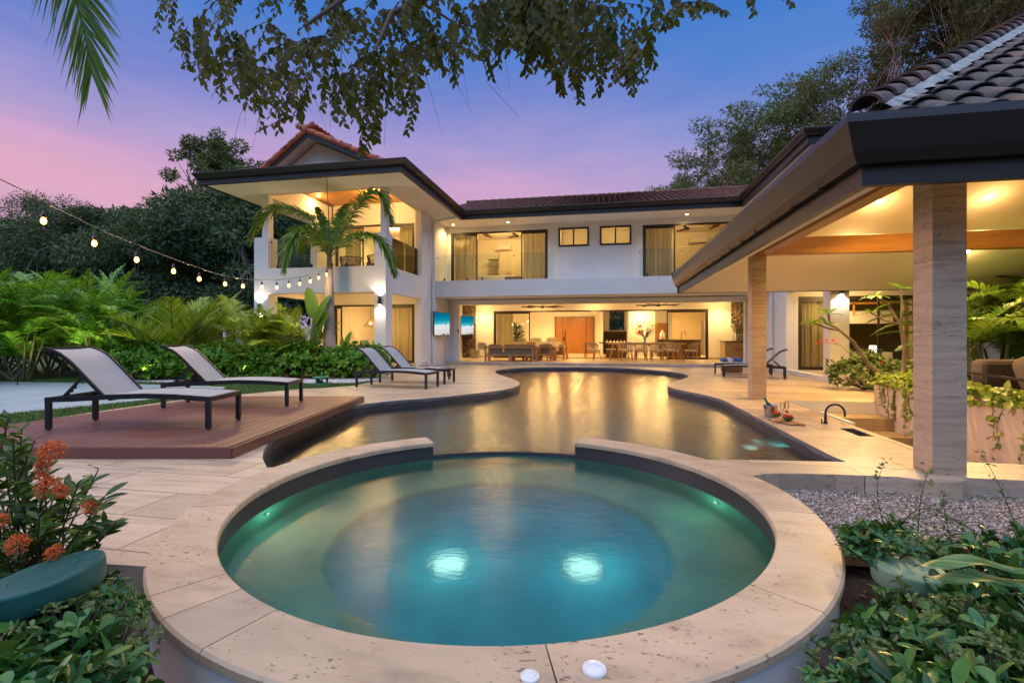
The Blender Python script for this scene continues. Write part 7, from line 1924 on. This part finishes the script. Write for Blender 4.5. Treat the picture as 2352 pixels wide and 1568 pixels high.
# ---- ixora with orange flower heads, left foreground
ix = thing('ixora_shrub', 'flowering shrub with orange flower heads at the left edge', 'flowering shrub', tuple(G(20,1400,-.36))); IO = ix.location.copy()
rr = random.Random(3); mb = MB(); P_=[];D_=[];N_=[];L__=[];W__=[]
ends = [(20,960),(50,985),(30,1010),(80,1010),(10,1060),(60,1075),(110,1100),(150,1125),(225,1080),(180,1110),(240,1140),(215,1150),(265,1200),(250,1205),(200,1220),(150,1180),(40,1140),(10,1180),(90,1190),(60,1240),(130,1260),(30,1240),(0,1110),(-30,1030),(-40,1150),(70,1140),(120,1150),(100,1060),(-20,1250),(170,1255),(20,1290),(-60,990),(-70,1090),(-80,1200),(60,1040),(95,1230),(140,1215),(45,1190),(110,1290)]
root = Vector((0,0,0))
for (x,y) in ends:
    e = ATD(x,y,rr.uniform(2.0,2.45))-IO; s = Vector((e.x*.25+rr.gauss(0,.05), e.y*.25+rr.gauss(0,.05), .1)); mid = s.lerp(e,.55)+Vector((rr.gauss(0,.05),rr.gauss(0,.05),.0)); pts = [root,s,mid,e]; mb.tube(pts, [.012,.008,.005,.003], 5, False)
    dr = (e-mid).normalized()
    for j in range(26):
        t = rr.uniform(.35,1.02); p = mid.lerp(e,t) if rr.random() < .8 else s.lerp(mid,t); a_ = rr.uniform(0,6.28)
        sd = Vector((math.cos(a_),math.sin(a_),rr.uniform(-.1,.4))); P_.append(tuple(p)); D_.append(tuple(dr*.7+sd)); N_.append((rr.gauss(0,.4),rr.gauss(-.2,.4),1)); l = rr.uniform(.055,.10); L__.append(l); W__.append(l*.38)
mb.build('stems', M['twig'], ix); V, F = leafset(np.array(P_),np.array(D_),np.array(N_),np.array(L__),np.array(W__),((0,.15),(.25,.75),(.5,1),(.78,.7),(1,.04)),.12,.18); np_obj('foliage', V, F, M['ixora_leaf'], ix)
for (x,y,s) in ((120,1038,.046),(100,1072,.03),(112,1118,.042),(142,1128,.028),(98,1098,.026),(42,1250,.04),(208,1165,.03),(122,1272,.03),(2,1195,.03),(130,1265,.028)):
    c = ATD(x,y,2.02)-IO; n = int(160*s/.05); D = unit(np.random.default_rng(int(x)).normal(0,1,(n,3))+np.array([0,-.3,.5])); P = np.array(tuple(c))+D*s*.45
    parts = [leafset(P, D, np.random.default_rng(1).normal(0,1,(n,3)), np.full(n,s*.62), np.full(n,.0035), ((0,1),(1,.8)), .05, 0, 2)]
    T_ = P+D*s*.6; Q = unit(np.random.default_rng(4).normal(0,1,(n*3,3))); parts.append(leafset(np.repeat(T_,3,0), Q, np.repeat(D,3,0), np.full(n*3,s*.2), np.full(n*3,s*.1), LO, .05, 0, 2))
    V, F = cat(parts); np_obj('flower_head', V, F, M['orange_petal'], ix)

# ---- shrubs, plumeria and vines on the right
sh = thing('berry_shrub', 'leafy shrub with red flowers beside the white column of the right wing', 'shrub', tuple(gp(1985,10.9))); 
P, A = dome_pts(330, .75, .5, .85, 17); V, F = rosettes(P, A, 6, .09, .06, SPAT, (.6,1.5), 17); np_obj('foliage', V, F, M['shrub_leaf'], sh)
mb = MB(); rr = random.Random(2)
for i in range(18):
    q = P[rr.randrange(len(P))]; mb.tube([(0,0,0),(q[0]*.6,q[1]*.6,q[2]*.5),tuple(q)], [.012,.008,.004], 5, False)
arch_ = [(0,0,.5),(-.5,-.05,1.0),(-.95,-.1,1.08)]; mb.tube(arch_, [.007,.005,.003], 5); mb.tube([(0,0,.3),(-.5,0,.55),(-1.0,-.1,.8)], [.006,.004,.002], 5); mb.build('stems', M['twig'], sh)
a = MB()
for i in range(14): a.ball((-.95+rr.uniform(-.06,.35),-.1+rr.uniform(-.03,.03),1.08+rr.uniform(-.05,.04)), rr.uniform(.012,.022), 7, 5)
for q in ((.15,-.4,.62),(.35,-.4,.55),(.25,-.42,.50)): a.ball(q, .028, 7, 5)
a.build('flowers', M['berry'], sh)
dup(sh, tuple(gp(2075,10.2)), 2.0, 'leafy shrub behind the pothos, left of the near stone pillar', None, .8)
plm = thing('plumeria_tree', 'bare limbed plumeria with tufts of leaves by the planter wall', 'tree', tuple(ATD(2062,880,8.9)-Vector((0,0,.35)))); PL = plm.location.copy()
mb = MB(); tips = []
def br(path, r0, r1, d=8.9):
    q = [ATD(x,y,d)-PL for x,y in path]; mb.tube([q[0]]+q[1:], [r0+(r1-r0)*i/(len(q)-1) for i in range(len(q))], 8); tips.append(q[-1])
br([(2062,900),(2040,870),(1996,838),(1960,785),(1922,752),(1895,742)], .045,.018)
br([(1922,752),(1908,748),(1902,722)], .022,.017); br([(2062,900),(2075,850),(2078,800),(2068,745),(2040,700),(2012,678)], .042,.02); br([(2068,745),(2030,735),(2000,718)], .022,.015); br([(2068,750),(2072,700),(2068,662)], .022,.017); br([(1935,760),(1905,755),(1868,742)], .02,.013)
mb.build('trunk', M['bark_grey'], plm)
parts = []
for k, tp in enumerate(tips):
    n = 9; rg = np.random.default_rng(k+90); az = np.arange(n)*2.4+rg.uniform(0,6); el = rg.uniform(-.1,.7,n); D = np.stack([np.cos(az)*np.cos(el),np.sin(az)*np.cos(el),np.sin(el)],-1); parts.append(leafset(np.repeat(np.array([tuple(tp)]),n,0), D, np.tile([0,0,1.],(n,1)), rg.uniform(.2,.33,n), rg.uniform(.06,.085,n), ((0,.12),(.2,.5),(.55,1),(.8,.8),(1,.05)), .12, .25))
V, F = cat(parts); np_obj('crown', V, F, M['areca_leaf'], plm)
# pothos along the planter top with trailing strands
po = thing('pothos_vine', 'yellow green pothos spilling over the planter wall', 'vine', (4.95,7.6,.38)); rr = random.Random(8); P_=[];D_=[];N_=[];L__=[];W__=[]; mb = MB()
def lf(p, l): P_.append(p); D_.append((rr.gauss(-.5,.6),rr.gauss(0,.7),rr.gauss(-.15,.5))); N_.append((rr.gauss(-.6,.4),rr.gauss(-.2,.4),1)); L__.append(l); W__.append(l*rr.uniform(.65,.85))
for i in range(1500):
    y = rr.uniform(-2.3,2.25); lf((rr.gauss(.0,.11), y, rr.uniform(-.06,.16)), rr.uniform(.07,.13))
for i in range(34):
    y = rr.choice([rr.uniform(-2.3,2.2), rr.gauss(1.9,.2), rr.gauss(.9,.3), rr.gauss(-1.5,.5)]); y = max(-2.3,min(2.25,y)); ln = rr.uniform(.15,.85)**1.1; pts = [(-.02,y,.02)]; x = -.13; z = 0
    n = max(3,int(ln/.06))
    for j in range(n): z -= ln/n; y += rr.gauss(0,.018); x = -.125+rr.gauss(0,.008); pts.append((x,y,z)); lf((x,y,z), rr.uniform(.05,.095)); 
    mb.tube(pts, .004, 4, False)
mb.build('strands', M['areca_stem'], po); V, F = leafset(np.array(P_),np.array(D_),np.array(N_),np.array(L__),np.array(W__),((0,.3),(.15,.9),(.4,1),(.75,.55),(1,.03)),.15,.15); np_obj('leaves', V, F, M['pothos_leaf'], po)
# palms behind the near pillar on the right
C_ = [add_palm_clump('areca_palm', '', (0,0,0), s, 30, 3.0, .3, .5, .04, 'areca_mid', 36, (1.4,2.2), 7, 'areca palms behind the outdoor sofa', (.8,1.45), (.9,1.8)) for s in (81,)]
lst = [(2285,10.6,1.0,'areca palm right behind the outdoor sofa'),(2290,12.0,1.05,'areca palm between the near pillar and the outdoor sofa, farther back'),(2370,11.2,1.1,'areca palm at the right edge above the outdoor sofa'),(2330,12.6,1.25,'tall areca palm in the back row above the outdoor sofa'),(2450,12.2,1.2,'areca palm outside the right edge')]
for k, (px, d, s, lab) in enumerate(lst):
    p = gp(px, d)
    if k < 1: C_[k].location = p; C_[k].scale = (s,)*3; C_[k]['label'] = lab
    else: dup(C_[0], p, k*1.4, lab, None, s)
p = gp(2420,17,0); dup(T[0], p, 1.0, 'dark broad tree behind the palms at the right edge', None, .7)
# indoor ficus
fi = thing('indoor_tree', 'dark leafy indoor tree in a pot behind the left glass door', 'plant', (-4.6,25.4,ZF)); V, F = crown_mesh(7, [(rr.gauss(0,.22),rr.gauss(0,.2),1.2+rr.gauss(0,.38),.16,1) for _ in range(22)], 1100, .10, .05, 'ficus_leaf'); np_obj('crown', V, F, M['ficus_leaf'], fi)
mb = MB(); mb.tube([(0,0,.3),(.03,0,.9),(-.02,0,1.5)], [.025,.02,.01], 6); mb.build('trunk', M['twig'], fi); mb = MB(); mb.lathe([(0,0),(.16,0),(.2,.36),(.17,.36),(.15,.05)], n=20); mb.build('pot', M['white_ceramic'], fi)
# garden outside the rear window and closing the view behind the house: hedge mass
dup(T[0], (1.5,40,-.3), .5, 'dark tree seen through the narrow window beyond the indoor table', None, .8)
# ================================================================ SKY, LIGHT, CAMERA
w = bpy.data.worlds.new('World'); scene.world = w; w.use_nodes = True; nt = w.node_tree; nt.nodes.clear()
def N(ty, **k):
    o = nt.nodes.new(ty)
    for a, b in k.items(): setattr(o, a, b)
    return o
L = nt.links.new
out = N('ShaderNodeOutputWorld'); bg = N('ShaderNodeBackground'); L(bg.outputs[0], out.inputs[0])
tc = N('ShaderNodeTexCoord'); sx = N('ShaderNodeSeparateXYZ'); L(tc.outputs['Generated'], sx.inputs[0])
def wmath(op, a, b=0.0, clamp=False):
    o = N('ShaderNodeMath', operation=op, use_clamp=clamp)
    for k, v in ((0,a),(1,b)):
        if isinstance(v, bpy.types.NodeSocket): L(v, o.inputs[k])
        else: o.inputs[k].default_value = v
    return o.outputs[0]
def wramp(f, st):
    o = N('ShaderNodeValToRGB'); L(f, o.inputs[0]); e = o.color_ramp.elements
    while len(e) > 1: e.remove(e[-1])
    for k, (p, c) in enumerate(st):
        el = e[0] if k == 0 else e.new(p)
        el.position = p; el.color = (*c,1)
    return o.outputs[0]
def wmix(f, a, b):
    o = N('ShaderNodeMix', data_type='RGBA')
    for k, v in ((0,f),(6,a),(7,b)):
        if isinstance(v, bpy.types.NodeSocket): L(v, o.inputs[k])
        else: o.inputs[k].default_value = (*v,1) if isinstance(v, tuple) else v
    return o.outputs[2]
mp = N('ShaderNodeMapping'); L(tc.outputs['Generated'], mp.inputs[0]); mp.inputs['Scale'].default_value = (1.6,1.6,5.5)
ns = N('ShaderNodeTexNoise'); L(mp.outputs[0], ns.inputs['Vector']); ns.inputs['Scale'].default_value = 1.5; ns.inputs['Detail'].default_value = 5; ns.inputs['Roughness'].default_value = .55
zz = wmath('ADD', sx.outputs['Z'], wmath('MULTIPLY', wmath('SUBTRACT', ns.outputs['Fac'], .5), .16))
pink = wramp(zz, [(0,lin((150,145,185))),(.08,lin((168,158,195))),(.15,lin((200,160,190))),(.22,lin((212,162,186))),(.29,lin((194,155,194))),(.35,lin((160,148,199))),(.42,lin((112,128,196))),(.50,lin((84,124,197))),(.55,lin((66,118,200))),(1,lin((190,200,235)))])
blue = wramp(zz, [(0,lin((135,165,205))),(.15,lin((140,160,208))),(.26,lin((138,155,208))),(.36,lin((104,140,204))),(.48,lin((70,125,198))),(.56,lin((50,112,188))),(.68,lin((55,118,200))),(1,lin((190,200,235)))])
# how far to the left of the view: pink afterglow there, blue to the right
lx = wmath('ADD', wmath('MULTIPLY', sx.outputs['X'], -.98), wmath('MULTIPLY', sx.outputs['Y'], .1))
mr = N('ShaderNodeMapRange', interpolation_type='SMOOTHSTEP'); L(lx, mr.inputs[0]); mr.inputs[1].default_value = -.65; mr.inputs[2].default_value = .42
fwd = wmix(mr.outputs[0], blue, pink)
mp2 = N('ShaderNodeMapping'); L(tc.outputs['Generated'], mp2.inputs[0]); mp2.inputs['Scale'].default_value = (1.2,1.2,9); mp2.inputs['Rotation'].default_value = (0,.12,0)
n2_ = N('ShaderNodeTexNoise'); L(mp2.outputs[0], n2_.inputs['Vector']); n2_.inputs['Scale'].default_value = 2.1; n2_.inputs['Detail'].default_value = 6; n2_.inputs['Roughness'].default_value = .6
cm = N('ShaderNodeMapRange', interpolation_type='SMOOTHSTEP'); L(n2_.outputs['Fac'], cm.inputs[0]); cm.inputs[1].default_value = .48; cm.inputs[2].default_value = .72
lo = N('ShaderNodeMapRange', interpolation_type='SMOOTHSTEP'); L(sx.outputs['Z'], lo.inputs[0]); lo.inputs[1].default_value = .5; lo.inputs[2].default_value = .3
fwd = wmix(wmath('MULTIPLY', wmath('MULTIPLY', cm.outputs[0], lo.outputs[0]), .38), fwd, lin((222,172,205)))
# the sunset side of the sky, behind the viewer
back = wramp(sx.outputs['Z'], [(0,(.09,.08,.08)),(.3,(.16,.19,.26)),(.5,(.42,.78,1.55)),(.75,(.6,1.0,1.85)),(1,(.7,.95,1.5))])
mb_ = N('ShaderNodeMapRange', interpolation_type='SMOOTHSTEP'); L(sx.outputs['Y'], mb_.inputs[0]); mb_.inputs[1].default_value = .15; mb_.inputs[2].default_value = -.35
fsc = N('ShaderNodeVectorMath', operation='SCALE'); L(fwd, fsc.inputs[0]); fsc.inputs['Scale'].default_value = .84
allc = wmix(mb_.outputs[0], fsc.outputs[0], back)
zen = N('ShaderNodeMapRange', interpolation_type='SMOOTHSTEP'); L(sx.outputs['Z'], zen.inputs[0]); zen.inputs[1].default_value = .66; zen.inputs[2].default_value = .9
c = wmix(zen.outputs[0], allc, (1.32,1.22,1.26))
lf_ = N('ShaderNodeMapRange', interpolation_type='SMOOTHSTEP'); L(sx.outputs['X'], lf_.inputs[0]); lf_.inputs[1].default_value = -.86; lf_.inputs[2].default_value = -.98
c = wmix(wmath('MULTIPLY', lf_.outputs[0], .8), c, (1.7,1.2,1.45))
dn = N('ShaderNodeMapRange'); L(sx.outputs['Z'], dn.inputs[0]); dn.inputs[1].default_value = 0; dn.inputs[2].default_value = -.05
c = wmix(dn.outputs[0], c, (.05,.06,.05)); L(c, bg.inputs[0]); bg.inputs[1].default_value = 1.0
sun = bpy.data.lights.new('sunset_glow','SUN'); sun.energy = .5; sun.angle = R(14); sun.color = (1,.6,.5)
so_ = bpy.data.objects.new('sunset_glow', sun); col.objects.link(so_); so_.rotation_euler = Vector((.97,.02,-.24)).to_track_quat('-Z','Y').to_euler()
cam = bpy.data.cameras.new('camera'); co = bpy.data.objects.new('camera', cam); col.objects.link(co)
co.location = (0,0,H); co.rotation_euler = (R(90),0,AY); cam.sensor_width = 36; cam.lens = 36*FPX/2352; cam.shift_y = -12/2352; cam.clip_end = 600; cam.clip_start = .05
scene.camera = co
vs = scene.view_settings; vs.view_transform = 'Standard'; vs.look = 'None'; vs.exposure = .42; vs.gamma = 1
scene.render.engine = 'CYCLES'
cy = scene.cycles; cy.max_bounces = 10; cy.transparent_max_bounces = 16; cy.caustics_reflective = False; cy.caustics_refractive = True; cy.sample_clamp_indirect = 4
